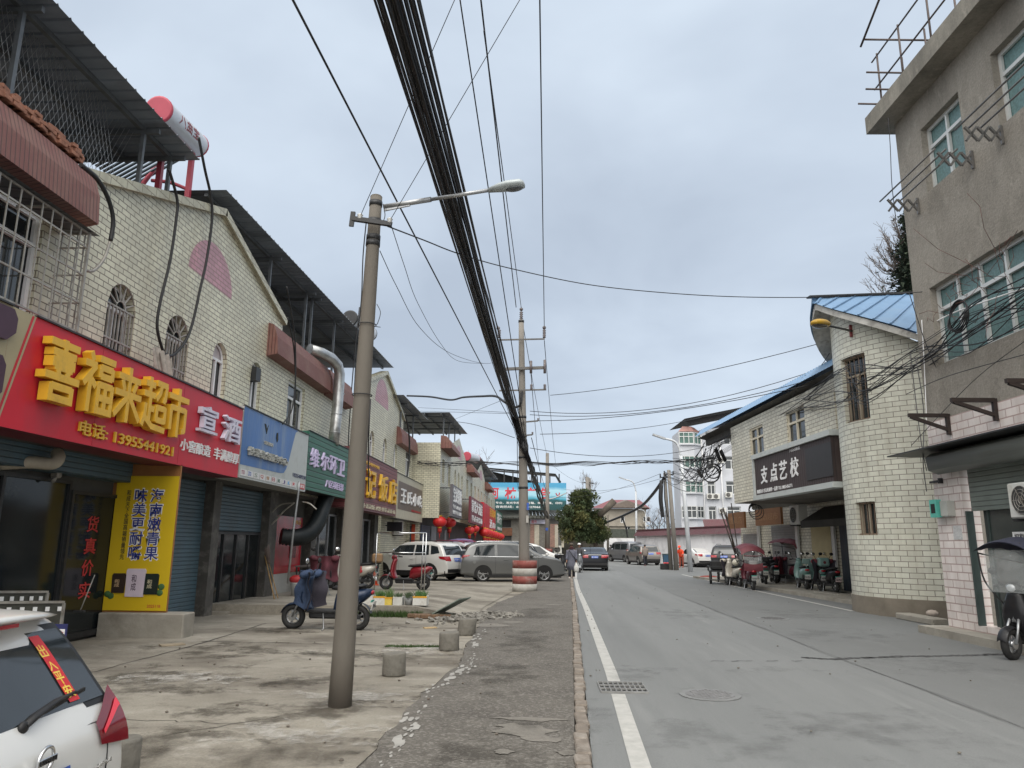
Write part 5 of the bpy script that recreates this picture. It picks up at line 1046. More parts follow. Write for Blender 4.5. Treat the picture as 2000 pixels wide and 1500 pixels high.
def rack(a0, a1, z, lab):
    t = thing('drying_rack', FW.p(a0, z, 0), lab, 'drying rack', 'folding drying racks on the cement wall'); STL = M('rack_steel', (.17, .165, .16), .45, .5, var=.15)
    for k in range(3): mb = MB(); d = .2+.2*k; mb.tube([FW.p(a0-.1, z+.12+.06*0, d+.15), FW.p(a1+.12, z+.12, d+.15)], .017, 6); build('rod', mb, STL, t)
    for a in (a0, a1):
        mb = MB(); mb.beam(FW.p(a, z-.2, .03), FW.p(a, z+.15, .03), .04)
        for k in range(3): d = .02+.21*k; mb.beam(FW.p(a, z-.14, d), FW.p(a, z+.12, d+.2), .038); mb.beam(FW.p(a, z+.12, d), FW.p(a, z-.14, d+.2), .038)
        build('scissor_arm', mb, STL, t)
rack(.6, 2.5, 8.55, 'extended drying rack below the narrow top window'); rack(3.35, 5.8, 8.55, 'extended drying rack nearer the right edge of the photo')
# roof scaffold
t = thing('roof_scaffold', FW.p(1, 11.1), 'rusty pipe scaffold frame on the cement building roof', 'scaffold'); SC = M('scaffold_pipe', (.1, .08, .075), .6, .4, var=.3)
mb = MB()
for k, d in enumerate((.25, -.3)):
    for a in (.05, 1.0, 2.1, 3.2, 4.3): mb.tube([FW.p(a, 11.1, d), FW.p(a, 12.5-.1*k, d)], .022, 5)
    for z in (11.35, 11.75, 12.45): mb.tube([FW.p(-.2, z, d), FW.p(5, z, d)], .02, 5)
build('frame', mb, SC, t); mb = MB()
for a, z, d0, d1 in ((.0, 11.25, -.4, .75), (.1, 11.55, -.4, .6), (.2, 11.9, -.4, .6), (.9, 12.2, -.5, .95), (2.0, 12.4, -.5, 1.0)): mb.tube([FW.p(a, z, d0), FW.p(a, z+.02, d1)], .022, 5)
mb.tube([FW.p(.75, 12.15, .95), FW.p(2.2, 12.9, .9), FW.p(5, 13.3, .8)], .024, 5); build('cross_bar', mb, SC, t)

# ================================================================= right: round tile tower and the school
tw = thing('round_tower', (9.9, 20.6, 0), 'round sage tiled tower with a blue sheet roof between the school and cement building', 'tower')
CX, CY, TR = 10.0, 19.9, 2.05
def tp(a, z, r=TR): return V((CX-r*cos(a), CY-r*sin(a), z))   # a=0 faces the road, positive towards the camera
mb = MB(); A0_, A1_ = -1.4, 2.2; n = 60
def ez(a): return max(6.5, 8.2-1.32*abs(a+.05))
def tall(a): return ez(a)-.08
ho = [(.07, .52, 4.78, 6.5), (.13, .47, 1.9, 2.72)]
br = sorted({A0_+(A1_-A0_)*i/n for i in range(n+1)} | {h[0] for h in ho} | {h[1] for h in ho})
for a, b in zip(br, br[1:]):
    m_ = (a+b)/2; cur = .42; sg = []
    for h in sorted([h for h in ho if h[0] < m_ < h[1]], key=lambda h: h[2]): sg.append((cur, h[2])); cur = h[3]
    sg.append((cur, None))
    for z0, z1 in sg:
        t0, t1 = (z1, z1) if z1 else (tall(a), tall(b)); mb.quad(tp(a, z0), tp(b, z0), tp(b, t1), tp(a, t0), uv=[(a*TR, z0), (b*TR, z0), (b*TR, t1), (a*TR, t0)])
for h in ho:
    for a in h[:2]: mb.quad(tp(a, h[2]), tp(a, h[2], TR-.22), tp(a, h[3], TR-.22), tp(a, h[3]))
    for z in h[2:]: mb.quad(tp(h[0], z), tp(h[1], z), tp(h[1], z, TR-.22), tp(h[0], z, TR-.22))
build('wall', mb, T_R, tw)
mb = MB()
for i in range(40): a = A0_+(A1_-A0_)*i/40; b = A0_+(A1_-A0_)*(i+1)/40; mb.quad(tp(a, -.02, TR+.03), tp(b, -.02, TR+.03), tp(b, .42, TR+.03), tp(a, .42, TR+.03)); mb.quad(tp(a, .42, TR+.03), tp(b, .42, TR+.03), tp(b, .425, TR-.02), tp(a, .425, TR-.02))
build('plinth', mb, M('plinth_cement', (.2, .175, .14), .9, var=.2, scale=2), tw)
for (h0, h1, z0, z1) in ho:
    q = PL(tp(h0, 0, TR-.16), tuple((tp(h1, 0)-tp(h0, 0))[:2])); wd = (tp(h1, 0, TR-.16)-tp(h0, 0, TR-.16)).length
    f = window(tw, q, 0, wd, z0, z1, False, M('brown_frame', (.34, .29, .22), .6, var=.15), GLASS, 0, .045, 1, z1-.5 if z1-z0 > 1 else None)
    mb = MB()
    for i in range(5): a = wd*(i+.5)/5; q.box(mb, a-.007, a+.007, z0, z1, .1, .116)
    for z in (z0+.03, z1-.03): q.box(mb, 0, wd, z-.012, z+.012, .118, .13)
    build('window_grille', mb, M('rust_bar', (.2, .14, .1), .7, .2, var=.4, scale=8), tw)
# sagging eave band and blue roof
mb = MB(); mf = MB(); RV = 2.5; rg = tp(-.05, 8.36, RV+.12); rg2 = rg+V((6.5, 1.0, .55))
AS = [A0_+(2.3-A0_)*i/36 for i in range(37)]
for a, b in zip(AS, AS[1:]):
    mb.quad(tp(a, ez(a)-.17, RV), tp(b, ez(b)-.17, RV), tp(b, ez(b), RV), tp(a, ez(a), RV)); mb.quad(tp(b, ez(b)-.17, RV), tp(a, ez(a)-.17, RV), tp(a, ez(a)+.05, TR-.1), tp(b, ez(b)+.05, TR-.1))
build('eave_band', mb, M('eave_white', (.45, .44, .41), .7, var=.25, scale=3, dirt=(.12, .11, .1), dirts=4), tw)
mb = MB()
for a, b in zip(AS, AS[1:]):
    p_ = rg.lerp(rg2, min(1, abs(a+.05)/1.9)); q_ = rg.lerp(rg2, min(1, abs(b+.05)/1.9))
    mb.quad(tp(a, ez(a)+.03, RV+.06), tp(b, ez(b)+.03, RV+.06), q_, p_)
ROOFB = rib_mat('blue_roof_sheet', (.15, .26, .41), .3, 0, .45, (.14, .24, .38), .5, .03, line=.3); BLR = M('blue_roof', (.14, .25, .4), .45, var=.12, scale=1.5, dirt=(.16, .24, .34), dirts=1.5)
build('roof', mb, BLR, tw)
mb = MB()
for i in range(13):
    a = .05+1.9*i/13; p_ = rg.lerp(rg2, min(1, abs(a+.05)/1.9)); mb.beam(tp(a, ez(a)+.05, RV+.06), p_+Z*.02, .05, .035)
build('roof_rib', mb, BLR, tw)
mb = MB(); mb.beam(rg+V((-.05, 0, .02)), rg2+Z*.02, .2, .04); build('ridge_cap', mb, DARK, tw)
t = thing('wall_lamp', tp(.36, 7.15), 'yellow oval street lamp on an iron arm from the tile tower', 'lamp'); p0 = tp(.36, 7.15, TR); p1 = at(1610, 634, 17.6)
build('arm', MB().tube([p0, p1], .028, 6), DARK, t); build('bracket', MB().beam(p0+V((-.03, 0, -.16)), p0+V((-.03, 0, .16)), .06), RUST, t)
dr = (p1-p0).normalized(); mb = MB(); sd = dr.cross(Z).normalized(); up = sd.cross(dr); mb.blob(p1+dr*.26, .46, .19, .11, 14, 8, (dr, sd, up)); build('lamp_head', mb, M('lamp_yellow', (.42, .25, .02), .5, var=.15), t); mb = MB(); mb.blob(p1+dr*.29-up*.045, .39, .16, .07, 14, 8, (dr, sd, up)); build('lens', mb, M('lamp_lens', (.07, .06, .05), .2), t)
# school block
DW = PL((7.37, 34.77, 0), (.07, -1))     # s runs from the far end towards the camera: s = 13.83 - distance
def ds(x): return 13.8-x
sc = thing('school_building', (8, 26, 0), 'two storey ivory tiled school block with a blue sheet roof overhanging parked scooters', 'building')
dh = [(ds(7.45), ds(6.05), 4.7, 5.95), (ds(3.85), ds(2.42), 4.82, 5.96), (ds(.32), ds(-1.1), 4.85, 5.95)]
mb = MB(); wall(mb, DW, ds(9.65), 14.6, 6.35, 3.28, [(*h, False) for h in dh], .24); e0 = DW.p(ds(9.65), 0); bk = -DW.n*8
mb.quad(e0+bk+Z*3.28, e0+Z*3.28, e0+Z*6.35, e0+bk+Z*6.35); build('wall', mb, T_D, sc)
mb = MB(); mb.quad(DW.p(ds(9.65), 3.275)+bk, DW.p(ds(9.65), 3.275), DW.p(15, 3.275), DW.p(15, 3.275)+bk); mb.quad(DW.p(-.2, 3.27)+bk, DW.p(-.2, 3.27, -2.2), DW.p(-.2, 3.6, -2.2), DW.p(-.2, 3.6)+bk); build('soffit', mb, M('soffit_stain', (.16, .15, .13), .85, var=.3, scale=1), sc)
for h in dh: window(sc, DW, *h, False, M('beige_frame', (.58, .53, .42), .5, var=.08), GLASS, -.09, .07, 1, h[3]-.4, None, True, 1)
mb = MB(); mr_ = MB()
E0, E1 = 0., 14.2
for i in range(72):
    a = E0+(E1-E0)*i/72; b = E0+(E1-E0)*(i+1)/72; k = a+(b-a)*.75; q = (a+b*1)/2
    for (s0, s1, r0, r1) in ((a, k, 0, 0), (k, (k+b)/2, 0, .04), ((k+b)/2, b, .04, 0)): mb.quad(DW.p(s0, 6.55, .34+r0), DW.p(s1, 6.55, .34+r1), DW.p(s1, 6.86, .06+r1), DW.p(s0, 6.86, .06+r0)); mb.quad(DW.p(s0, 6.86+r0, .06), DW.p(s1, 6.86+r1, .06), DW.p(s1, 7.6+r1, -4), DW.p(s0, 7.6+r0, -4))
build('roof', mb, BLR, sc)
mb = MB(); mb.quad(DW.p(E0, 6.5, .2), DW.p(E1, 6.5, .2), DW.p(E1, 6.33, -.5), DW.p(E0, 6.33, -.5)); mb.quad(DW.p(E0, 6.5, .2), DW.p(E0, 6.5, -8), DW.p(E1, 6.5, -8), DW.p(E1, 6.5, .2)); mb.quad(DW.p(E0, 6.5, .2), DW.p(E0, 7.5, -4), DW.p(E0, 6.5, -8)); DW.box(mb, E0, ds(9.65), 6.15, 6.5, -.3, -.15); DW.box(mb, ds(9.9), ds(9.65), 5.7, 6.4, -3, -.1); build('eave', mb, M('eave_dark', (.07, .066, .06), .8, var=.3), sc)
# recessed ground floor with shutters
RC = PL(DW.p(0, 0, -2.9), (.07, -1)); mb = MB(); wall(mb, RC, -4, 14.6, 3.27, .1); build('shop_wall', mb, T_D, sc)
rib_mat('grey_shutter', (.26, .25, .24), .1, 1, .5); build('roller_shutter', RC.box(MB(), -3.6, -1.5, .15, 2.2, .01, .05), MATS['grey_shutter'], sc); build('roller_shutter', RC.box(MB(), .3, 3.0, .15, 2.5, .01, .05), MATS['grey_shutter'], sc)
mb = MB(); RC.box(mb, 4.6, 6.3, .3, 2.35, .01, .08); build('boarded_door', mb, M('cream_board', (.5, .42, .24), .7, var=.1, scale=2), sc)
mb = MB(); RC.box(mb, 7.0, 10.6, .1, 2.9, .01, .06); g_ = build('iron_gate', mb, rib_mat('blue_gate', (.02, .035, .055), .12, 0, .5), sc)
mb = MB(); mb.prism([RC.p(8.9+.28*cos(i*.524), 1.75+.5*sin(i*.524), .062) for i in range(12)], RC.n*.02); build('red_charm', mb, LETR, g_)
for a in (-1.2, 3.3, 6.6): build('door_frame', RC.box(MB(), a-.12, a+.12, .1, 2.9, .06, .14), FRAME, sc)
mb = MB(); DW.box(mb, -5, 14.6, -.02, .1, -8, -.62); build('platform', mb, CONC, sc)
aw = thing('shop_awning', DW.p(7.2, 2.7, -2.4), 'dark grey sloping awning over the recessed blue gate', 'awning'); mb = MB(); mb.quad(RC.p(5.8, 2.55, .95), RC.p(10.4, 2.55, .95), RC.p(10.4, 3.1, .02), RC.p(5.8, 3.1, .02)); RC.box(mb, 5.8, 10.4, 2.3, 2.55, .93, .96); build('cloth', mb, M('awning_grey', (.06, .058, .056), .8, var=.2), aw)
WP = rib_mat('wood_board', (.27, .12, .045), .11, 0, .6, (.18, .08, .03), .5, .008)
for (a0, a1, z0, z1, lab) in ((-3.3, -.9, 2.45, 3.2, 'short brown board sign hung at the far end of the recess'), (.6, 3.6, 2.5, 3.2, 'longer brown board sign with worn letters over the shutter')):
    t = thing('wooden_shop_sign', RC.p((a0+a1)/2, z0, .8), lab, 'shop sign', 'brown board signs under the school'); build('board', RC.box(MB(), a0, a1, z0, z1, .75, .85), WP, t)
    text('渔具店' if a0 < 0 else '烟酒超市', RC, a0+.3, a1-.3, z0+.2, z1-.2, .852, .006, M('worn_letter', (.33, .18, .09), .7), t)
aircon(RC.p(4.4, 2.45, .4), RC.e, 'air conditioner hung beside the grey awning in the recess', .9, .75, .35)
# school sign
ss = thing('school_sign', DW.p(ds(3.2), 3.2, .3), 'dark wooden school sign with four white brush characters', 'shop sign')
g = DW; s0, s1 = ds(6.5), ds(.1); mb = MB(); g.box(mb, s0+.12, s1-.1, 3.38, 4.68, .0, .26); build('board', mb, rib_mat('dark_planks', (.045, .03, .03), .16, 0, .55, (.07, .05, .045), .5, .008), ss)
mb = MB(); g.box(mb, s0, s1, 4.68, 4.84, .0, .34); g.box(mb, s0, s1, 3.22, 3.38, .0, .34); g.box(mb, s0, s0+.12, 3.38, 4.68, 0, .32); build('frame', mb, M('sign_frame', (.47, .5, .49), .5, var=.08, dirt=(.3, .32, .31), dirts=3), ss)
build('screen', g.box(MB(), ds(1.9), ds(.15), 3.55, 4.5, .261, .29), M('blank_screen', (.028, .026, .028), .5), ss)
for ch, a in zip('支点艺校', (5.8, 4.9, 4.05, 3.15)): text(ch, g, ds(a), ds(a-.66), 3.75, 4.36, .262, .02, LETW, ss, bold=.015, shear=.12)
text('舞蹈美术书法培训第一品牌 TEL:18855456771', g, ds(6.28), ds(3.1), 3.44, 3.58, .262, .006, LETW, ss); text('八公山校区', g, ds(3.15), ds(2.3), 4.55, 4.65, .262, .006, LETW, ss)
# low kerb slabs in front of the tower
for (px, py, w, l, rz, lab) in ((1790, 1214, .35, 1.5, .06, 'worn kerb slab at the foot of the round tile tower'), (1620, 1166, .5, 1.9, .1, 'broken kerb slab before the parked scooters')):
    q = gat(px, py); build('kerb_slab', MB().rbox((q.x+.1, q.y, .06), w, l, .14, rz, .02), CONC, base=(q.x, q.y, 0), label=lab, cat='kerb slab')
mb = MB(); q = gat(1555, 1160); mb.rbox((q.x+.35, q.y, .02), .9, 1.6, .012, .2); build('rubber_mat', mb, M('mat_dark', (.06, .06, .06), .9), base=(q.x, q.y, 0), label='dark ramp mat laid at the kerb before the scooters', cat='mat')
mb = MB(); q = gat(1840, 1212); mb.blob((q.x-.25, q.y-.1, .16), .14, .14, .08, 8, 5); build('loose_stone', mb, M('pink_stone', (.42, .36, .31), .8, var=.2), base=(q.x-.25, q.y, .1), label='pale pink stone on the slab where tower meets shop', cat='stone')

# ================================================================= right background: compound wall, flats, house
cw = thing('compound_wall', (12, 62, 0), 'long white compound wall capped with maroon tiles', 'wall'); wa, wb = at(1243, 1060, 76), at(1600, 1060, 45.5); wa.z = wb.z = 0
d = (wb-wa).normalized(); CWP = PL(wa, (d.x, d.y)); L_ = (wb-wa).length; mb = MB(); wall(mb, CWP, 0, L_, 2.55, -.2); build('wall', mb, M('whitewash', (.74, .74, .75), .8, var=.06, scale=1, dirt=(.42, .42, .43), dirts=.9), cw)
mb = MB(); mb.quad(CWP.p(0, 2.5, .3), CWP.p(L_, 2.5, .3), CWP.p(L_, 3.05, -.1), CWP.p(0, 3.05, -.1)); CWP.box(mb, 0, L_, 3.02, 3.12, -.25, 0); build('tile_cap', mb, rib_mat('maroon_tile', (.12, .04, .047), .22, 0, .6, depth=.04), cw)
ap = thing('apartment_block', (20, 88, 0), 'pale grey four storey flats with green glazed bays behind the white wall', 'building')
GW = M('flats_render', (.5, .515, .55), .8, var=.06, scale=.6, dirt=(.4, .41, .43), dirts=.5); Y0 = 85.0
PA = PL((0, Y0, 0), (1, 0)); PS = PL((0, Y0+1.2, 0), (1, 0))
mb = MB(); wh = [(18.6, 19.5), (20.7, 22.2), (23.5, 25)]; hs = [(a, b, z, z+1.5, False) for a, b in wh for z in (1.6, 4.5, 7.35, 10.2, 13.05)]
wall(mb, PS, 18.0, 27, lambda a: 14.7+(a-18)*.42, 0, hs, .25); mb.quad((18, Y0+8, 0), (18, Y0+1.2, 0), (18, Y0+1.2, 14.7), (18, Y0+8, 14.7)); build('wall', mb, GW, ap)
GGL = M('bay_green_glass', (.07, .14, .12), .12, var=.4, scale=.6)
for h in hs: window(ap, PS, *h, FRAME, GLASS, -.2, .09, 1, h[3]-.45)
mb = MB(); bx = [V((15.3, Y0, 0)), V((17.05, Y0, 0)), V((18.0, Y0+.9, 0)), V((18.0, Y0+1.25, 0))]; bx2 = [V((15.3, Y0+4, 0))]+bx
for a, b in zip(bx2, bx2[1:]): mb.quad(a, b, b+Z*14.35, a+Z*14.35)
mb.quad(*[p+Z*14.35 for p in bx2]); build('bay_tower', mb, GW, ap)
for z in (1.7, 4.65, 7.45, 10.25, 12.95):
    z1 = z+1.32
    for a, b, n_ in ((bx[0], bx[1], 2), (bx[1], bx[2], 1)):
        q = PL(a-V((0, .1, 0)), tuple((b-a)[:2])); l = (b-a).length; f = window(ap, q, .05, l-.03, z, z1, False, FRAME, GGL if z > 4 and z not in (4.65,) else GLASS, 0, .075, n_, z1-.5, None, True, n_)
    build('bay_sill', MB().prism([p+V((0, -.25, z-.14)) for p in bx], Z*.12), GW, ap)
mb = MB(); top = [p+V((0, -.15, 14.35)) for p in bx]; mb.loft([[p for p in top], [V((p.x*.55+16.6*.45, p.y+.5, 15.0)) for p in top]], True, False); build('bay_roof', mb, M('pink_tile_roof', (.3, .16, .14), .7, var=.2), ap)
mb = MB(); mb.quad((16.0, Y0-.6, 15.75), (27, Y0-.6, 18.0), (27, Y0+10, 18.3), (16.0, Y0+10, 16)); mb.quad((17, Y0+.8, 15.4), (27, Y0+.8, 17.4), (27, Y0+.8, 17.8), (16.2, Y0+.8, 15.72)); build('roof_sheet', mb, M('roof_black', (.035, .033, .035), .7, var=.3), ap)
mb = MB(); [mb.cyl((x, Y0+.95, 2), (x, Y0+.95, 14), .07, n=6) for x in (18.12, 20.2)]; build('drainpipe', mb, LETW, ap)
for i, (px, py, lab) in enumerate([(1380, 975, 'left one of two air conditioners under the middle flat window'), (1392, 975, 'right one of two air conditioners under the middle flat window'), (1416, 972, 'single air conditioner on the flats, next to the school wall'), (1401, 905, 'air conditioner high on the flats behind the cable coils'), (1404, 1003, 'low air conditioner on the flats above the maroon roof')]):
    q = at(px, py, Y0+1.15); aircon((q.x, Y0+1.19, q.z), (1, 0), lab, .75, .6, .35)
lr = thing('low_roofs', (19, 74, 0), 'low maroon roofed outbuilding between the white wall and the flats', 'shed'); a = at(1377, 1028, 76); b = at(1475, 1024, 72); mb = MB(); mb.quad((a.x, 76, 3.1), (b.x+3, 70, 3.1), (b.x+3, 74, 4.3), (a.x+.4, 79, 4.3)); build('roof', mb, MATS['maroon_tile'], lr); build('wall', MB().box(a.x+.3, b.x+2.5, 76.5, 78, 0, 3.4), GW, lr)
hs_ = thing('village_house', (9.5, 128, 0), 'beige two storey house with a maroon gabled roof, far down the road', 'house'); Yh = 122.; PH = PL((0, Yh, 0), (1, 0)); hx0, hx1 = at(1160, 1000, Yh).x, at(1262, 1000, Yh).x; ze = at(1200, 993, Yh).z
mb = MB(); hw_ = [(at(1197, 1, Yh).x, at(1206, 1, Yh).x, at(1, 1032, Yh).z, at(1, 1018, Yh).z, False), (at(1190, 1, Yh).x, at(1197, 1, Yh).x, at(1, 1012, Yh).z, at(1, 1000, Yh).z, False), (at(1228, 1, Yh).x, at(1240, 1, Yh).x, at(1, 1010, Yh).z, at(1, 1000, Yh).z, False)]
wall(mb, PH, hx0, hx1, ze, 0, hw_, .3); mb.quad((hx1, Yh, 0), (hx1, Yh+10, 0), (hx1, Yh+10, ze), (hx1, Yh, ze)); PH.box(mb, hx0, hx1+.3, ze*.62, ze*.65, 0, .3); build('wall', mb, M('house_beige', (.33, .3, .25), .85, var=.12, scale=.5, dirt=(.22, .2, .17), dirts=.4), hs_)
for h in hw_: window(hs_, PH, *h, WHITE, GLASS, -.2, .1, 1)
mb = MB(); zr = at(1222, 978, Yh).z; mb.quad((hx0-.5, Yh-.8, ze), (hx1+.6, Yh-.8, ze), (hx1-.5, Yh+4, ze+1.6), (hx0+3, Yh+4, ze+1.6)); mb.quad((hx1+.6, Yh-.8, ze), (hx1+.6, Yh+9, ze), (hx1-.5, Yh+4, ze+1.6)); build('roof', mb, rib_mat('house_roof', (.22, .07, .08), .3, 0, .6), hs_)
gx = at(1224, 980, Yh).x; mb = MB(); mb.prism([(gx-3.4, Yh-.9, ze+.1), (gx+3.4, Yh-.9, ze+.1), (gx, Yh-.9, zr)], V((0, 4, .3))); build('dormer', mb, M('dormer_brown', (.16, .13, .11), .8), hs_)
gw = thing('gate_wall', (9, 112, 0), 'low whitewashed wall with panels at the bend of the road', 'wall'); build('wall', MB().box(at(1160, 1, 110).x, at(1212, 1, 110).x, 110, 110.4, 0, 2.6), MATS['whitewash'], gw); build('dark_cap', MB().box(at(1160, 1, 110).x, at(1236, 1, 110).x, 110, 110.6, 2.65, 3.9), M('cap_dark', (.07, .08, .065), .8, var=.4), gw); build('gate', MB().box(at(1212, 1, 110).x, at(1240, 1, 110).x, 110.1, 110.3, 0, 2.65), M('gate_maroon', (.1, .04, .04), .6, var=.5, scale=2), gw)
# hill
mb = MB()
def hill(u, v): x = -300+2000*u; return V((x, 1500+v*60, max(0, (72*math.exp(-((x-95)/55)**2)+34*math.exp(-((x-250)/120)**2)+12)*(1-v))))
mb.grid(lambda u, v: hill(u, v), 60, 2); mb.grid(lambda u, v: (lambda p: V((p.x, 1500-.01-v*250, p.z*(1-v))))(hill(u, 0)), 60, 6); build('hill', mb, M('hill_blue_grey', (.2, .24, .28), .95, var=.1, scale=.01), kind='structure')  # distance haze is put into the hill's bluish colour

bw = thing('dark_house', (5, 97, 0), 'dark low house half hidden behind the evergreens', 'house'); mb = MB(); mb.box(2.4, 7.6, 97, 103, 0, 4.2); build('wall', mb, M('dark_house_wall', (.06, .055, .045), .9, var=.4, scale=1.5), bw); mb = MB(); mb.prism([(2.2, 96.6, 4.2), (7.8, 96.6, 4.2), (7.8, 100, 5.6), (2.2, 100, 5.6)], V((0, 3.4, -1.3))); build('roof', mb, M('eave_dark2', (.07, .07, .065), .8, var=.3), bw)
# ================================================================= vehicles
def chaikin(P, n=2):
    for _ in range(n):
        Q = [P[0]]
        for a, b in zip(P, P[1:]): Q += [(a[0]*.75+b[0]*.25, a[1]*.75+b[1]*.25), (a[0]*.25+b[0]*.75, a[1]*.25+b[1]*.75)]
        P = Q+[P[-1]]
    return P
class Car:
    def __init__(s, name, label, L, Wd, prof, zbelt, paint, group=None, tumble=.3, zb=.24, sm=2):
        s.t = thing(name, (0, 0, 0), label, 'car', group); s.L, s.W, s.zbelt, s.tum, s.zb0 = L, Wd, zbelt, tumble, zb; s.P = chaikin(prof, sm); s.paint = paint
        rings = []
        for x, z in s.P: rings.append(s.ring(x, z))
        mb = MB(); mb.loft(rings); build('body', mb, paint, s.t)
        mb = MB(); mb.rbox((0, 0, zb), L*.93, Wd*.86, .12); mb.rbox((0, 0, zb+.02), L*.55, Wd*.985, .1); build('underbody', mb, BLACK, s.t)
    def zt(s, x):
        for a, b in zip(s.P, s.P[1:]):
            if a[0] <= x <= b[0]: return a[1]+(b[1]-a[1])*(x-a[0])/max(1e-6, b[0]-a[0])
        return s.P[0][1] if x < 0 else s.P[-1][1]
    def xe(s, z, front):
        ps = s.P[::-1] if front else s.P
        for a, b in zip(ps, ps[1:]):
            if a[1] <= z <= b[1] and b[1] > a[1]: return a[0]+(b[0]-a[0])*(z-a[1])/(b[1]-a[1])
        return ps[0][0]
    def zb(s, x): u = abs(x)*2/s.L; return s.zb0+.1*max(0, (u-.75)/.25)
    def hw(s, x, z):
        u = min(1, abs(x)*2/s.L); w = s.W/2*(1-.13*max(0, (u-.6)/.4)**2.4)
        if z > s.zbelt: w -= s.tum*(z-s.zbelt)
        else: t = (s.zbelt-z)/max(.1, s.zbelt-s.zb0); w -= .05*t*t-.012*sin(t*pi*2)
        return w
    def ring(s, x, zt):
        zb = min(s.zb(x), zt-.05); r = min(.1, (zt-zb)*.35); H = []
        for k in range(9): z = zb+(zt-r-zb)*k/8; H.append((s.hw(x, z), z))
        yc, zc = s.hw(x, zt-r)-r, zt-r
        for k in (1, 2, 3): a = pi/2*k/3; H.append((yc+r*cos(a), zc+r*sin(a)))
        H.append((yc*.5, zt+.018))
        return [V((x, y, z)) for y, z in H]+[V((x, -y, z)) for y, z in H[::-1]]
    def side(s, name, quads, mat, eps=.007, parent=None, sides=(1, -1), n=8):
        """patches on both flanks: each quad is four (x, z) corners: rear-bottom, front-bottom, front-top, rear-top"""
        o = None
        for sg in sides:
            mb = MB()
            for (a, b, c, d) in quads:
                def g(u, v, sg=sg):
                    x = (a[0]*(1-u)+b[0]*u)*(1-v)+(d[0]*(1-u)+c[0]*u)*v; z = (a[1]*(1-u)+b[1]*u)*(1-v)+(d[1]*(1-u)+c[1]*u)*v
                    return V((x, sg*(s.hw(x, z)+eps), z))
                mb.grid(g, n, 4)
            o = build(name, mb, mat, parent or s.t)
        return o
    def end(s, name, z0, z1, y0, y1, mat, front=False, eps=.012, wrap=0., parent=None, thick=False, z0b=None, z1b=None):
        """a patch on the nose or tail between heights and lateral fractions y0..y1 of the local half width"""
        mb = MB(); sg = 1 if front else -1
        def g(u, v):
            y = y0+(y1-y0)*u; k = abs(y); za = z0+((z0b if z0b is not None else z0)-z0)*u; zc = z1+((z1b if z1b is not None else z1)-z1)*u; z = za+(zc-za)*v; x = s.xe(z, front); h = s.hw(x, z)
            xx = x+sg*eps-sg*wrap*max(0, (k-.6)/.4)**2; return V((xx, y*h*(1.0 if k < .98 else 1.005)+(eps*.3 if y > .97 else -eps*.3 if y < -.97 else 0), z+eps*.3))
        mb.grid(g, 10, 6); return build(name, mb, mat, parent or s.t)
    def wheels(s, xf, xr_, Rw, spokes=5, two=True):
        for x in (xf, xr_):
            for sg in (1, -1):
                yo = s.hw(x, Rw)+.012; mb = MB(); n = 28
                def ring(r, y): return [V((x+r*cos(2*pi*i/n), sg*y, Rw+r*sin(2*pi*i/n))) for i in range(n)]
                mb.loft([ring(Rw*.6, yo-.23), ring(Rw, yo-.21), ring(Rw*1.0, yo-.035), ring(Rw*.96, yo-.006), ring(Rw*.72, yo), ring(Rw*.67, yo-.02)], True); w = build('wheel', mb, TYRE, s.t)
                mb = MB(); mb.torus((x, sg*(yo-.012), Rw), (0, 1, 0), Rw*.66, .018, 28, 6); mb.cyl((x, sg*(yo-.06), Rw), (x, sg*(yo-.002), Rw), Rw*.13, n=10)
                for k in range(spokes):
                    a = 2*pi*k/spokes+.3
                    for da in ((-.13, .13) if two else (0,)): mb.beam(V((x+Rw*.1*cos(a), sg*(yo-.018), Rw+Rw*.1*sin(a))), V((x+Rw*.64*cos(a+da), sg*(yo-.016), Rw+Rw*.64*sin(a+da))), .03, .028 if two else .06, up=V((0, 1, 0)))
                build('rim', mb, ALLOY, w)
                mb = MB(); ra = Rw*1.17; P = []
                for i in range(25): a = -.35+(pi+.7)*i/24; px, pz = x+ra*cos(a), Rw+ra*sin(a); P.append(V((px, sg*(s.hw(px, max(pz, .2))+.004), max(pz, s.zb0-.06))))
                mb.quad(*(P if sg < 0 else P[::-1])); build('wheel_arch', mb, BLACK, s.t)
    def mirrors(s, x, z, mat=None):
        for sg in (1, -1): mb = MB(); y = s.hw(x, z); mb.blob((x, sg*(y+.12), z+.05), .08, .12, .085, 10, 6); mb.beam((x+.02, sg*(y-.02), z), (x+.02, sg*(y+.08), z+.02), .05); build('door_mirror', mb, mat or s.paint, s.t)
    def handles(s, xs__, z, mat):
        for x in xs__:
            for sg in (1, -1): build('door_handle', MB().obox(V((x, sg*(s.hw(x, z)+.018), z)), V((.09, 0, 0)), V((0, .012, 0)), V((0, 0, .014)), .006), mat, s.t)
    def seams(s, xs__, z0, z1):
        mb = MB()
        for x in xs__:
            for sg in (1, -1): mb.grid(lambda u, v, x=x, sg=sg: V((x-.004+.008*u, sg*(s.hw(x, z0+(z1-z0)*v)+.0035), z0+(z1-z0)*v)), 1, 8)
        build('door_seam', mb, BLACK, s.t)
    def text_end(s, body, z0, z1, y0, y1, mat, parent=None, front=False, eps=.02):
        sg = 1 if front else -1; x = s.xe((z0+z1)/2, front)+sg*eps; g = PL((x, 0, 0), (0, sg)); return text(body, g, sg*y0, sg*y1, z0, z1, .0, .004, mat, parent or s.t)
    def put(s, x, y, deg, z=0.): place(s.t, (x, y, z), radians(deg)); return s.t
PAINT_N = [0]
def paint(name, c, metal=.25, rough=.28): dk = max(c) < .1; return M(name, c, rough, metal, var=.03, scale=1., coat=.12 if dk else .5, spec=.25 if dk else .5)
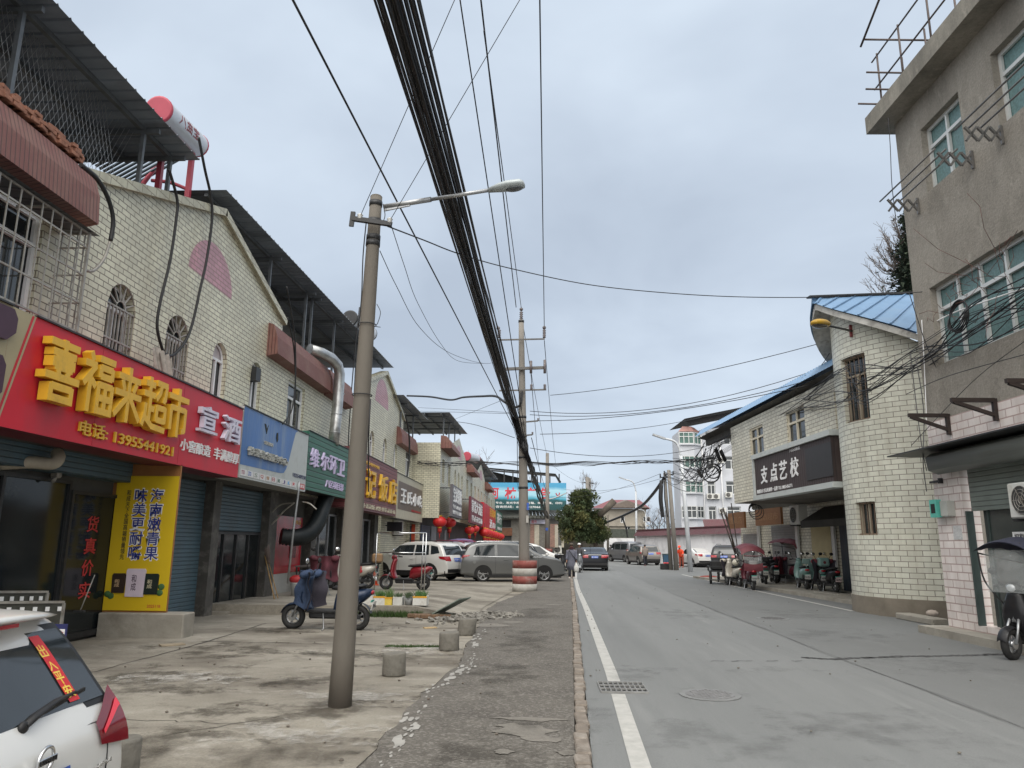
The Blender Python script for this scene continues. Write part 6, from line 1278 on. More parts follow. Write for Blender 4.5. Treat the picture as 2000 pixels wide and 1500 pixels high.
SUVP = [(-2.2, .42), (-2.2, .62), (-2.17, .86), (-2.06, 1.06), (-1.86, 1.42), (-1.72, 1.58), (-1.2, 1.65), (-.3, 1.68), (.35, 1.6), (1.1, 1.14), (1.65, 1.07), (2.02, .98), (2.17, .82), (2.2, .6), (2.2, .42)]
SEDP = [(-2.4, .4), (-2.4, .7), (-2.36, .98), (-2.2, 1.07), (-1.75, 1.1), (-1.0, 1.37), (-.45, 1.45), (.2, 1.45), (1.2, 1.0), (1.9, .9), (2.3, .74), (2.4, .55), (2.4, .4)]
MPVP = [(-2.3, .42), (-2.3, .7), (-2.25, 1.0), (-2.1, 1.3), (-1.95, 1.56), (-1.5, 1.68), (-.3, 1.72), (.4, 1.62), (1.28, 1.12), (1.8, 1.05), (2.12, .95), (2.26, .78), (2.3, .58), (2.3, .42)]
def std(c, xs_side, xf, xr_, Rw, lamps=(.78, 1.0), plate=BPLATE, spokes=5, ptxt='皖D·77A85', rear_glass=(1.1, 1.5), seams=(-.6, .35), chrome=None, lampw=.55):
    c.side('side_window', xs_side, GLASS)
    c.end('windscreen', c.zbelt+.12, max(z for _, z in c.P)-.09, -.84, .84, GLASS, True); c.end('rear_window', rear_glass[0], rear_glass[1], -.82, .82, GLASS)
    for sg in (1, -1):
        c.end('tail_lamp', lamps[0], lamps[1], sg*lampw, sg*1.0, REDLAMP, False, .016, .03); c.end('headlamp', .76, .9, sg*.52, sg*.99, HEADL, True, .014, .03)
    c.side('tail_lamp_side', [((-c.L/2+.05, lamps[0]+.04), (-c.L/2+.34, lamps[0]+.1), (-c.L/2+.4, lamps[1]), (-c.L/2+.14, lamps[1]))], REDLAMP, .009)
    p = c.end('number_plate', lamps[0]-.02, lamps[0]+.12, -.26, .26, plate, False, .02); c.text_end(ptxt, lamps[0]+.01, lamps[0]+.09, .2, -.2, LETW, p, False, .026) if ptxt else None
    c.end('lower_bumper', .34, .5, -.98, .98, BLACK, False, .012); c.end('grille', .6, .76, -.5, .5, BLACK, True, .012); c.end('lower_grille', .36, .5, -.75, .75, BLACK, True, .012)
    c.wheels(xf, xr_, Rw, spokes); c.mirrors(.78, c.zbelt+.02); c.handles((-.35, .5), c.zbelt-.12, chrome or c.paint); c.seams(seams, .34, c.zbelt+.02)
SUVW = [((-.42, 1.08), (.95, 1.08), (.42, 1.5), (-.42, 1.53)), ((-1.28, 1.1), (-.5, 1.08), (-.5, 1.53), (-1.2, 1.52)), ((-1.82, 1.18), (-1.38, 1.12), (-1.3, 1.51), (-1.66, 1.46))]
SEDW = [((-.25, .98), (.98, .96), (.25, 1.34), (-.25, 1.36)), ((-1.2, 1.02), (-.32, .98), (-.32, 1.36), (-.85, 1.3))]
WHITEP = paint('pearl_white_paint', (.66, .66, .64), .1); GREYP = paint('grey_metallic_paint', (.16, .165, .165), .45); BLACKP = paint('black_paint', (.012, .013, .016), .2, .15); SILVP = paint('silver_grey_paint', (.24, .25, .27), .45); DGREYP = paint('dark_grey_paint', (.035, .035, .037), .4); CHAMP = paint('champagne_grey_paint', (.22, .205, .19), .45)
# near white suv with the red sticker
NP = [(-2.18, .4), (-2.2, .6), (-2.185, .84), (-2.12, .97), (-2.02, 1.1), (-1.88, 1.3), (-1.76, 1.45), (-1.66, 1.53), (-1.2, 1.57), (-.3, 1.59), (.4, 1.5), (1.1, 1.06), (1.65, 1.0), (2.0, .86), (2.18, .62), (2.18, .4)]
c = Car('parked_car', 'white car at the lower left corner with a red script sticker on its rear window', 4.38, 1.84, NP, 1.0, WHITEP, None, .34, .26, 3)
c.side('side_window', SUVW[:2], GLASS)
rw = c.end('rear_window', 1.06, 1.44, -.9, .9, GLASS, False, .012); c.end('window_surround', 1.03, 1.47, -.95, .95, BLACK, False, .006)
mb = MB(); rg_ = []
for k in range(13):
    y = -.66+1.32*k/12; q = 1-(abs(y)/.66)**4*.5; xb = -1.87+.1*(abs(y)/.66)**2.5; z_ = 1.525+.022*(1-(y/.66)**2)
    rg_.append([V((xb, y, z_-.022*q)), V((xb-.012, y, z_-.006)), V((xb+.04, y, z_+.012*q)), V((xb+.2, y, z_+.03*q)), V((-1.42, y, 1.548+.022*(1-(y/.66)**2))), V((-1.42, y, 1.5)), V((xb+.22, y, z_-.05*q))])
mb.loft(rg_); build('roof_spoiler', mb, WHITEP, c.t); mb = MB(); mb.obox(V((-1.86, 0, 1.51)), V((.012, 0, 0)), V((0, .16, 0)), V((0, 0, .01))); build('brake_light', mb, REDLAMP, c.t)
DLAMP = M('dark_lamp_lens', (.16, .008, .014), .1, var=.15, scale=6, spec=.7)
for sg in (1, -1):
    c.end('tail_lamp', .84, .95, sg*.64, sg*1.0, DLAMP, False, .02, .0, None, False, .8, 1.1); c.side('tail_lamp_side', [((-2.175, .8), (-1.98, .88), (-1.76, 1.07), (-1.98, 1.1))], DLAMP, .012, None, (sg,))
    c.end('lamp_strip', .885, .905, sg*.69, sg*.98, M('lamp_bright_red', (.75, .03, .05), .2), False, .026, 0, None, False, .99, 1.03)
st = c.end('sticker', 1.08, 1.42, -.62, -.5, LETR, False, .018, 0, rw)
PR = M('sticker_red', (.55, .015, .02), .45, var=.05)
st.data.materials[0] = PR
YL = M('sticker_yellow', (.75, .55, .08), .5)
xs1, xs2 = c.xe(1.1, False), c.xe(1.41, False); g = PL((xs1-.02, 0, 1.1), (0, -1)); lean = (xs2-xs1)/.31
for k, ch in enumerate('出入平安'):
    o = text(ch, g, .405, .475, .215-.07*k, .28-.07*k, .0, .003, YL, rw)
    for v in o.data.vertices: lz = v.co.z+_root(rw).location.z; v.co.x += (lz-1.1)*lean-.004; v.co.y *= 1.03-(lz-1.1)*.34
mb = MB(); wx = lambda y, z, o=.03: V((c.xe(z, False)-o, y, z)); mb.tube([wx(.03, 1.06, .03), wx(-.08, 1.085, .035), wx(-.3, 1.115, .032), wx(-.5, 1.125, .025)], [.024, .026, .02, .008], 8, True, .6); mb.beam(wx(-.1, 1.075, .016), wx(-.6, 1.12, .016), .012, .02); mb.blob(wx(.03, 1.055, .022), .022, .035, .03); build('wiper', mb, BLACK, c.t)
mb = MB(); ex = c.xe(.9, False)-.034; mb.torus((ex, 0, .9), (1, 0, .08), .062, .009, 28, 8); mb.obox(V((ex-.008, 0, .9)), V((.006, 0, 0)), V((0, .078, 0)), V((0, 0, .016)), .004); em = build('badge', mb, CHROME, c.t); c.text_end('NISSAN', .89, .911, .066, -.066, BLACK, em, False, .049)
pl_ = c.end('number_plate', .7, .82, -.26, .26, BPLATE, False, .02); c.text_end('皖D·L5277', .72, .8, .21, -.21, LETW, pl_, False, .026); c.text_end('QASHQAI', .735, .76, -.46, -.62, CHROME, None, False, .018)
mb = MB()
for pts in ([(.95, -.66), (.965, -.2), (.97, .2), (.965, .66)], [(.95, -.66), (.84, -.62), (.74, -.6), (.66, -.58)]): mb.tube([(c.xe(z, False)-.004, y, z) for z, y in pts], .004, 4)
build('tailgate_seam', mb, BLACK, c.t); c.end('lower_bumper', .38, .56, -.97, .97, BLACK, False, .012); c.wheels(1.32, -1.32, .345); c.mirrors(.78, 1.02); c.seams((-.6, .35), .36, 1.0)
c.put(-4.6, 3.69, 183.4, -.345)
# other cars
c = Car('parked_car', 'white suv with black wheel arches nosing towards the tiled pier behind the red scooter', 4.4, 1.84, SUVP, 1.04, WHITEP); std(c, SUVW, 1.33, -1.33, .35, (.84, 1.04), ptxt='皖D·6P530', seams=(-.6, .4)); c.side('sill_trim', [((-2.1, .3), (2.05, .3), (2.05, .42), (-2.1, .42))], BLACK, .005)
mb = MB(); [mb.tube([(-1.5, sg*.62, 1.66), (-1.2, sg*.63, 1.71), (.1, sg*.63, 1.72), (.3, sg*.62, 1.66)], .018, 6) for sg in (1, -1)]; build('roof_rail', mb, BLACK, c.t); c.put(-5.75, 34.75, 152, .02)
c = Car('parked_car', 'pale suv with maroon roof rails mostly hidden behind the white suv', 4.4, 1.84, SUVP, 1.04, paint('pale_pearl', (.5, .5, .52), .2)); std(c, SUVW, 1.33, -1.33, .35)
mb = MB(); [mb.tube([(-1.6, sg*.64, 1.64), (-1.2, sg*.66, 1.73), (.1, sg*.66, 1.74), (.5, sg*.64, 1.66)], .03, 6) for sg in (1, -1)]; build('roof_rail', mb, M('rail_maroon', (.2, .02, .05), .4), c.t); c.put(-5.0, 39.0, 150, .02)
c = Car('parked_car', 'black car with chrome window line mostly hidden behind the grey people carrier', 4.7, 1.86, SUVP, 1.02, BLACKP); std(c, SUVW, 1.38, -1.38, .36, spokes=7); mb = MB()
for sg in (1, -1): mb.tube([(x, sg*(c.hw(x, z)+.012), z) for x, z in [(-1.95, 1.14), (-1.7, 1.52), (-1.2, 1.57), (-.3, 1.58), (.4, 1.52), (1.0, 1.08)]], .016, 5)
build('chrome_strip', mb, CHROME, c.t); c.put(-2.35, 38.6, 183, .02)
c = Car('parked_car', 'grey people carrier parked across the forecourt behind the striped pole base', 4.62, 1.8, MPVP, 1.06, GREYP)
std(c, [((.3, 1.1), (1.02, 1.08), (.5, 1.52), (.3, 1.55)), ((-.72, 1.1), (.2, 1.1), (.2, 1.56), (-.72, 1.58)), ((-1.75, 1.14), (-.84, 1.1), (-.84, 1.58), (-1.62, 1.5))], 1.36, -1.34, .335, (.98, 1.14), spokes=5, ptxt='皖D·3M262', seams=(-.8, .26, 1.1), lampw=.6); mb = MB(); [mb.tube([(-1.6, sg*.64, 1.67), (-1.3, sg*.66, 1.72), (.2, sg*.66, 1.73), (.45, sg*.64, 1.62)], .02, 6) for sg in (1, -1)]; build('roof_rail', mb, CHROME, c.t); c.side('chrome_line', [((-1.8, 1.075), (1.25, 1.05), (1.25, 1.07), (-1.8, 1.095))], CHROME, .008); mb = MB(); mb.prism([(-1.72+.07*cos(i*.524), -(c.hw(-1.72, .84)+.004), .84+.07*sin(i*.524)) for i in range(12)], V((0, -.004, 0))); build('fuel_flap', mb, M('flap_grey', (.2, .205, .2), .35, .3), c.t); c.put(-1.5, 34.15, 12.6, .0)
c = Car('parked_car', 'white hatchback whose roof shows behind the grey people carrier', 4.2, 1.75, SUVP, 1.0, WHITEP); std(c, SUVW, 1.25, -1.25, .33); c.put(-.75, 42.5, 8, .0)
c = Car('parked_car', 'black saloon driving away on the left side of the road', 4.85, 1.87, SEDP, .95, BLACKP); std(c, SEDW, 1.45, -1.42, .34, (.8, .98), ptxt='皖D·B9952', rear_glass=(1.12, 1.38), lampw=.5); mb = MB(); mb.tube([(-.9, .2, 1.42), (-1.2, .2, 1.66)], .01, 4); build('aerial', mb, BLACK, c.t); c.end('chrome_line', .985, 1.0, -.5, .5, CHROME, False, .02); c.put(3.24, 51.2, 90)
VANP = [(-2.5, .42), (-2.5, .8), (-2.47, 1.2), (-2.38, 1.75), (-2.2, 1.93), (-1, 1.97), (.9, 1.95), (1.3, 1.8), (1.95, 1.2), (2.3, 1.0), (2.48, .75), (2.5, .42)]
c = Car('parked_car', 'silver van parked by the white wall beyond the grey car', 5.0, 1.85, VANP, 1.15, SILVP, None, .18); std(c, [((.6, 1.2), (1.5, 1.2), (1.1, 1.75), (.6, 1.75)), ((-.7, 1.2), (.5, 1.2), (.5, 1.75), (-.7, 1.75)), ((-2.1, 1.2), (-.82, 1.2), (-.82, 1.75), (-2.1, 1.75))], 1.5, -1.5, .33, (.85, 1.2), rear_glass=(1.3, 1.75), lampw=.75); c.put(8.1, 76.5, 110)
c = Car('parked_car', 'champagne grey suv seen from behind between van and road walker', 4.5, 1.86, SUVP, 1.04, CHAMP); std(c, SUVW, 1.36, -1.36, .35, (.88, 1.06), ptxt='皖D·22017'); c.put(8.45, 66.0, 102)
c = Car('parked_car', 'white saloon parked nose to the white wall behind the orange worker', 4.65, 1.8, SEDP, .95, WHITEP); std(c, SEDW, 1.35, -1.35, .33, (.82, 1.0), ptxt='皖D·37X26', rear_glass=(1.12, 1.37)); c.put(12.15, 61.5, 100)
c = Car('parked_car', 'dark grey suv parked beyond the cargo tricycle', 4.6, 1.9, SUVP, 1.04, DGREYP); std(c, SUVW, 1.38, -1.38, .37, (.86, 1.0), ptxt='皖D·N8868'); mb = MB(); [mb.tube([(-1.6, sg*.64, 1.65), (-1.2, sg*.66, 1.73), (.1, sg*.66, 1.74), (.5, sg*.64, 1.66)], .025, 6) for sg in (1, -1)]; build('roof_rail', mb, CHROME, c.t); c.put(12.9, 53.6, 66)

# ================================================================= scooters
def wheel2(par, x, r, rim=ALLOY, w=.055):
    mb = MB(); mb.torus((x, 0, r), (0, 1, 0), r-w*.8, w, 26, 10); k = build('wheel', mb, TYRE, par)
    mb = MB(); mb.torus((x, 0, r), (0, 1, 0), r-w*1.75, .014, 22, 6); mb.cyl((x, -.05, r), (x, .05, r), .05, n=10)
    for i in range(5):
        a = 2*pi*i/5; mb.beam((x+.03*cos(a), 0, r+.03*sin(a)), (x+(r-w*1.8)*cos(a), 0, r+(r-w*1.8)*sin(a)), .03, .04, up=V((0, 1, 0)))
    mb.cyl((x, .055, r), (x, .062, r), .075, n=14); build('rim', mb, rim, k)
def oval(c, rx, rz, n=14, tilt=0.):   # ring in a plane across the x axis: half width rx, half height rz
    return [V((c[0]+tilt*rz*sin(2*pi*j/n), c[1]+rx*cos(2*pi*j/n), c[2]+rz*sin(2*pi*j/n))) for j in range(n)]
def scooter(label, body, loc, deg, seatc=BLACK, box=None, plate=None, canopy=None, quilt=None, seatpad=None, quiltcol=None, trim=DARK, wb=1.26, r=.225, group='parked electric scooters', mirrors=True, ptxt='皖D·8K36', boxlogo=None, basket=False, lean=.0, rear_round=.0, z=0.):
    t = thing('electric_scooter', (0, 0, 0), label, 'scooter', group); xf, xr_ = wb/2, -wb/2
    wheel2(t, xf, r); wheel2(t, xr_, r)
    hx, hz = xf-.3, 1.02   # handlebar
    mb = MB(); [mb.tube([(xf, sg*.07, r), (xf-.1, sg*.075, r+.24), (xf-.17, sg*.06, r+.36)], .02, 8) for sg in (1, -1)]; mb.tube([(xf-.16, 0, r+.3), (hx+.02, 0, hz-.02)], .035, 8); build('fork', mb, STEEL, t)
    mb = MB(); mb.grid(lambda u, v: V((xf+(r+.035)*cos(.25+2.2*u), (v-.5)*.15*(1-.2*abs(u-.5)), r+(r+.035)*sin(.25+2.2*u)-.03*(abs(v-.5)*2)**2)), 12, 4); build('front_fender', mb, body, t)
    # front apron: lofted shell that widens to the knees and narrows to the head
    rings = [oval((xf-.34, 0, .33), .15, .03), oval((xf-.27, 0, .42), .19, .05), oval((xf-.22, 0, .58), .2, .06), oval((xf-.24, 0, .76), .17, .065), oval((xf-.27, 0, .9), .13, .07), oval((xf-.29, 0, .98), .1, .03)]
    rings = [[V((q.x+(.06 if abs(q.y) < .08 and q.z > 0 else 0), q.y, g[0].z)) if 0 else V((g_c+.1*sin(2*pi*j/14)*(.8 if 1 else 1), q.y, g_z)) for j, q in enumerate(g)] for g, g_c, g_z in zip(rings, (xf-.34, xf-.27, xf-.22, xf-.24, xf-.27, xf-.29), (.33, .42, .58, .76, .9, .98))]
    build('front_apron', MB().loft(rings), body, t)
    # floor board and under tray
    mb = MB(); mb.obox(V((.03, 0, .34)), V((.33, 0, 0)), V((0, .15, 0)), V((0, 0, .03)), .015); mb.obox(V((.0, 0, .27)), V((.3, 0, 0)), V((0, .11, 0)), V((0, 0, .07)), .03); build('floorboard', mb, trim, t)
    # rear body: loft from the seat post to the tail
    R_ = [((-.19, .38), .13, .08), ((-.22, .5), .15, .19), ((-.34, .55), .17, .21), ((-.55, .585), .18, .18), ((-.75, .64), .15, .12), ((-.9, .7), .08, .05)]
    build('rear_body', MB().loft([oval((c[0], 0, c[1]), a, b) for c, a, b in R_]), body, t)
    mb = MB(); mb.loft([oval((x, 0, zz), a, b) for x, zz, a, b in ((-.12, .75, .08, .025), (-.18, .76, .13, .045), (-.35, .765, .15, .05), (-.55, .79, .145, .05), (-.72, .805, .12, .04), (-.78, .81, .07, .02))]); build('seat', mb, seatc, t)
    mb = MB(); mb.obox(V((xr_+.12, .09, r+.02)), V((.2, 0, 0)), V((0, .025, 0)), V((0, 0, .04)), .015); mb.obox(V((xr_+.1, -.09, r+.02)), V((.2, 0, 0)), V((0, .02, 0)), V((0, 0, .035)), .015); [mb.tube([(xr_, sg*.1, r), (xr_-.03, sg*.11, .56)], .022, 8) for sg in (1, -1)]; build('swing_arm', mb, trim, t)
    mb = MB(); mb.tube([(hx-.06, .33, hz+.02), (hx, .2, hz+.035), (hx+.02, 0, hz+.01), (hx, -.2, hz+.035), (hx-.06, -.33, hz+.02)], .014, 8); [mb.tube([(hx-.1, sg*.36, hz+.015), (hx-.02, sg*.24, hz+.03)], .02, 8) for sg in (1, -1)]; build('handlebar', mb, BLACK, t)
    mb = MB(); mb.blob((hx+.05, 0, hz-.0), .1, .11, .085, 12, 8); hd = build('headlight_shell', mb, body, t); mb = MB(); mb.blob((hx+.12, 0, hz), .035, .07, .06, 12, 8); build('headlight', mb, HEADL, hd)
    if mirrors:
        for sg in (1, -1):
            mb = MB(); mb.tube([(hx-.02, sg*.22, hz+.04), (hx-.02, sg*.26, hz+.14), (hx-.03, sg*.3, hz+.2)], .008, 5); mi = build('mirror', mb, BLACK, t); mb = MB(); mb.blob((hx-.03, sg*.32, hz+.24), .02, .07, .055, 12, 6); build('mirror_head', mb, CHROME if sg > 0 else BLACK, mi)
    mb = MB(); mb.blob((-.9, 0, .69), .035, .09, .04, 10, 6); build('tail_lamp', mb, REDLAMP, t)
    mb = MB(); mb.grid(lambda u, v: V((xr_-(r+.05)*cos(.3+.95*u), (v-.5)*.14, r+(r+.05)*sin(.3+.95*u))), 8, 2); build('rear_fender', mb, trim, t)
    mb = MB(); mb.obox(V((-.93, 0, .45)), V((.025, 0, -.08)), V((0, .1, 0)), V((-.004, 0, -.0015)), 0); pb = build('number_plate', mb, plate or M('plate_white', (.6, .6, .58), .5), t)
    mb = MB(); mb.obox(V((-.905, 0, .53)), V((.006, 0, -.02)), V((0, .1, 0)), V((-.004, 0, -.0015)), 0); build('plate_top', mb, M('plate_teal', (.05, .4, .32), .4), pb); o = text(ptxt, PL((-.945, .085, .44), (0, -1)), 0, .17, -.03, .05, 0, .002, BLACK, pb)
    for v in o.data.vertices: v.co.x += (v.co.z-.45)*.3
    mb = MB(); mb.tube([(.0, .13, .3), (-.05, .2, .03), (-.03, .24, .01)], .012, 6); build('kickstand', mb, STEEL, t)
    if box:
        mb = MB(); mb.obox(V((-.93, 0, .99)), V((.16, 0, 0)), V((0, .19, 0)), V((0, 0, .15)), .05); b = build('top_box', mb, box, t); mb = MB(); mb.obox(V((-.9, 0, .82)), V((.16, 0, 0)), V((0, .06, 0)), V((0, 0, .02))); build('rack', mb, BLACK, b)
        if boxlogo: mb = MB(); mb.cyl((-1.095, 0, .98), (-1.1, 0, .98), .05); build('round_emblem', mb, boxlogo, b)
    if seatpad: mb = MB(); mb.obox(V((-.82, 0, .99)), V((.035, 0, .01)), V((0, .13, 0)), V((-.01, 0, .09)), .03); mb.beam((-.82, 0, .78), (-.82, 0, .92), .03); build('backrest', mb, seatpad, t)
    if basket:
        mb = MB(); [mb.tube([(hx+.1, -.15, z_), (hx+.32, -.15, z_), (hx+.32, .15, z_), (hx+.1, .15, z_), (hx+.1, -.15, z_)], .008, 4, smooth=False) for z_ in (.72, .82, .92)]; build('basket', mb, BLACK, t)
    if quilt:   # padded wind apron hung over the bars, pooling at the sides
        cols = quiltcol or (M('quilt_lining', (.05, .045, .06), .9, var=.2),)
        def gq(u, v):
            a = (u-.5)*2; y = a*.42; d = abs(a); x = hx+.16-.3*d**1.6+.05*sin(u*14)+.2*v*(1-d)-.05*v; zz = hz+.06-.02*d-v*(.66+.06*sin(u*9))*(1-.05*d)
            return V((x+.03*sin(v*9+u*5), y*(1-.12*sin(v*3)), zz))
        mb = MB(); mb.grid(gq, 22, 16); build('wind_apron', mb, quilt, t)
        mb = MB(); mb.grid(lambda u, v: gq(u, v)+V((-.025, 0, -.015)), 22, 16); build('apron_lining', mb, cols[0], t)
        mb = MB(); [mb.blob((hx-.0, sg*.27, hz-.01), .12, .14, .075, 12, 8, (V((.8, -.5*sg, -.3)), V((.45*sg, .85, -.1)), V((.3, 0, 1)))) for sg in (1, -1)]; build('hand_muff', mb, quilt, t)
    if canopy:
        cc, ht, spec_ = canopy
        def gc(u, v):
            x = .62-1.55*u; y = (v-.5)*.86; arch_ = ht-.28*(u-.42)**2*1.6-.16*(2*abs(v-.5))**2; return V((x, y, arch_-(.12 if u > .97 else 0)+.008*sin(u*25)))
        mb = MB(); mb.grid(gc, 18, 10); mb.grid(lambda u, v: gc(u, 1-v)-Z*.012, 18, 10); cn = build('canopy', mb, cc, t)
        if spec_:
            mb = MB()
            for i in range(40): q = gc(R.uniform(.04, .96), R.uniform(.04, .96)); a = R.random()*6.28; s = V((cos(a), sin(a), -.1))*.035; mb.quad(q+Z*.004-s, q+Z*.004+V((-s.y, s.x, 0))*.3, q+Z*.004+s)
            build('canopy_print', mb, spec_, cn)
        mb = MB()
        for sg in (1, -1): mb.tube(smooth([V((.35, sg*.16, .75)), V((.5, sg*.34, 1.1)), V((.55, sg*.37, ht-.25))], 5), .013, 6); mb.tube(smooth([V((-.75, sg*.2, .72)), V((-.85, sg*.36, 1.1)), V((-.8, sg*.37, ht-.42))], 5), .013, 6); mb.tube([(.55, sg*.37, ht-.25), (-.8, sg*.37, ht-.42)], .012, 6)
        build('canopy_frame', mb, BLACK, t)
        fl = MATS.get('canopy_film') or film_mat('canopy_film')
        def gs(u, v): return V((-.86-.1*sin(v*pi)*.4+.0*u, (u-.5)*.66*(1-.06*v), .98+(ht-.42-.98)*v))
        build('rear_film', MB().grid(gs, 8, 6), fl, t); build('windscreen_film', MB().grid(lambda u, v: V((.5+.1*v*(1-v), (u-.5)*.62, .95+(ht-.2-.95)*v)), 8, 6), fl, t)
        mb = MB(); mb.grid(lambda u, v: V((-.865-.02*sin(v*3), (u-.5)*.7, .72+.28*v-.05*sin(u*pi))), 8, 4); mb.tube([(-.88, -.34, ht-.46), (-.9, 0, ht-.47), (-.88, .34, ht-.46)], .022, 6); build('canopy_skirt', mb, cc, t)
    place(t, loc, radians(deg), (lean, 0)); return t
NAVYB = paint('navy_scooter', (.015, .028, .06), .1); REDB = paint('red_scooter', (.22, .012, .02), .2); CREAMB = paint('cream_scooter', (.52, .49, .43), .05); TEALB = paint('teal_scooter', (.2, .33, .31), .05); BLKB = paint('black_scooter', (.018, .018, .02), .1); MARB = paint('maroon_scooter', (.09, .015, .025), .2); GRYB = paint('grey_scooter', (.13, .14, .15), .3)
QNAVY = M('quilt_navy', (.035, .06, .12), .85, var=.25, scale=5, bump=.4); QPLUM = M('quilt_plum', (.2, .1, .15), .9, var=.45, scale=9, bump=.4); QRED = M('quilt_maroon', (.18, .035, .05), .85, var=.3, scale=7); CMAR = M('canopy_maroon', (.14, .03, .04), .6, var=.2, scale=8); CNAV = M('canopy_navy', (.03, .033, .055), .6, var=.15); CPUR = M('canopy_purple', (.15, .12, .24), .6, var=.15)
scooter('navy scooter under a quilted blue wind apron behind the leaning lamp pole', NAVYB, (-4.14, 14.58, 0), 176, quilt=QNAVY, box=None, group='parked electric scooters')
scooter('glossy red scooter parked before the white suv', REDB, (-4.55, 25.0, .125), 172)
s = scooter('cream scooter with a brown parcel box and a red rabbit print on its side', CREAMB, (-6.55, 25.6, .12), 182, box=M('parcel_brown', (.3, .19, .1), .9, var=.15))
mb = MB(); mb.blob((-.4, .185, .56), .09, .006, .06, 10, 6); mb.blob((-.34, .185, .66), .025, .006, .07, 8, 6); mb.blob((-.43, .185, .66), .025, .006, .07, 8, 6); build('rabbit_print', mb, LETR, s)
scooter('black scooter facing the street in front of the red stall panel', BLKB, (-6.15, 21.2, .17), -70, quilt=M('quilt_wine', (.09, .02, .03), .85, var=.3, scale=6))
P_ = gat
def right_sc(px, py, label, body, deg, **k): q = gat(px, py, .1); return scooter(label, body, (q.x, q.y+.55, .1), deg, **k)
q = gat(1472, 1153, 0)
scooter('maroon canopied scooter with a clear rear film, nearest the road on the right', MARB, (q.x, q.y+.6, 0), 88, canopy=(CMAR, 1.72, M('canopy_dots', (.5, .3, .3), .6)), seatpad=M('pad_white', (.5, .48, .47), .6), plate=M('plate_dull', (.45, .45, .45), .5))
q = gat(1440, 1146, 0)
s = scooter('cream scooter draped in a pale cover with a helmet, left of the maroon canopy', CREAMB, (q.x, q.y+.6, 0), 98, quilt=M('quilt_cream', (.55, .5, .42), .9, var=.3, scale=6)); mb = MB(); mb.blob((-.6, .1, .95), .16, .14, .13, 14, 10); build('helmet', mb, M('helmet_cream', (.6, .56, .46), .3), s); mb = MB(); mb.blob((-.1, -.3, .5), .35, .1, .26, 12, 8); build('wood_panel', mb, M('amber_panel', (.3, .14, .04), .6, var=.2), s)
right_sc(1500, 1141, 'grey scooter parked deep between the two maroon canopies', GRYB, 80, seatpad=BLACK)
right_sc(1519, 1139, 'dark scooter covered by a plum flowered quilt', BLKB, 82, quilt=QPLUM)
right_sc(1548, 1141, 'maroon canopied scooter with a scalloped windscreen standing under the school soffit', MARB, 120, canopy=(CMAR, 1.85, None), quilt=QRED)
right_sc(1536, 1136, 'dark scooter squeezed in beside the plum quilted one', BLKB, 78, quilt=QRED)
right_sc(1596, 1141, 'grey scooter standing deeper behind the teal pair', GRYB, 92, box=BLKB)
right_sc(1578, 1151, 'pale teal scooter with a square backrest, first of the teal pair', TEALB, 84, seatpad=M('pad_teal', (.22, .33, .31), .5))
right_sc(1606, 1154, 'pale teal scooter carrying a teal top box, second of the pair', TEALB, 88, box=TEALB, boxlogo=M('emblem_maroon', (.12, .02, .03), .4), seatpad=M('pad_teal', (.22, .33, .31), .5))
right_sc(1630, 1158, 'dark scooter with a white plate beside the blue gate', BLKB, 92, plate=M('plate_pink', (.62, .5, .5), .5), quilt=QRED)
right_sc(1652, 1152, 'black motor scooter deepest in shade beside the round tower', BLKB, 96)
s = scooter('black scooter under a navy canopy printed with yellow feathers at the right edge', BLKB, (FW.p(3.3, 0).x-.42, FW.p(3.3, 0).y+.25, .0), 212, canopy=(CNAV, 1.78, M('feather_yellow', (.42, .36, .16), .6)), quilt=None)
mb = MB(); mb.blob((.2, .18, .62), .2, .02, .04, 10, 6); mb.blob((.3, .2, .8), .08, .02, .05, 10, 6); build('yellow_stripe', mb, GOLD, s)
scooter('white fronted scooter half hidden behind the walker in the long coat', CREAMB, (.98, 40.2, .03), -95, quilt=M('quilt_black', (.02, .02, .022), .85))
scooter('dark scooter under a purple umbrella canopy among the parked cars', BLKB, (-4.6, 42.5, 0), 20, canopy=(CPUR, 1.9, None))
# cargo tricycle
q = gat(1402, 1141); t = thing('cargo_tricycle', (0, 0, 0), 'black cargo tricycle with bundled poles standing in its tray', 'tricycle')
wheel2(t, 1.1, .28); mb = MB()
for sg in (1, -1): mb.torus((-.75, sg*.42, .28), (0, 1, 0), .24, .05, 24, 8)
build('rear_wheels', mb, TYRE, t); mb = MB(); mb.obox(V((-.7, 0, .55)), V((.75, 0, 0)), V((0, .5, 0)), V((0, 0, .02))); [mb.beam((-1.45, sg*.5, .75), (.05, sg*.5, .75), .035) for sg in (1, -1)]; mb.beam((-1.45, -.5, .75), (-1.45, .5, .75), .035); mb.tube([(-1.4, -.45, .53), (-1.5, -.45, .2), (-1.5, .45, .2), (-1.4, .45, .53)], .022, 6, smooth=False); [mb.beam((x, sg*.5, .55), (x, sg*.5, .76), .03) for x in (-1.45, -.7, .05) for sg in (1, -1)]; build('tray', mb, DARK, t)
mb = MB(); mb.tube([(.1, 0, .5), (.8, 0, .45), (1.0, 0, .9)], .03, 6); mb.tube([(1.1, 0, .28), (.92, 0, 1.05)], .028, 6); mb.tube([(.85, -.32, 1.05), (.92, 0, 1.07), (.85, .32, 1.05)], .016, 6); build('frame', mb, BLACK, t)
build('seat', MB().loft([oval((x, 0, .82), a, .05) for x, a in ((.15, .08), (.3, .14), (.5, .12), (.6, .05))]), BLACK, t); mb = MB(); mb.obox(V((-.5, .1, .78)), V((.3, 0, 0)), V((0, .3, 0)), V((0, 0, .2)), .05); build('black_crate', mb, BLACK, t)
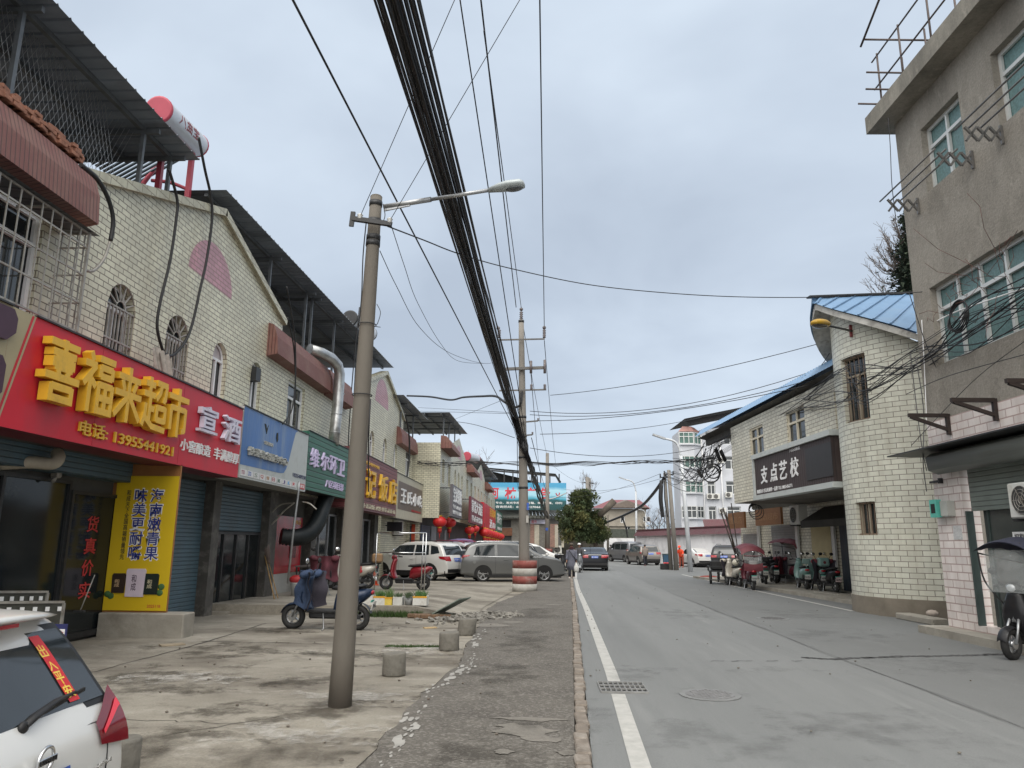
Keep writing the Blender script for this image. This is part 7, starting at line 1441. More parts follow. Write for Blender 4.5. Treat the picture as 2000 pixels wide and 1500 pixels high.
place(t, (q.x+.3, q.y+.9, 0), radians(80))
t = thing('pole_bundle', (q.x+1.0, q.y+.6, .6), 'bundle of long dark poles standing up from the tricycle', 'poles'); b0 = V((q.x+1.15, q.y+.6, .6))
build('pole_sticks', MB().tube([b0, b0+V((-.75, 0, 2.6))], .03, 5).tube([b0+V((.05, 0, 0)), b0+V((-.6, .1, 2.7))], .03, 5).tube([b0+V((-.05, .1, 0)), b0+V((-.5, 0, 2.5))], .03, 5).tube([b0, b0+V((-.25, 0, 2.9))], .022, 5), M('stick_dark', (.07, .055, .045), .8, var=.3), t)
mb = MB(); q = gat(1385, 1131); mb.blob((q.x, q.y, .08), .5, .25, .1, 10, 6); build('cloth_heap', mb, M('heap_red', (.25, .06, .05), .9, var=.5, scale=6), base=(q.x, q.y, 0), label='reddish cloth heap on the road by the tricycle', cat='rags')
mb = MB(); mb.blob((q.x+.75, q.y+.05, .1), .3, .2, .12, 10, 6); build('white_bag', mb, M('bag_white', (.5, .5, .45), .8, var=.2), base=(q.x+.75, q.y, 0), label='off white bag beside the reddish cloth heap', cat='bag')
# bin and basket by the twin poles
t = thing('wheelie_bin', (11.0, 60.6, 0), 'dark blue wheeled bin behind the twin concrete poles', 'bin'); q = at(1303, 1100, 58); q.z = 0; t.location = q; mb = MB(); mb.loft([[V((q.x+sx*w, q.y+sy*w, z)) for sx, sy in ((-1, -1), (1, -1), (1, 1), (-1, 1))] for z, w in ((.08, .24), (.95, .3))], True, False); build('bin', mb, M('bin_blue', (.03, .08, .14), .5), t); mb = MB(); mb.rbox((q.x, q.y, .98), .66, .66, .06, 0, .02); build('lid', mb, M('bin_lid', (.03, .06, .06), .5), t)
t = thing('black_crate', at(1300, 1107, 53), 'black crate with red fruit at the foot of the twin poles', 'crate'); q = at(1301, 1106, 53); t.location = (q.x, q.y, 0); mb = MB(); mb.rbox((q.x, q.y, .2), .75, .5, .4, 0, .02); build('box', mb, BLACK, t); mb = MB(); [mb.blob((q.x+R.uniform(-.28, .28), q.y+R.uniform(-.15, .15), .42), .08, .08, .07, 8, 6) for i in range(12)]; build('fruit', mb, LETR, t, kind='stuff')

# ================================================================= people
SKIN = M('skin', (.36, .2, .14), .6, var=.08)
def skin_mesh(J, E, name, mat, par, sub=1):
    me = bpy.data.meshes.new('sk'); keys = list(J); ix = {k: i for i, k in enumerate(keys)}
    me.from_pydata([J[k][0] for k in keys], [(ix[a], ix[b]) for a, b in E], []); o = bpy.data.objects.new('sk', me); COL.objects.link(o)
    md = o.modifiers.new('s', 'SKIN'); o.modifiers.new('u', 'SUBSURF').levels = sub
    for i, k in enumerate(keys): r = J[k][1]; me.skin_vertices[0].data[i].radius = r if isinstance(r, tuple) else (r, r)
    me.skin_vertices[0].data[0].use_root = True
    m2 = bpy.data.meshes.new_from_object(o.evaluated_get(bpy.context.evaluated_depsgraph_get())); bpy.data.objects.remove(o)
    m2.name = name; m2.materials.clear(); m2.materials.append(mat)
    for p in m2.polygons: p.use_smooth = True
    k = bpy.data.objects.new(name, m2); link(k, par); return k
def person(label, loc, deg, top, legs, shoe, coat=None, lean=0., stride=.12, arms=((.05, .0), (.05, .0)), hat=None, hair=BLACK, seated=False, scale=1., grp=None):
    """a figure facing +x; arms give forward swing of each hand"""
    t = thing('person', (0, 0, 0), label, 'person', grp); J = {}; ph = .86
    def L(x, y, z):   # lean the upper body about the hips
        dz = z-ph; return (x+dz*sin(lean), y, ph+dz*cos(lean)) if dz > 0 else (x, y, z)
    J['pel'] = (L(0, 0, ph), (.13, .1)); J['waist'] = (L(0, 0, 1.02), (.12, .09)); J['chest'] = (L(0, 0, 1.22), (.15, .1)); J['nb'] = (L(-.01, 0, 1.37), .07); J['neck'] = (L(0, 0, 1.43), .05); J['jaw'] = (L(.02, 0, 1.49), (.065, .075)); J['head'] = (L(.015, 0, 1.56), (.082, .095)); J['crown'] = (L(.0, 0, 1.63), (.06, .07)); J['nose'] = (L(.115, 0, 1.535), .012)
    E = [('pel', 'waist'), ('waist', 'chest'), ('chest', 'nb'), ('nb', 'neck'), ('neck', 'jaw'), ('jaw', 'head'), ('head', 'crown'), ('head', 'nose')]
    for sg, n, sw in ((1, 'l', arms[0]), (-1, 'r', arms[1])):
        s = -1 if n == 'l' else 1; fx = stride*s
        J['sh'+n] = (L(0, sg*.17, 1.35), .06); J['el'+n] = (L(sw[0]*.4-.02, sg*.225, 1.1), .045); w = V(L(sw[0]+.06, sg*.23+sw[1], .88 if sw[0] < .25 else .98)); J['wr'+n] = (tuple(w), .028); dn = (w-V(J['el'+n][0])).normalized(); J['pa'+n] = (tuple(w+dn*.06), (.035, .018)); E += [('chest', 'sh'+n), ('sh'+n, 'el'+n), ('el'+n, 'wr'+n), ('wr'+n, 'pa'+n)]
        for f in range(4): off = V((.0, 0, 0))+V((1, 0, 0))*(.027-.018*f); J['f%s%d' % (n, f)] = (tuple(w+dn*(.13+.012*(f in (1, 2)))+off), .008); E.append(('pa'+n, 'f%s%d' % (n, f)))
        J['th'+n] = (tuple(w+dn*.07+V((.05, -sg*.01, 0))), .009); E.append(('wr'+n, 'th'+n))
        if seated: K = ((.05, sg*.1, .82), (.42, sg*.15, .74), (.38, sg*.14, .38), (.5, sg*.14, .35))
        else: K = ((0, sg*.09, .82), (fx*.6+.03, sg*.095, .46), (fx, sg*.095, .09), (fx+.14, sg*.1, .04))
        J['hip'+n] = (K[0], .085); J['kn'+n] = (K[1], .06); J['an'+n] = (K[2], .04); J['to'+n] = (K[3], (.04, .03)); E += [('pel', 'hip'+n), ('hip'+n, 'kn'+n), ('kn'+n, 'an'+n), ('an'+n, 'to'+n)]
    skin_mesh(J, E, 'body', SKIN, t)
    mb = MB(); hp = V(J['head'][0]); fw = V((cos(lean), 0, -sin(lean))); upv = V((sin(lean), 0, cos(lean)))
    [mb.blob(hp+fw*.088+V((0, sg*.035, 0)), .01, .013, .009, 6, 4) for sg in (1, -1)]; mb.blob(hp+fw*.083-upv*.075, .012, .025, .007, 6, 4); build('face', mb, M('face_dark', (.06, .03, .025), .5), t)
    mb = MB(); mb.blob(hp+upv*.035-fw*.012, .1, .093, .085, 14, 10, (fw, V((0, 1, 0)), upv)); build('hair', mb, hair, t)
    if hat:
        mb = MB(); mb.blob(hp+upv*.07-fw*.005, .115, .11, .07, 14, 8, (fw, V((0, 1, 0)), upv)); mb.blob(hp+upv*.045+fw*.04, .13, .12, .012, 14, 6, (fw, V((0, 1, 0)), upv)); build('hat', mb, hat, t)
    def el(x, z, rx, ry, n=16, y=0.): c = V(L(x, y, z)); return [c+V((rx*cos(2*pi*j/n)*cos(lean if z > ph else 0), ry*sin(2*pi*j/n), -rx*cos(2*pi*j/n)*sin(lean if z > ph else 0))) for j in range(n)]
    hem = coat or .78; rg = [el(0, hem, .17 if coat else .15, .24 if coat else .19)]
    if coat: rg.append(el(.0, (hem+.9)/2, .17, .23))
    rg += [el(0, .92, .155, .2), el(0, 1.05, .145, .185), el(.005, 1.22, .15, .205), el(0, 1.34, .125, .19), el(0, 1.4, .09, .11), el(0, 1.43, .07, .075)]
    mb = MB().loft(rg)
    for n in 'lr': s_, e_, w_ = V(J['sh'+n][0]), V(J['el'+n][0]), V(J['wr'+n][0]); mb.tube([s_+(V((0, 0, 1.0))-V((0, 0, 1)))*0, s_.lerp(e_, .5), e_, e_.lerp(w_, .5), w_], [.082, .075, .068, .058, .05], 10)
    build('coat' if coat else 'jacket', mb, top, t)
    mb = MB(); mb.loft([el(0, .8, .14, .18), el(0, .95, .13, .175)])
    for n in 'lr': h, k, a = V(J['hip'+n][0]), V(J['kn'+n][0]), V(J['an'+n][0]); mb.tube([h+Z*.04, h.lerp(k, .5), k, k.lerp(a, .5), a+Z*.0], [.105, .095, .078, .07, .065], 10)
    build('trousers', mb, legs, t); mb = MB()
    for n in 'lr': a, o = V(J['an'+n][0]), V(J['to'+n][0]); mb.blob(a.lerp(o, .45)-Z*.015, .13, .05, .05, 10, 6, ((o-a).normalized() if not seated else V((1, 0, 0)), V((0, 1, 0)), Z))
    build('shoes', mb, shoe, t); place(t, loc, radians(deg)); t.scale = (scale,)*3; return t, J
COATB = M('quilted_coat', (.125, .13, .165), .85, var=.25, scale=7, bump=.5); NAVT = M('dark_trousers', (.018, .02, .028), .85, var=.2); WSH = M('white_shoe', (.5, .5, .48), .6); ORV = M('orange_vest', (.75, .07, .02), .6, var=.15)
t, J = person('walker in a long grey blue quilted coat carrying a white bag', (1.35, 37.4, .0), -94, COATB, NAVT, WSH, coat=.42, hat=M('knit_hat', (.09, .075, .06), .9, var=.3, scale=20), stride=.1)
mb = MB(); mb.torus((0.01, 0, 1.44), (.2, 0, 1), .09, .045, 16, 8); mb.blob((.07, 0, 1.47), .06, .075, .055); build('scarf', mb, M('scarf_dark', (.06, .02, .025), .9, var=.3), t); mb = MB(); mb.tube([(.16, -.12, 1.36), (.17, .05, 1.1), (.1, .2, .92)], .014, 5); mb.obox(V((.06, .23, .86)), V((.1, 0, 0)), V((0, .04, 0)), V((0, 0, .08)), .02); build('shoulder_bag', mb, BLACK, t)
w = V(J['wrl'][0]); b = thing('shopping_bag', (1.35, 37.4, 0), 'white plastic carrier bag in the walker hand', 'bag'); mb = MB(); o = V((1.35, 37.4, 0)); a = radians(-94); wp = o+V((w.x*cos(a)-w.y*sin(a), w.x*sin(a)+w.y*cos(a), w.z-.1)); mb.loft([[wp+V((k*.12*cos(j*.785)+.02*sin(j*3), k*.09*sin(j*.785), zz)) for j in range(8)] for k, zz in ((.3, .0), (.55, -.12), (1, -.2), (1.1, -.38), (.8, -.46))]); build('bag', mb, M('carrier_white', (.55, .55, .53), .6, var=.25, scale=9), b)
person('person in a black jacket and mustard trousers walking far down the road', (6.95, 80, 0), 70, M('black_jacket', (.02, .02, .022), .85), M('mustard_trousers', (.45, .2, .02), .8), BLACK, stride=.14)
person('person in a taupe jacket and dark trousers crossing before the grey suv', (8.15, 62, 0), 100, M('taupe_jacket', (.2, .17, .15), .85, var=.2), NAVT, M('pink_shoe', (.4, .25, .25), .7), stride=.16)
q = at(1331, 1100, 58.5); t, J = person('street sweeper in an orange vest and cap bending forward', (q.x, q.y, 0), 240, ORV, M('orange_trousers', (.3, .07, .04), .8, var=.2), M('boot_orange', (.3, .08, .05), .7), lean=.45, hat=ORV, stride=.08, arms=((.28, 0), (.3, 0)))
scooter('dark scooter ridden towards the camera beside the black saloon', GRYB, (2.15, 46.2, 0), -92, group='ridden scooter')
person('rider with a white helmet on the scooter beside the black saloon', (2.15, 46.5, .02), -92, M('rider_jacket', (.05, .05, .055), .8), NAVT, BLACK, hat=M('white_helmet', (.65, .65, .66), .3), seated=True, arms=((.42, 0), (.42, 0)))
# ================================================================= poles
def insul(mb, p, up, r=.05, l=.3, n=5):
    p = V(p); up = V(up).normalized(); pts = []; rr = []
    for i in range(n*2+1): pts.append(p+up*l*i/(n*2)); rr.append(r if i % 2 else r*.55)
    mb.tube(pts, rr, 10)
INS = M('insulator', (.12, .1, .1), .3, var=.2); INW = M('white_insulator', (.5, .5, .48), .25)
lp = thing('lamp_pole', (-2.04, 7.88, 0), 'leaning tapered concrete pole with a street lamp arm, nearest the camera', 'utility pole')
b = V((-2.045, 7.9, -.02)); tpt = at(735, 385, 7.9); mb = MB(); mb.tube([b.lerp(tpt, i/10) for i in range(11)], [.118-.005*i for i in range(11)], 24); ax_ = (tpt-b).normalized()
mb.blob(tpt, .07, .07, .025, 20, 6); build('shaft', mb, POLEC, lp)
[build('wire_band', MB().torus(b+ax_*h, ax_, r, .006, 24, 6), DARK, lp) for h, r in ((4.0, .098), (3.2, .106))]; [build('clamp', MB().tube([b+ax_*h, b+ax_*(h+.06)], r, 24), DARK, lp) for h, r in ((5.2, .077), (5.0, .08), (4.93, .081), (5.42, .075))]
mb = MB(); a0, a1 = at(688, 427, 7.75), at(765, 438, 7.75); mb.beam(a0, a1, .05, .05); mb.beam(at(690, 414, 7.75), at(686, 442, 7.75), .03, .05); ca = build('cross_arm', mb, DARK, lp)
mb = MB(); insul(mb, at(703, 429, 7.75), Z, .035, .07, 2); insul(mb, at(761, 437, 7.75), Z, .035, .07, 2); build('insulator', mb, INW, ca)
mb = MB(); l0, l1 = at(750, 404, 7.85), at(958, 371, 7.6); mb.tube([l0, l0.lerp(l1, .45)], .03, 10); mb.tube([l0.lerp(l1, .45), l1], .022, 10); mb.beam(l0-Z*.03, l0.lerp(l1, .25)-Z*.015, .02, .05); la = build('lamp_arm', mb, STEEL, lp)
d = (l1-l0).normalized(); sd = d.cross(Z).normalized(); up = sd.cross(d); mb = MB()
mb.loft([[l1+d*x+sd*(w*cos(2*pi*j/16))+up*(h*sin(2*pi*j/16)+o) for j in range(16)] for x, w, h, o in ((-.02, .028, .028, 0), (.1, .07, .045, .01), (.2, .085, .055, .015), (.34, .085, .05, .012), (.38, .06, .035, .005), (.39, .02, .01, 0))]); lh = build('lamp_head', mb, M('lamp_grey', (.38, .42, .43), .4, .2, var=.08), la)
build('lens', MB().blob(l1+d*.27-up*.036, .1, .062, .014, 12, 6, (d, sd, up)), M('lamp_glass', (.1, .11, .12), .15), la)
def striped_base(x, y, r, h, par, cols, z=0.):
    n = len(cols)
    for i, c_ in enumerate(cols): mb = MB(); z0, z1 = z+h*i/n, z+h*(i+1)/n; mb.tube([(x, y, z0), (x, y, z1)], r, 26); build('painted_band', mb, c_, par)
BR_ = M('band_red', (.24, .065, .055), .8, var=.2, scale=4, dirt=(.3, .27, .24), dirts=3); BW_ = M('band_white', (.42, .41, .38), .8, var=.15, scale=4, dirt=(.25, .23, .2), dirts=3)
p2 = thing('power_pole', (-.65, 26.9, 0), 'tall concrete power pole with cross arms on a red and white striped base', 'utility pole'); X2, Y2 = -.67, 26.9
b = V((X2, Y2, 0)); tpt = at(1018, 625, Y2); mb = MB(); mb.tube([b.lerp(tpt, i/8) for i in range(9)], [.2-.013*i for i in range(9)], 20); build('shaft', mb, M('pole_concrete_grey', (.2, .185, .165), .85, var=.15, scale=2, stretch=(1, 1, .3), dirt=(.13, .115, .1), dirts=1.5), p2)
striped_base(X2, Y2, .43, 1.05, p2, [BW_, BR_, BW_, BR_]); axp = (tpt-b).normalized()
def on2(py): return at(1020, py, Y2-.15)
for px0, px1, py, w, mat in ((973, 1064, 663, .05, STEEL), (985, 1064, 719, .1, STEEL), (975, 1067, 762, .05, STEEL), (1016, 1051, 823, .05, DARK), (1010, 1040, 850, .05, DARK)):
    mb = MB(); a0, a1 = at(px0, py+(2 if px0 > 980 else 1), Y2-.2), at(px1, py-1, Y2-.2); mb.beam(a0, a1, w, w); ca = build('cross_arm', mb, M('arm_steel', (.11, .105, .1), .5, .4, var=.2), p2); mb = MB()
    if py == 663: insul(mb, at(975, 660, Y2-.2), Z, .07, .32); insul(mb, at(1063, 660, Y2-.2), Z, .07, .32); mb.blob(at(973, 641, Y2-.2), .07, .07, .07); mb.blob(at(1063, 640, Y2-.2), .07, .07, .07)
    elif py == 719: mb.tube([at(1037, 729, Y2-.3), at(1037, 705, Y2-.3)], .05, 8); mb.tube([at(1064, 729, Y2-.3), at(1064, 703, Y2-.3)], .05, 8)
    elif py == 762: insul(mb, at(1038, 761, Y2-.2), Z, .06, .2, 3); insul(mb, at(1064, 761, Y2-.2), Z, .06, .2, 3)
    else: insul(mb, at(px1, py-1, Y2-.2), Z, .04, .1, 2)
    build('insulator', mb, INS, ca)
mb = MB(); insul(mb, tpt-Z*.05, Z, .075, .38); mb.blob(tpt+Z*.42, .07, .07, .07); build('top_insulator', mb, INS, p2)
for k in (.99, .62, .55, .47, .36): build('clamp', MB().tube([b.lerp(tpt, k), b.lerp(tpt, k+.008)], .2-.104*k+.012, 16), DARK, p2)
build('blue_tag', MB().beam(at(1031, 982, Y2-.2), at(1031, 996, Y2-.2), .08, .02, V((0, 1, 0))), BPLATE, p2); build('white_tag', MB().beam(at(1030, 1007, Y2-.21), at(1030, 1021, Y2-.21), .09, .02, V((0, 1, 0))), BW_, p2)
Y3 = 78.0; q = at(1069, 1090, Y3); p3 = thing('power_pole', (q.x, Y3, 0), 'second concrete pole with striped base, in front of the brick corner building', 'utility pole'); b3 = V((q.x, Y3, 0)); t3 = at(1069, 885, Y3); mb = MB(); mb.tube([b3, t3], [.26, .17], 14); build('shaft', mb, MATS['pole_concrete_grey'], p3); striped_base(q.x, Y3, .52, 1.2, p3, [BR_, BW_, BR_])
mb = MB(); mb.tube(smooth([at(1072, 975, Y3-.2), at(1085, 972, Y3-.2), at(1104, 964, Y3-.2)], 5), .07, 6); mb.beam(at(1100, 966, Y3-.2), at(1108, 962, Y3-.2), .2, .1); build('lamp_arm', mb, STEEL, p3); build('blue_tag', MB().beam(at(1068, 1031, Y3-.3), at(1068, 1036, Y3-.3), .25, .03, V((0, 1, 0))), BPLATE, p3)
# twin leaning poles on the right
for (px0, px1, top, Y, r, lab) in ((1321, 1306, 918, 52, .17, 'thicker of two leaning concrete poles side by side on the right'), (1311, 1298, 924, 52.4, .14, 'thinner leaning concrete pole beside its twin on the right')):
    q = at(px0, 1112, Y); t = thing('utility_pole', (q.x, q.y, 0), lab, 'utility pole', 'twin leaning poles'); b = V((q.x, q.y, 0)); tp_ = at(px1, top, Y); mb = MB(); mb.tube([b, tp_], [r, r*.72], 14); build('shaft', mb, MATS['pole_concrete_grey'], t); mb = MB(); mb.beam(tp_+V((-.35, 0, -.3)), tp_+V((.35, 0, -.3)), .08); insul(mb, tp_+V((-.3, 0, -.26)), Z, .06, .2, 3); insul(mb, tp_+V((.3, 0, -.26)), Z, .06, .2, 3); build('cross_arm', mb, DARK, t)
def street_lamp(bx, by, tx, ty, hx, hy, Y, r, lab, col=None):
    q = at(bx, by, Y); t = thing('street_lamp', (q.x, Y, 0), lab, 'street lamp', 'curved arm street lamps'); b = V((q.x, Y, 0)); a = at(tx, ty, Y); h = at(hx, hy, Y); mb = MB(); mid = a+Z*(h.z-a.z)*.75+V(((h.x-a.x)*.25, 0, 0))
    mb.tube([b, b.lerp(a, .5), a], [r, r*.85, r*.7], 10); mb.tube(smooth([a, mid, h], 8), r*.45, 8); build('post', mb, col or M('lamp_post_grey', (.5, .52, .54), .5, .1, var=.08), t); d = (h-mid).normalized(); mb = MB(); mb.beam(h-d*.1, h+d*.75, .26, .12); build('lamp_head', mb, STEEL, t); return t
street_lamp(1349, 1116, 1330, 890, 1296, 856, 49, .16, 'tall white street lamp with curved arm before the compound wall')
street_lamp(1244, 1090, 1242, 960, 1220, 936, 92, .16, 'distant street lamp rising behind the silver van')
street_lamp(1262, 1060, 1261, 1004, 1246, 995, 105, .12, 'farthest small street lamp beside the maroon roofed house')
q = at(1147, 1050, 105); t = thing('power_pole', (q.x, 105, 0), 'far concrete pole with a cross arm among the bare twigs', 'utility pole'); mb = MB(); mb.tube([V((q.x, 105, 0)), at(1147, 932, 105)], .25, 10); mb.tube([V((q.x+.9, 105.5, 0)), at(1150, 934, 105.5)], .25, 10); build('shaft', mb, MATS['pole_concrete_grey'], t); mb = MB(); mb.beam(at(1136, 960, 105), at(1164, 958, 105), .2); mb.beam(at(1140, 942, 105), at(1160, 944, 105), .15); build('cross_arm', mb, DARK, t)
q = at(1187, 1060, 90); mb = MB(); mb.tube([V((q.x, 90, 0)), at(1187, 1005, 90)], .14, 8); build('utility_post', mb, POLEC, base=(q.x, 90, 0), label='short slim post at the road bend beside the mustard trousers', cat='pole')
mb = MB(); mb.tube([at(1170, 1008, 80), at(1200, 978, 80)], [.3, .38], 10); build('leaning_trunk', mb, M('cut_trunk', (.09, .075, .06), .9, var=.3), base=at(1170, 1008, 80), label='cut grey tree limb jutting up over the evergreen', cat='tree limb')

# ================================================================= wires and cables
CBL = M('cable_black', (.012, .012, .014), .5, var=.3, scale=3); CBW = M('cable_grey', (.1, .1, .1), .5)
def wire(pts, r, lab, sag=0., group=None, mat=CBL, n=5, k=14, name='cable'):
    P = [V(p) for p in pts]
    if len(P) == 2: P = [P[0].lerp(P[1], i/k)-Z*sag*4*(i/k)*(1-i/k) for i in range(k+1)]
    else: P = smooth(P, 8)
    return build(name, MB().tube(P, r, n), mat, base=P[0], label=lab, cat='cable', group=group)
Pend = at(1012, 842, 26.6); Pend2 = at(1034, 900, 26.7)
for i in range(38):   # the thick bundle of telecom cables
    u = R.gauss(0, .5); u = max(-1, min(1, u)); v = R.uniform(-1, 1); n_ = 18; pts = []
    A = at(783+44*u, 5, 5.2+.25*v); B = at(1006+9*u, 815+6*v, 26.4); ph_ = R.random()*6.28; Bk = A+(A-B).normalized()*15; sg_ = R.uniform(.02, .16)
    pts = [Bk.lerp(B, k/22)-Z*sg_*4*(k/22)*(1-k/22)+V((.006*sin(k*1.3+ph_), 0, .01*sin(k*.9+ph_*2))) for k in range(23)]
    pts += [at(1020+6*u, 870+10*v, 26.6), Pend2+V((.06*u, 0, .1*v))]
    build('cable', MB().tube(pts, R.choice((.008, .009, .011, .014)), 5), CBL, base=A, label='black cable in the thick bundle hanging over the pavement', cat='cable', group='thick overhead cable bundle')
for i in range(9):
    u = R.uniform(-1, 1); pts = smooth([at(1022+4*u, 862, 26.6), at(1034+4*u, 905+3*u, 28), at(1052+5*u, 960, 42), at(1064+4*u, 1000, 66), at(1070+2*u, 1012, 77)], 6)
    pts = [p+V((.05*sin(j+i), 0, .08*sin(j*1.7+i*2))) for j, p in enumerate(pts)]; build('cable', MB().tube(pts, .03, 5), CBL, base=pts[0], label='black cable of the bundle sagging on to the second striped pole', cat='cable', group='far part of the cable bundle')
wire([at(566, -12, 5.4), at(1004, 836, 26.7)], .012, 'single black wire running from upper left to the power pole')
wire([at(897, -10, 10.6), at(1026, 850, 26.8)], .013, 'left one of three straight power wires above the lamp head', 0)
wire([at(938, -10, 10.5), at(1008, 600, 26.2)], .016, 'middle one of three straight power wires above the lamp head', 0)
wire([at(945, 60, 11), at(1018, 601, 26.9)], .012, 'power wire ending on the topmost insulator', 0)
wire([at(1054, -10, 10.5), at(1063, 640, 26.8)], .014, 'rightmost straight power wire ending on the cross arm', 0)
wire([at(820, 170, 10), at(973, 640, 26.8)], .012, 'power wire along the right flank of the cable bundle', 0)
for a, b, lab in (((975, 665, 26.8), (1040, 955, 78), 'first wire leading on from the upper cross arm'), ((1063, 665, 26.8), (1085, 905, 78), 'second wire leading on from the upper cross arm'), ((1019, 620, 26.8), (1068, 888, 78), 'middle wire leading on from the pole top'), ((1037, 730, 26.7), (1054, 920, 78), 'wire leading on from the left fuse'), ((1038, 855, 26.7), (1072, 970, 78), 'low wire leading on to the second pole'), ((1010, 855, 26.7), (1012, 960, 40), 'wire dropping left of the power pole')): wire([at(*a), at(*b)], .014, lab, .3)
wire([at(890, -5, 6), at(703, 424, 7.75)], .004, 'thin wire rising from the left insulator of the lamp pole'); wire([at(1018, -5, 6.2), at(761, 432, 7.75)], .004, 'thin wire rising from the right insulator of the lamp pole')
wire([at(757, 442, 7.75), at(830, 470, 8.8), at(900, 497, 10), at(1000, 525, 11.6), at(1150, 556, 13.2), at(1300, 572, 14), at(1450, 580, 14.5), at(1620, 580, 15), at(1790, 571, 15), at(2010, 545, 12.5)], .009, 'long thin wire crossing the whole sky to the cement building')
wire([at(742, 490, 8), at(775, 560, 9.5), at(820, 640, 12), at(880, 690, 15), at(950, 710, 20), at(985, 700, 26)], .005, 'fine sagging wire between the lamp pole and the bundle'); wire([at(764, 440, 7.75), at(790, 520, 10), at(815, 590, 12), at(860, 670, 15), at(895, 705, 18), at(950, 710, 22)], .005, 'second fine sagging wire right of the lamp pole')
wire([at(715, 436, 7.75), at(709, 500, 7.85), at(706, 580, 7.9), at(700, 640, 8)], .007, 'loose black wire hanging down left of the lamp pole'); wire([at(748, 398, 7.8), at(752, 420, 7.8), at(748, 434, 7.8)], .005, 'small wire loop at the lamp pole top'); wire([at(736, 594, 7.85), at(743, 610, 7.8), at(738, 630, 7.8), at(734, 637, 7.85), at(743, 639, 7.8)], .004, 'curled wire end on the lamp pole shaft'); wire([at(724, 780, 7.8), at(720, 860, 7.8), at(720, 960, 9)], .008, 'black wire dropping behind the lamp pole')
wire([at(795, 773, 38), at(840, 775, 37), at(880, 781, 35), at(905, 776, 33), at(940, 774, 30), at(968, 774, 28), at(985, 785, 27), at(1003, 795, 26.8), at(1016, 790, 26.7), at(1019, 765, 26.7)], .045, 'thick wavy black cable from the near roof to the power pole', n=8)
wire([at(800, 818, 40), at(910, 826, 34), at(1005, 855, 27)], .012, 'thin wire from the farther roof to the power pole'); wire([at(817, 796, 40), at(1000, 806, 27)], .008, 'upper pair wire from the near roof to the pole'); wire([at(817, 803, 40), at(1000, 808, 27)], .008, 'lower pair wire from the near roof to the pole'); wire([at(885, 820, 45), at(985, 780, 27)], .008, 'thin wire slanting up to the bundle from the far roof')
for i in range(5):   # tangled cable run across the street to the school
    pts = smooth([at(815, 902+i, 40), at(870, 906+2*i-3, 40), at(935, 902+i, 40), at(1030, 903+1.5*i, 40), at(1130, 903+i*1.5, 39), at(1235, 901+i, 38), at(1330, 899+i, 36), at(1400, 890+2*i, 34)], 7); pts = [p+V((0, 0, .05*sin(j*(.7+.17*i)+i*2))) for j, p in enumerate(pts)]; wire([], 0, '') if 0 else build('cable', MB().tube(pts, R.choice((.012, .016, .024)), 5), CBL, base=pts[0], label='black cable in the tangled run crossing the street at roof height', cat='cable', group='cables crossing the street')
for a, b, s_, lab in (((1075, 772, 30), (1640, 660, 22), .25, 'topmost grey wire crossing to the tile tower'), ((1035, 803, 28), (1615, 715, 24), .6, 'second wire crossing to the tile tower'), ((1035, 810, 28), (1640, 725, 22), .5, 'third wire crossing to the tile tower'), ((1050, 822, 28), (1640, 738, 22), .3, 'fourth wire crossing to the tile tower'), ((1035, 875, 28), (1380, 872, 36), .4, 'wire dipping towards the school eave'), ((1075, 970, 78), (1290, 925, 52), .6, 'wire between second pole and the twin poles'), ((1100, 955, 78), (1290, 935, 52), .5, 'lower wire reaching the twin poles'), ((1075, 905, 78), (1150, 945, 105), .5, 'wire going on to the far twiggy pole'), ((1055, 848, 27), (1370, 815, 40), .2, 'wire slanting over the street to the flats roof')): wire([at(*a), at(*b)], .012, lab, s_)
wire([at(1180, 1022, 90), at(1215, 1008, 80), at(1250, 990, 66), at(1275, 965, 56), at(1300, 930, 52)], .12, 'heavy drooping cable between bend and twin poles', n=6); wire([at(1215, 1010, 80), at(1222, 1030, 80), at(1226, 1050, 80)], .08, 'hanging end of the heavy drooping cable')
for i in range(7): x = 1292+R.uniform(-4, 8); wire([at(x, 938, 51.6), at(x-2+R.uniform(-3, 3), 975, 51.5), at(x+R.uniform(-2, 6), 1010, 51.5)], .04, 'black cable tail hanging on the twin poles', 0, 'cable tails on the twin poles')
# nest of cables at the school corner
for i in range(34):
    a = (1290+R.uniform(0, 25), 925+R.uniform(-8, 14), 50) if i % 3 == 0 else (1330+R.uniform(-20, 30), 900+R.uniform(-6, 22), 38)
    b = (1395+R.uniform(-25, 25), 880+R.uniform(-18, 40), 33); c2 = ((a[0]+b[0])/2+R.uniform(-20, 20), max(a[1], b[1])+R.uniform(2, 30), (a[2]+b[2])/2); wire([at(*a), at(*c2), at(*b)], R.choice((.008, .012, .018)), 'black cable in the messy nest at the far school corner', 0, 'cable nest at the school corner')
for px, py, r, lab in ((1389, 926, .36, 'large black coil of spare cable hanging by the school corner'), (1393, 920, .32, 'second cable coil hanging just behind the large one'), (1916, 655, 1, '')):
    if lab: mb = MB(); [mb.torus(at(px, py, 33)+V((0, .03*k, 0)), (.25, 1, .1*k), r*(1-.02*k), .025, 24, 5) for k in range(3)]; build('cable_coil', mb, CBL, base=at(px, py, 33), label=lab, cat='cable coil')
q = at(1918, 655, 13.0); q = FW.p(1.85, 5.75, .22); mb = MB(); [mb.torus(q+FW.n*.01*k, FW.n+V((0, 0, .1*k)), .3-.008*k, .012, 28, 5) for k in range(5)]; build('cable_coil', mb, CBL, base=q, label='round coil of spare black cable hanging before the wide frosted window', cat='cable coil')
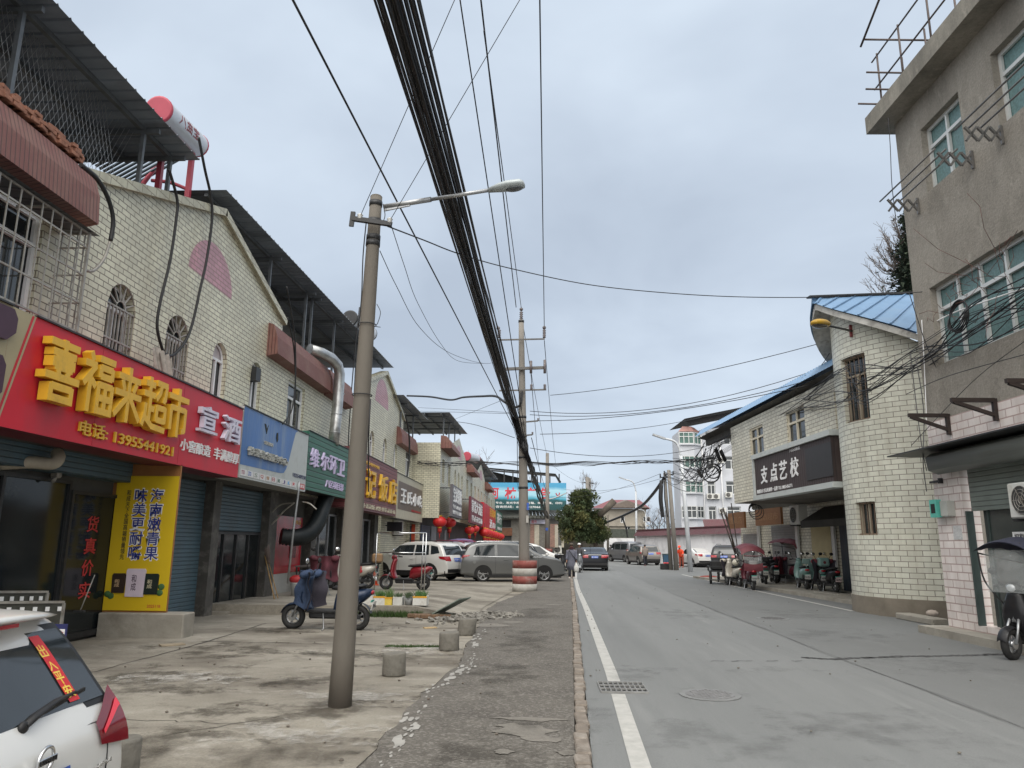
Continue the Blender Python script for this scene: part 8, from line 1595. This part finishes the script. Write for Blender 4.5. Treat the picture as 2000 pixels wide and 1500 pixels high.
for px, py, w, h in ((1367, 925, .1, .5), (1402, 888, .14, .8), (1412, 890, .14, .7)): q = at(px, py, 33.5); mb = MB(); mb.obox(q, V((w*.45, 0, .05)), V((0, .06, 0)), V((-.1, 0, h*.36)), .03); build('junction_box', mb, BLACK, base=q, label='black cable junction box in the messy cable nest', cat='junction box', group='junction boxes in the cable nest')
mb = MB(); q = at(1470, 992, 29.5); [mb.torus(q+V((.05*k, .02*k, -.05*k)), (.3*k-.3, 1, .2), .16+.04*k, .014, 18, 4) for k in range(4)]; build('cable_coil', mb, CBL, base=q, label='small loose coil hanging under the school soffit', cat='cable coil')
# cables strung along school, tower and cement building
for i in range(16):
    s0 = at(1385+R.uniform(-10, 20), 872+R.uniform(-10, 30), 33); m1 = at(1520+R.uniform(-15, 15), 800+R.uniform(-15, 22), 26); m2 = at(1636+R.uniform(-8, 8), 745+R.uniform(-25, 50), 19.6); m3 = at(1700+R.uniform(-5, 5), 730+R.uniform(-32, 60), 17.2); m4 = at(1790+R.uniform(-10, 10), 690+R.uniform(-22, 35), 15.3); m5 = at(1900+R.uniform(-10, 10), 640+R.uniform(-45, 50), 13); m6 = at(2020, 590+R.uniform(-70, 50), 11.3)
    m3.x -= .15; wire([s0, m1, m2, m3, m4, m5, m6], R.choice((.006, .008, .012)), 'black cable in the run strung past the tile tower and cement wall', 0, 'facade cable run on the right')
for a, lab in (([(1800, 700, 15), (1816, 800, 15), (1815, 900, 15), (1822, 960, 15)], 'black cable hanging down the tower corner'), ([(1790, 690, 15), (1800, 780, 15.2), (1812, 870, 15.2), (1822, 920, 15.2)], 'second dark cable down the corner beside the tower'), ([(1812, 625, 15), (1818, 730, 15), (1822, 830, 15)], 'white cable running down the cement corner')): wire([at(*p)+V((-.12, 0, 0)) for p in a], .01, lab, 0, None, CBW if 'white' not in lab else LETW)
wire([at(1775, 570, 15), at(1830, 720, 14.7), at(1900, 755, 13.8), at(1985, 758, 12.5)], .009, 'wire sagging across the bare cement below the wide window'); wire([at(1780, 870, 15), at(1900, 745, 13), at(2010, 660, 11.5)], .006, 'thin diagonal wire rising across the cement wall'); wire([at(1770, 770, 16), at(1850, 735, 14), at(2010, 690, 11.5)], .008, 'wire running level below the window cables'); wire([at(1735, 230, 14.4), at(1739, 290, 14.4), at(1742, 360, 14.4), at(1750, 430, 14.4)], .008, 'loose wire hanging from the cement parapet corner')
wire([at(1810, 638, 14.9), at(1870, 608, 14), at(2010, 560, 11.4)], .014, 'white conduit stretched across the frosted window', 0, None, LETW); wire([at(1620, 690, 21), at(1600, 718, 22), at(1565, 740, 23), at(1548, 775, 24)], .012, 'black cable looping over the blue roof edge')

# ================================================================= trees
def evergreen(px0, px1, ptop, pbot, Y, label, seed, dark=1.):
    rr_ = random.Random(seed); a = at(px0, pbot, Y); b = at(px1, ptop, Y); cx_, w = (a.x+b.x)/2, (b.x-a.x)/2; z0, z1 = a.z, b.z; t = thing('evergreen_tree', (cx_, Y, 0), label, 'tree', 'dense evergreens by the road')
    mb = MB(); mb.tube([(cx_, Y, -.1), (cx_+.1, Y, 1.2), (cx_-.1, Y, z0+.6), (cx_, Y, (z0+z1)/2)], [.32, .24, .2, .08], 10)
    for k in range(7): an = k*.9; mb.tube([(cx_, Y, z0+.2+.3*k), (cx_+w*.5*cos(an), Y+w*.5*sin(an), z0+.9+.35*k)], [.1, .03], 6)
    build('trunk', mb, M('bark', (.07, .055, .045), .95, var=.3, scale=6, bump=.5), t)
    cl = []
    for k in range(150):
        u = rr_.uniform(-1, 1); v = rr_.uniform(-1, 1); h = rr_.random(); wd = (1-abs(h-.36)**2.2*1.9)*1.12
        if u*u+v*v > 1 or (h > .35 and rr_.random() < .12): continue
        m_ = rr_.uniform(.5, 1.12); cl.append((V((cx_+u*w*wd*m_+w*.12*sin(h*9), Y+v*w*.8*wd*m_, z0+.1+(z1-z0-.3)*h)), w*rr_.choice((.1, .14, .2, .28, .34))))
    mats = [M('needle_a', (.045, .068, .028), .8, var=.4, scale=1.2), M('needle_b', (.075, .095, .034), .8, var=.4, scale=1.2), M('needle_c', (.115, .115, .04), .8, var=.35, scale=1.2)]
    mbs = [MB(), MB(), MB()]
    for c, r in cl:
        mi = rr_.choice((0, 0, 1, 1, 2)); m_ = mbs[mi]
        for k in range(int(560*dark*r/w)):
            d = V((rr_.gauss(0, 1), rr_.gauss(0, 1), rr_.gauss(0, 1))).normalized(); p = c+d*r*rr_.uniform(.55, 1.08); l = rr_.uniform(.16, .34)*w/2.2; q = (d+V((rr_.gauss(0, .5), rr_.gauss(0, .5), rr_.gauss(.3, .5)))).normalized(); s = q.cross(V((rr_.random(), rr_.random(), rr_.random()))).normalized(); m_.quad(p-s*l*.45, p+q*l*.7-s*l*.2, p+q*l*1.3, p+q*l*.6+s*l*.4)
    for m_, mt_ in zip(mbs, mats): build('foliage', m_, mt_, t, kind='stuff')
evergreen(1096, 1168, 960, 1052, 79, 'big bushy evergreen tree beside the billboard building', 3); evergreen(1140, 1184, 1000, 1056, 80.5, 'smaller drooping evergreen leaning towards the road', 5)
TW = M('twig_grey', (.14, .115, .1), .9, var=.3); TWD = M('twig_dark', (.075, .06, .055), .9, var=.3)
def bare_tree(name, base, h, label, seed, mat, spread=.5, depth=5, r0=.14, group='bare winter trees', droop=0., pinch=1.):
    rr_ = random.Random(seed); base = V(base); t = thing(name, base, label, 'tree', group); tr = MB(); cr = MB()
    def grow(p, d, l, r, k):
        q = p+d*l; mid = p.lerp(q, .5)+V((rr_.gauss(0, .04), rr_.gauss(0, .04), 0))*l; (tr if k >= depth-1 else cr).tube([p, mid, q], [r, r*.85, r*.68], 5 if k > 2 else 3, False)
        if k == 0: return
        for i in range(2 if k > depth-2 else rr_.choice((2, 3, 3))):
            nd = (d+V((rr_.gauss(0, spread), rr_.gauss(0, spread), rr_.gauss(.12-droop, spread*.4)))).normalized(); nd.x *= pinch; nd.normalize(); grow(q if rr_.random() < .7 else mid.lerp(q, .5), nd, l*rr_.uniform(.6, .85), r*.62, k-1)
    grow(base, Z.copy(), h*.3, r0, depth); build('trunk', tr, mat, t); build('twigs', cr, mat, t, kind='stuff'); return t
q = at(1146, 1050, 118); bare_tree('bare_tree', (q.x, 118, 0), 12.5, 'tall bare poplar like tree behind the big evergreen', 21, TW, .3, 6, .25, pinch=.8)
for i, (px, Y, h, lab) in enumerate([(1285, 95, 6.5, 'reddish bare tree behind the white wall, left of the twin poles'), (1268, 92, 5.5, 'low bare tree behind the white wall by the distant lamp'), (1310, 98, 7, 'bare tree rising behind the twin poles'), (1235, 140, 11, 'bare tree behind the maroon roofed house'), (1205, 150, 10, 'small bare tree at the road bend'), (1282, 110, 9, 'pale bare tree at the back of the yard'), (1255, 150, 11, 'faint bare tree farthest behind the house roof')]):
    q = at(px, 1050, Y); bare_tree('bare_tree', (q.x, Y, 0), h, lab, 40+i, TWD if i in (0, 1, 2) else TW, .5, 6, .12)
q = at(930, 900, 75); bare_tree('bare_tree', (q.x, 75, 4), 8, 'bare tree standing behind the farther left roofs', 31, TW, .5, 5, .12)
# conifer and fringed twigs behind the cement building
q = at(1782, 520, 27); t = thing('cedar_tree', (q.x, 27, 0), 'dark cedar with drooping bare twigs behind the cement corner', 'tree'); mb = MB(); mb.tube([(q.x+.6, 27, 0), (q.x+.6, 27, 16)], [.3, .08], 8); build('trunk', mb, MATS['bark'], t); mb = MB()
for k in range(5200):
    py = R.uniform(408, 590); wd = 16+30*(py-405)/185; px = 1786-abs(R.gauss(0, .5))*wd-6*sin(py*.12); p = at(px, py, 27+R.uniform(-.8, 1.2)); l = R.uniform(.08, .2); d = V((R.gauss(0, 1), R.gauss(0, 1), R.gauss(0, .7))).normalized(); s = d.cross(Z).normalized(); mb.quad(p-s*l*.4, p+d*l, p+s*l*.4)
build('foliage', mb, M('cedar_leaf', (.035, .05, .03), .85, var=.4, scale=2), t, kind='stuff'); mb = MB()
for k in range(34):
    py = 425+R.random()*140; b_ = at(1778, py+18, 27); L = R.uniform(30, 85)*(.35+.65*min(1, (py-400)/110)); e_ = at(1775-L, py+12-R.random()*22, 27+R.uniform(-.6, .6)); m1 = at(1778-L*.6, py+36, 27); P = smooth([b_, m1, e_], 8); mb.tube(P, [.022*(1-i/len(P))+.006 for i in range(len(P))], 4)
    for p in P[4:]:
        for j in range(2): mb.tube([p, p+V((R.gauss(-.08, .1), R.gauss(0, .1), R.uniform(.05, .3)))], .006, 3)
build('twigs', mb, TW, t, kind='stuff')
# vine twigs on the frosted window cables
mb = MB()
for k in range(26):
    p = FW.p(R.uniform(.9, 3.8), R.uniform(5.6, 6.4), .12); d = V((R.gauss(0, .3), R.gauss(0, .3), R.gauss(.1, .4)))
    for j in range(4): q = p+d*.3+V((R.gauss(0, .05), R.gauss(0, .08), R.gauss(0, .08))); mb.tube([p, q], .005, 3); p = q
build('dry_vine', mb, M('vine_brown', (.12, .06, .05), .9, var=.3), base=FW.p(2, 6, .12), label='dry reddish vine twigs caught in the cables before the window', cat='vine')
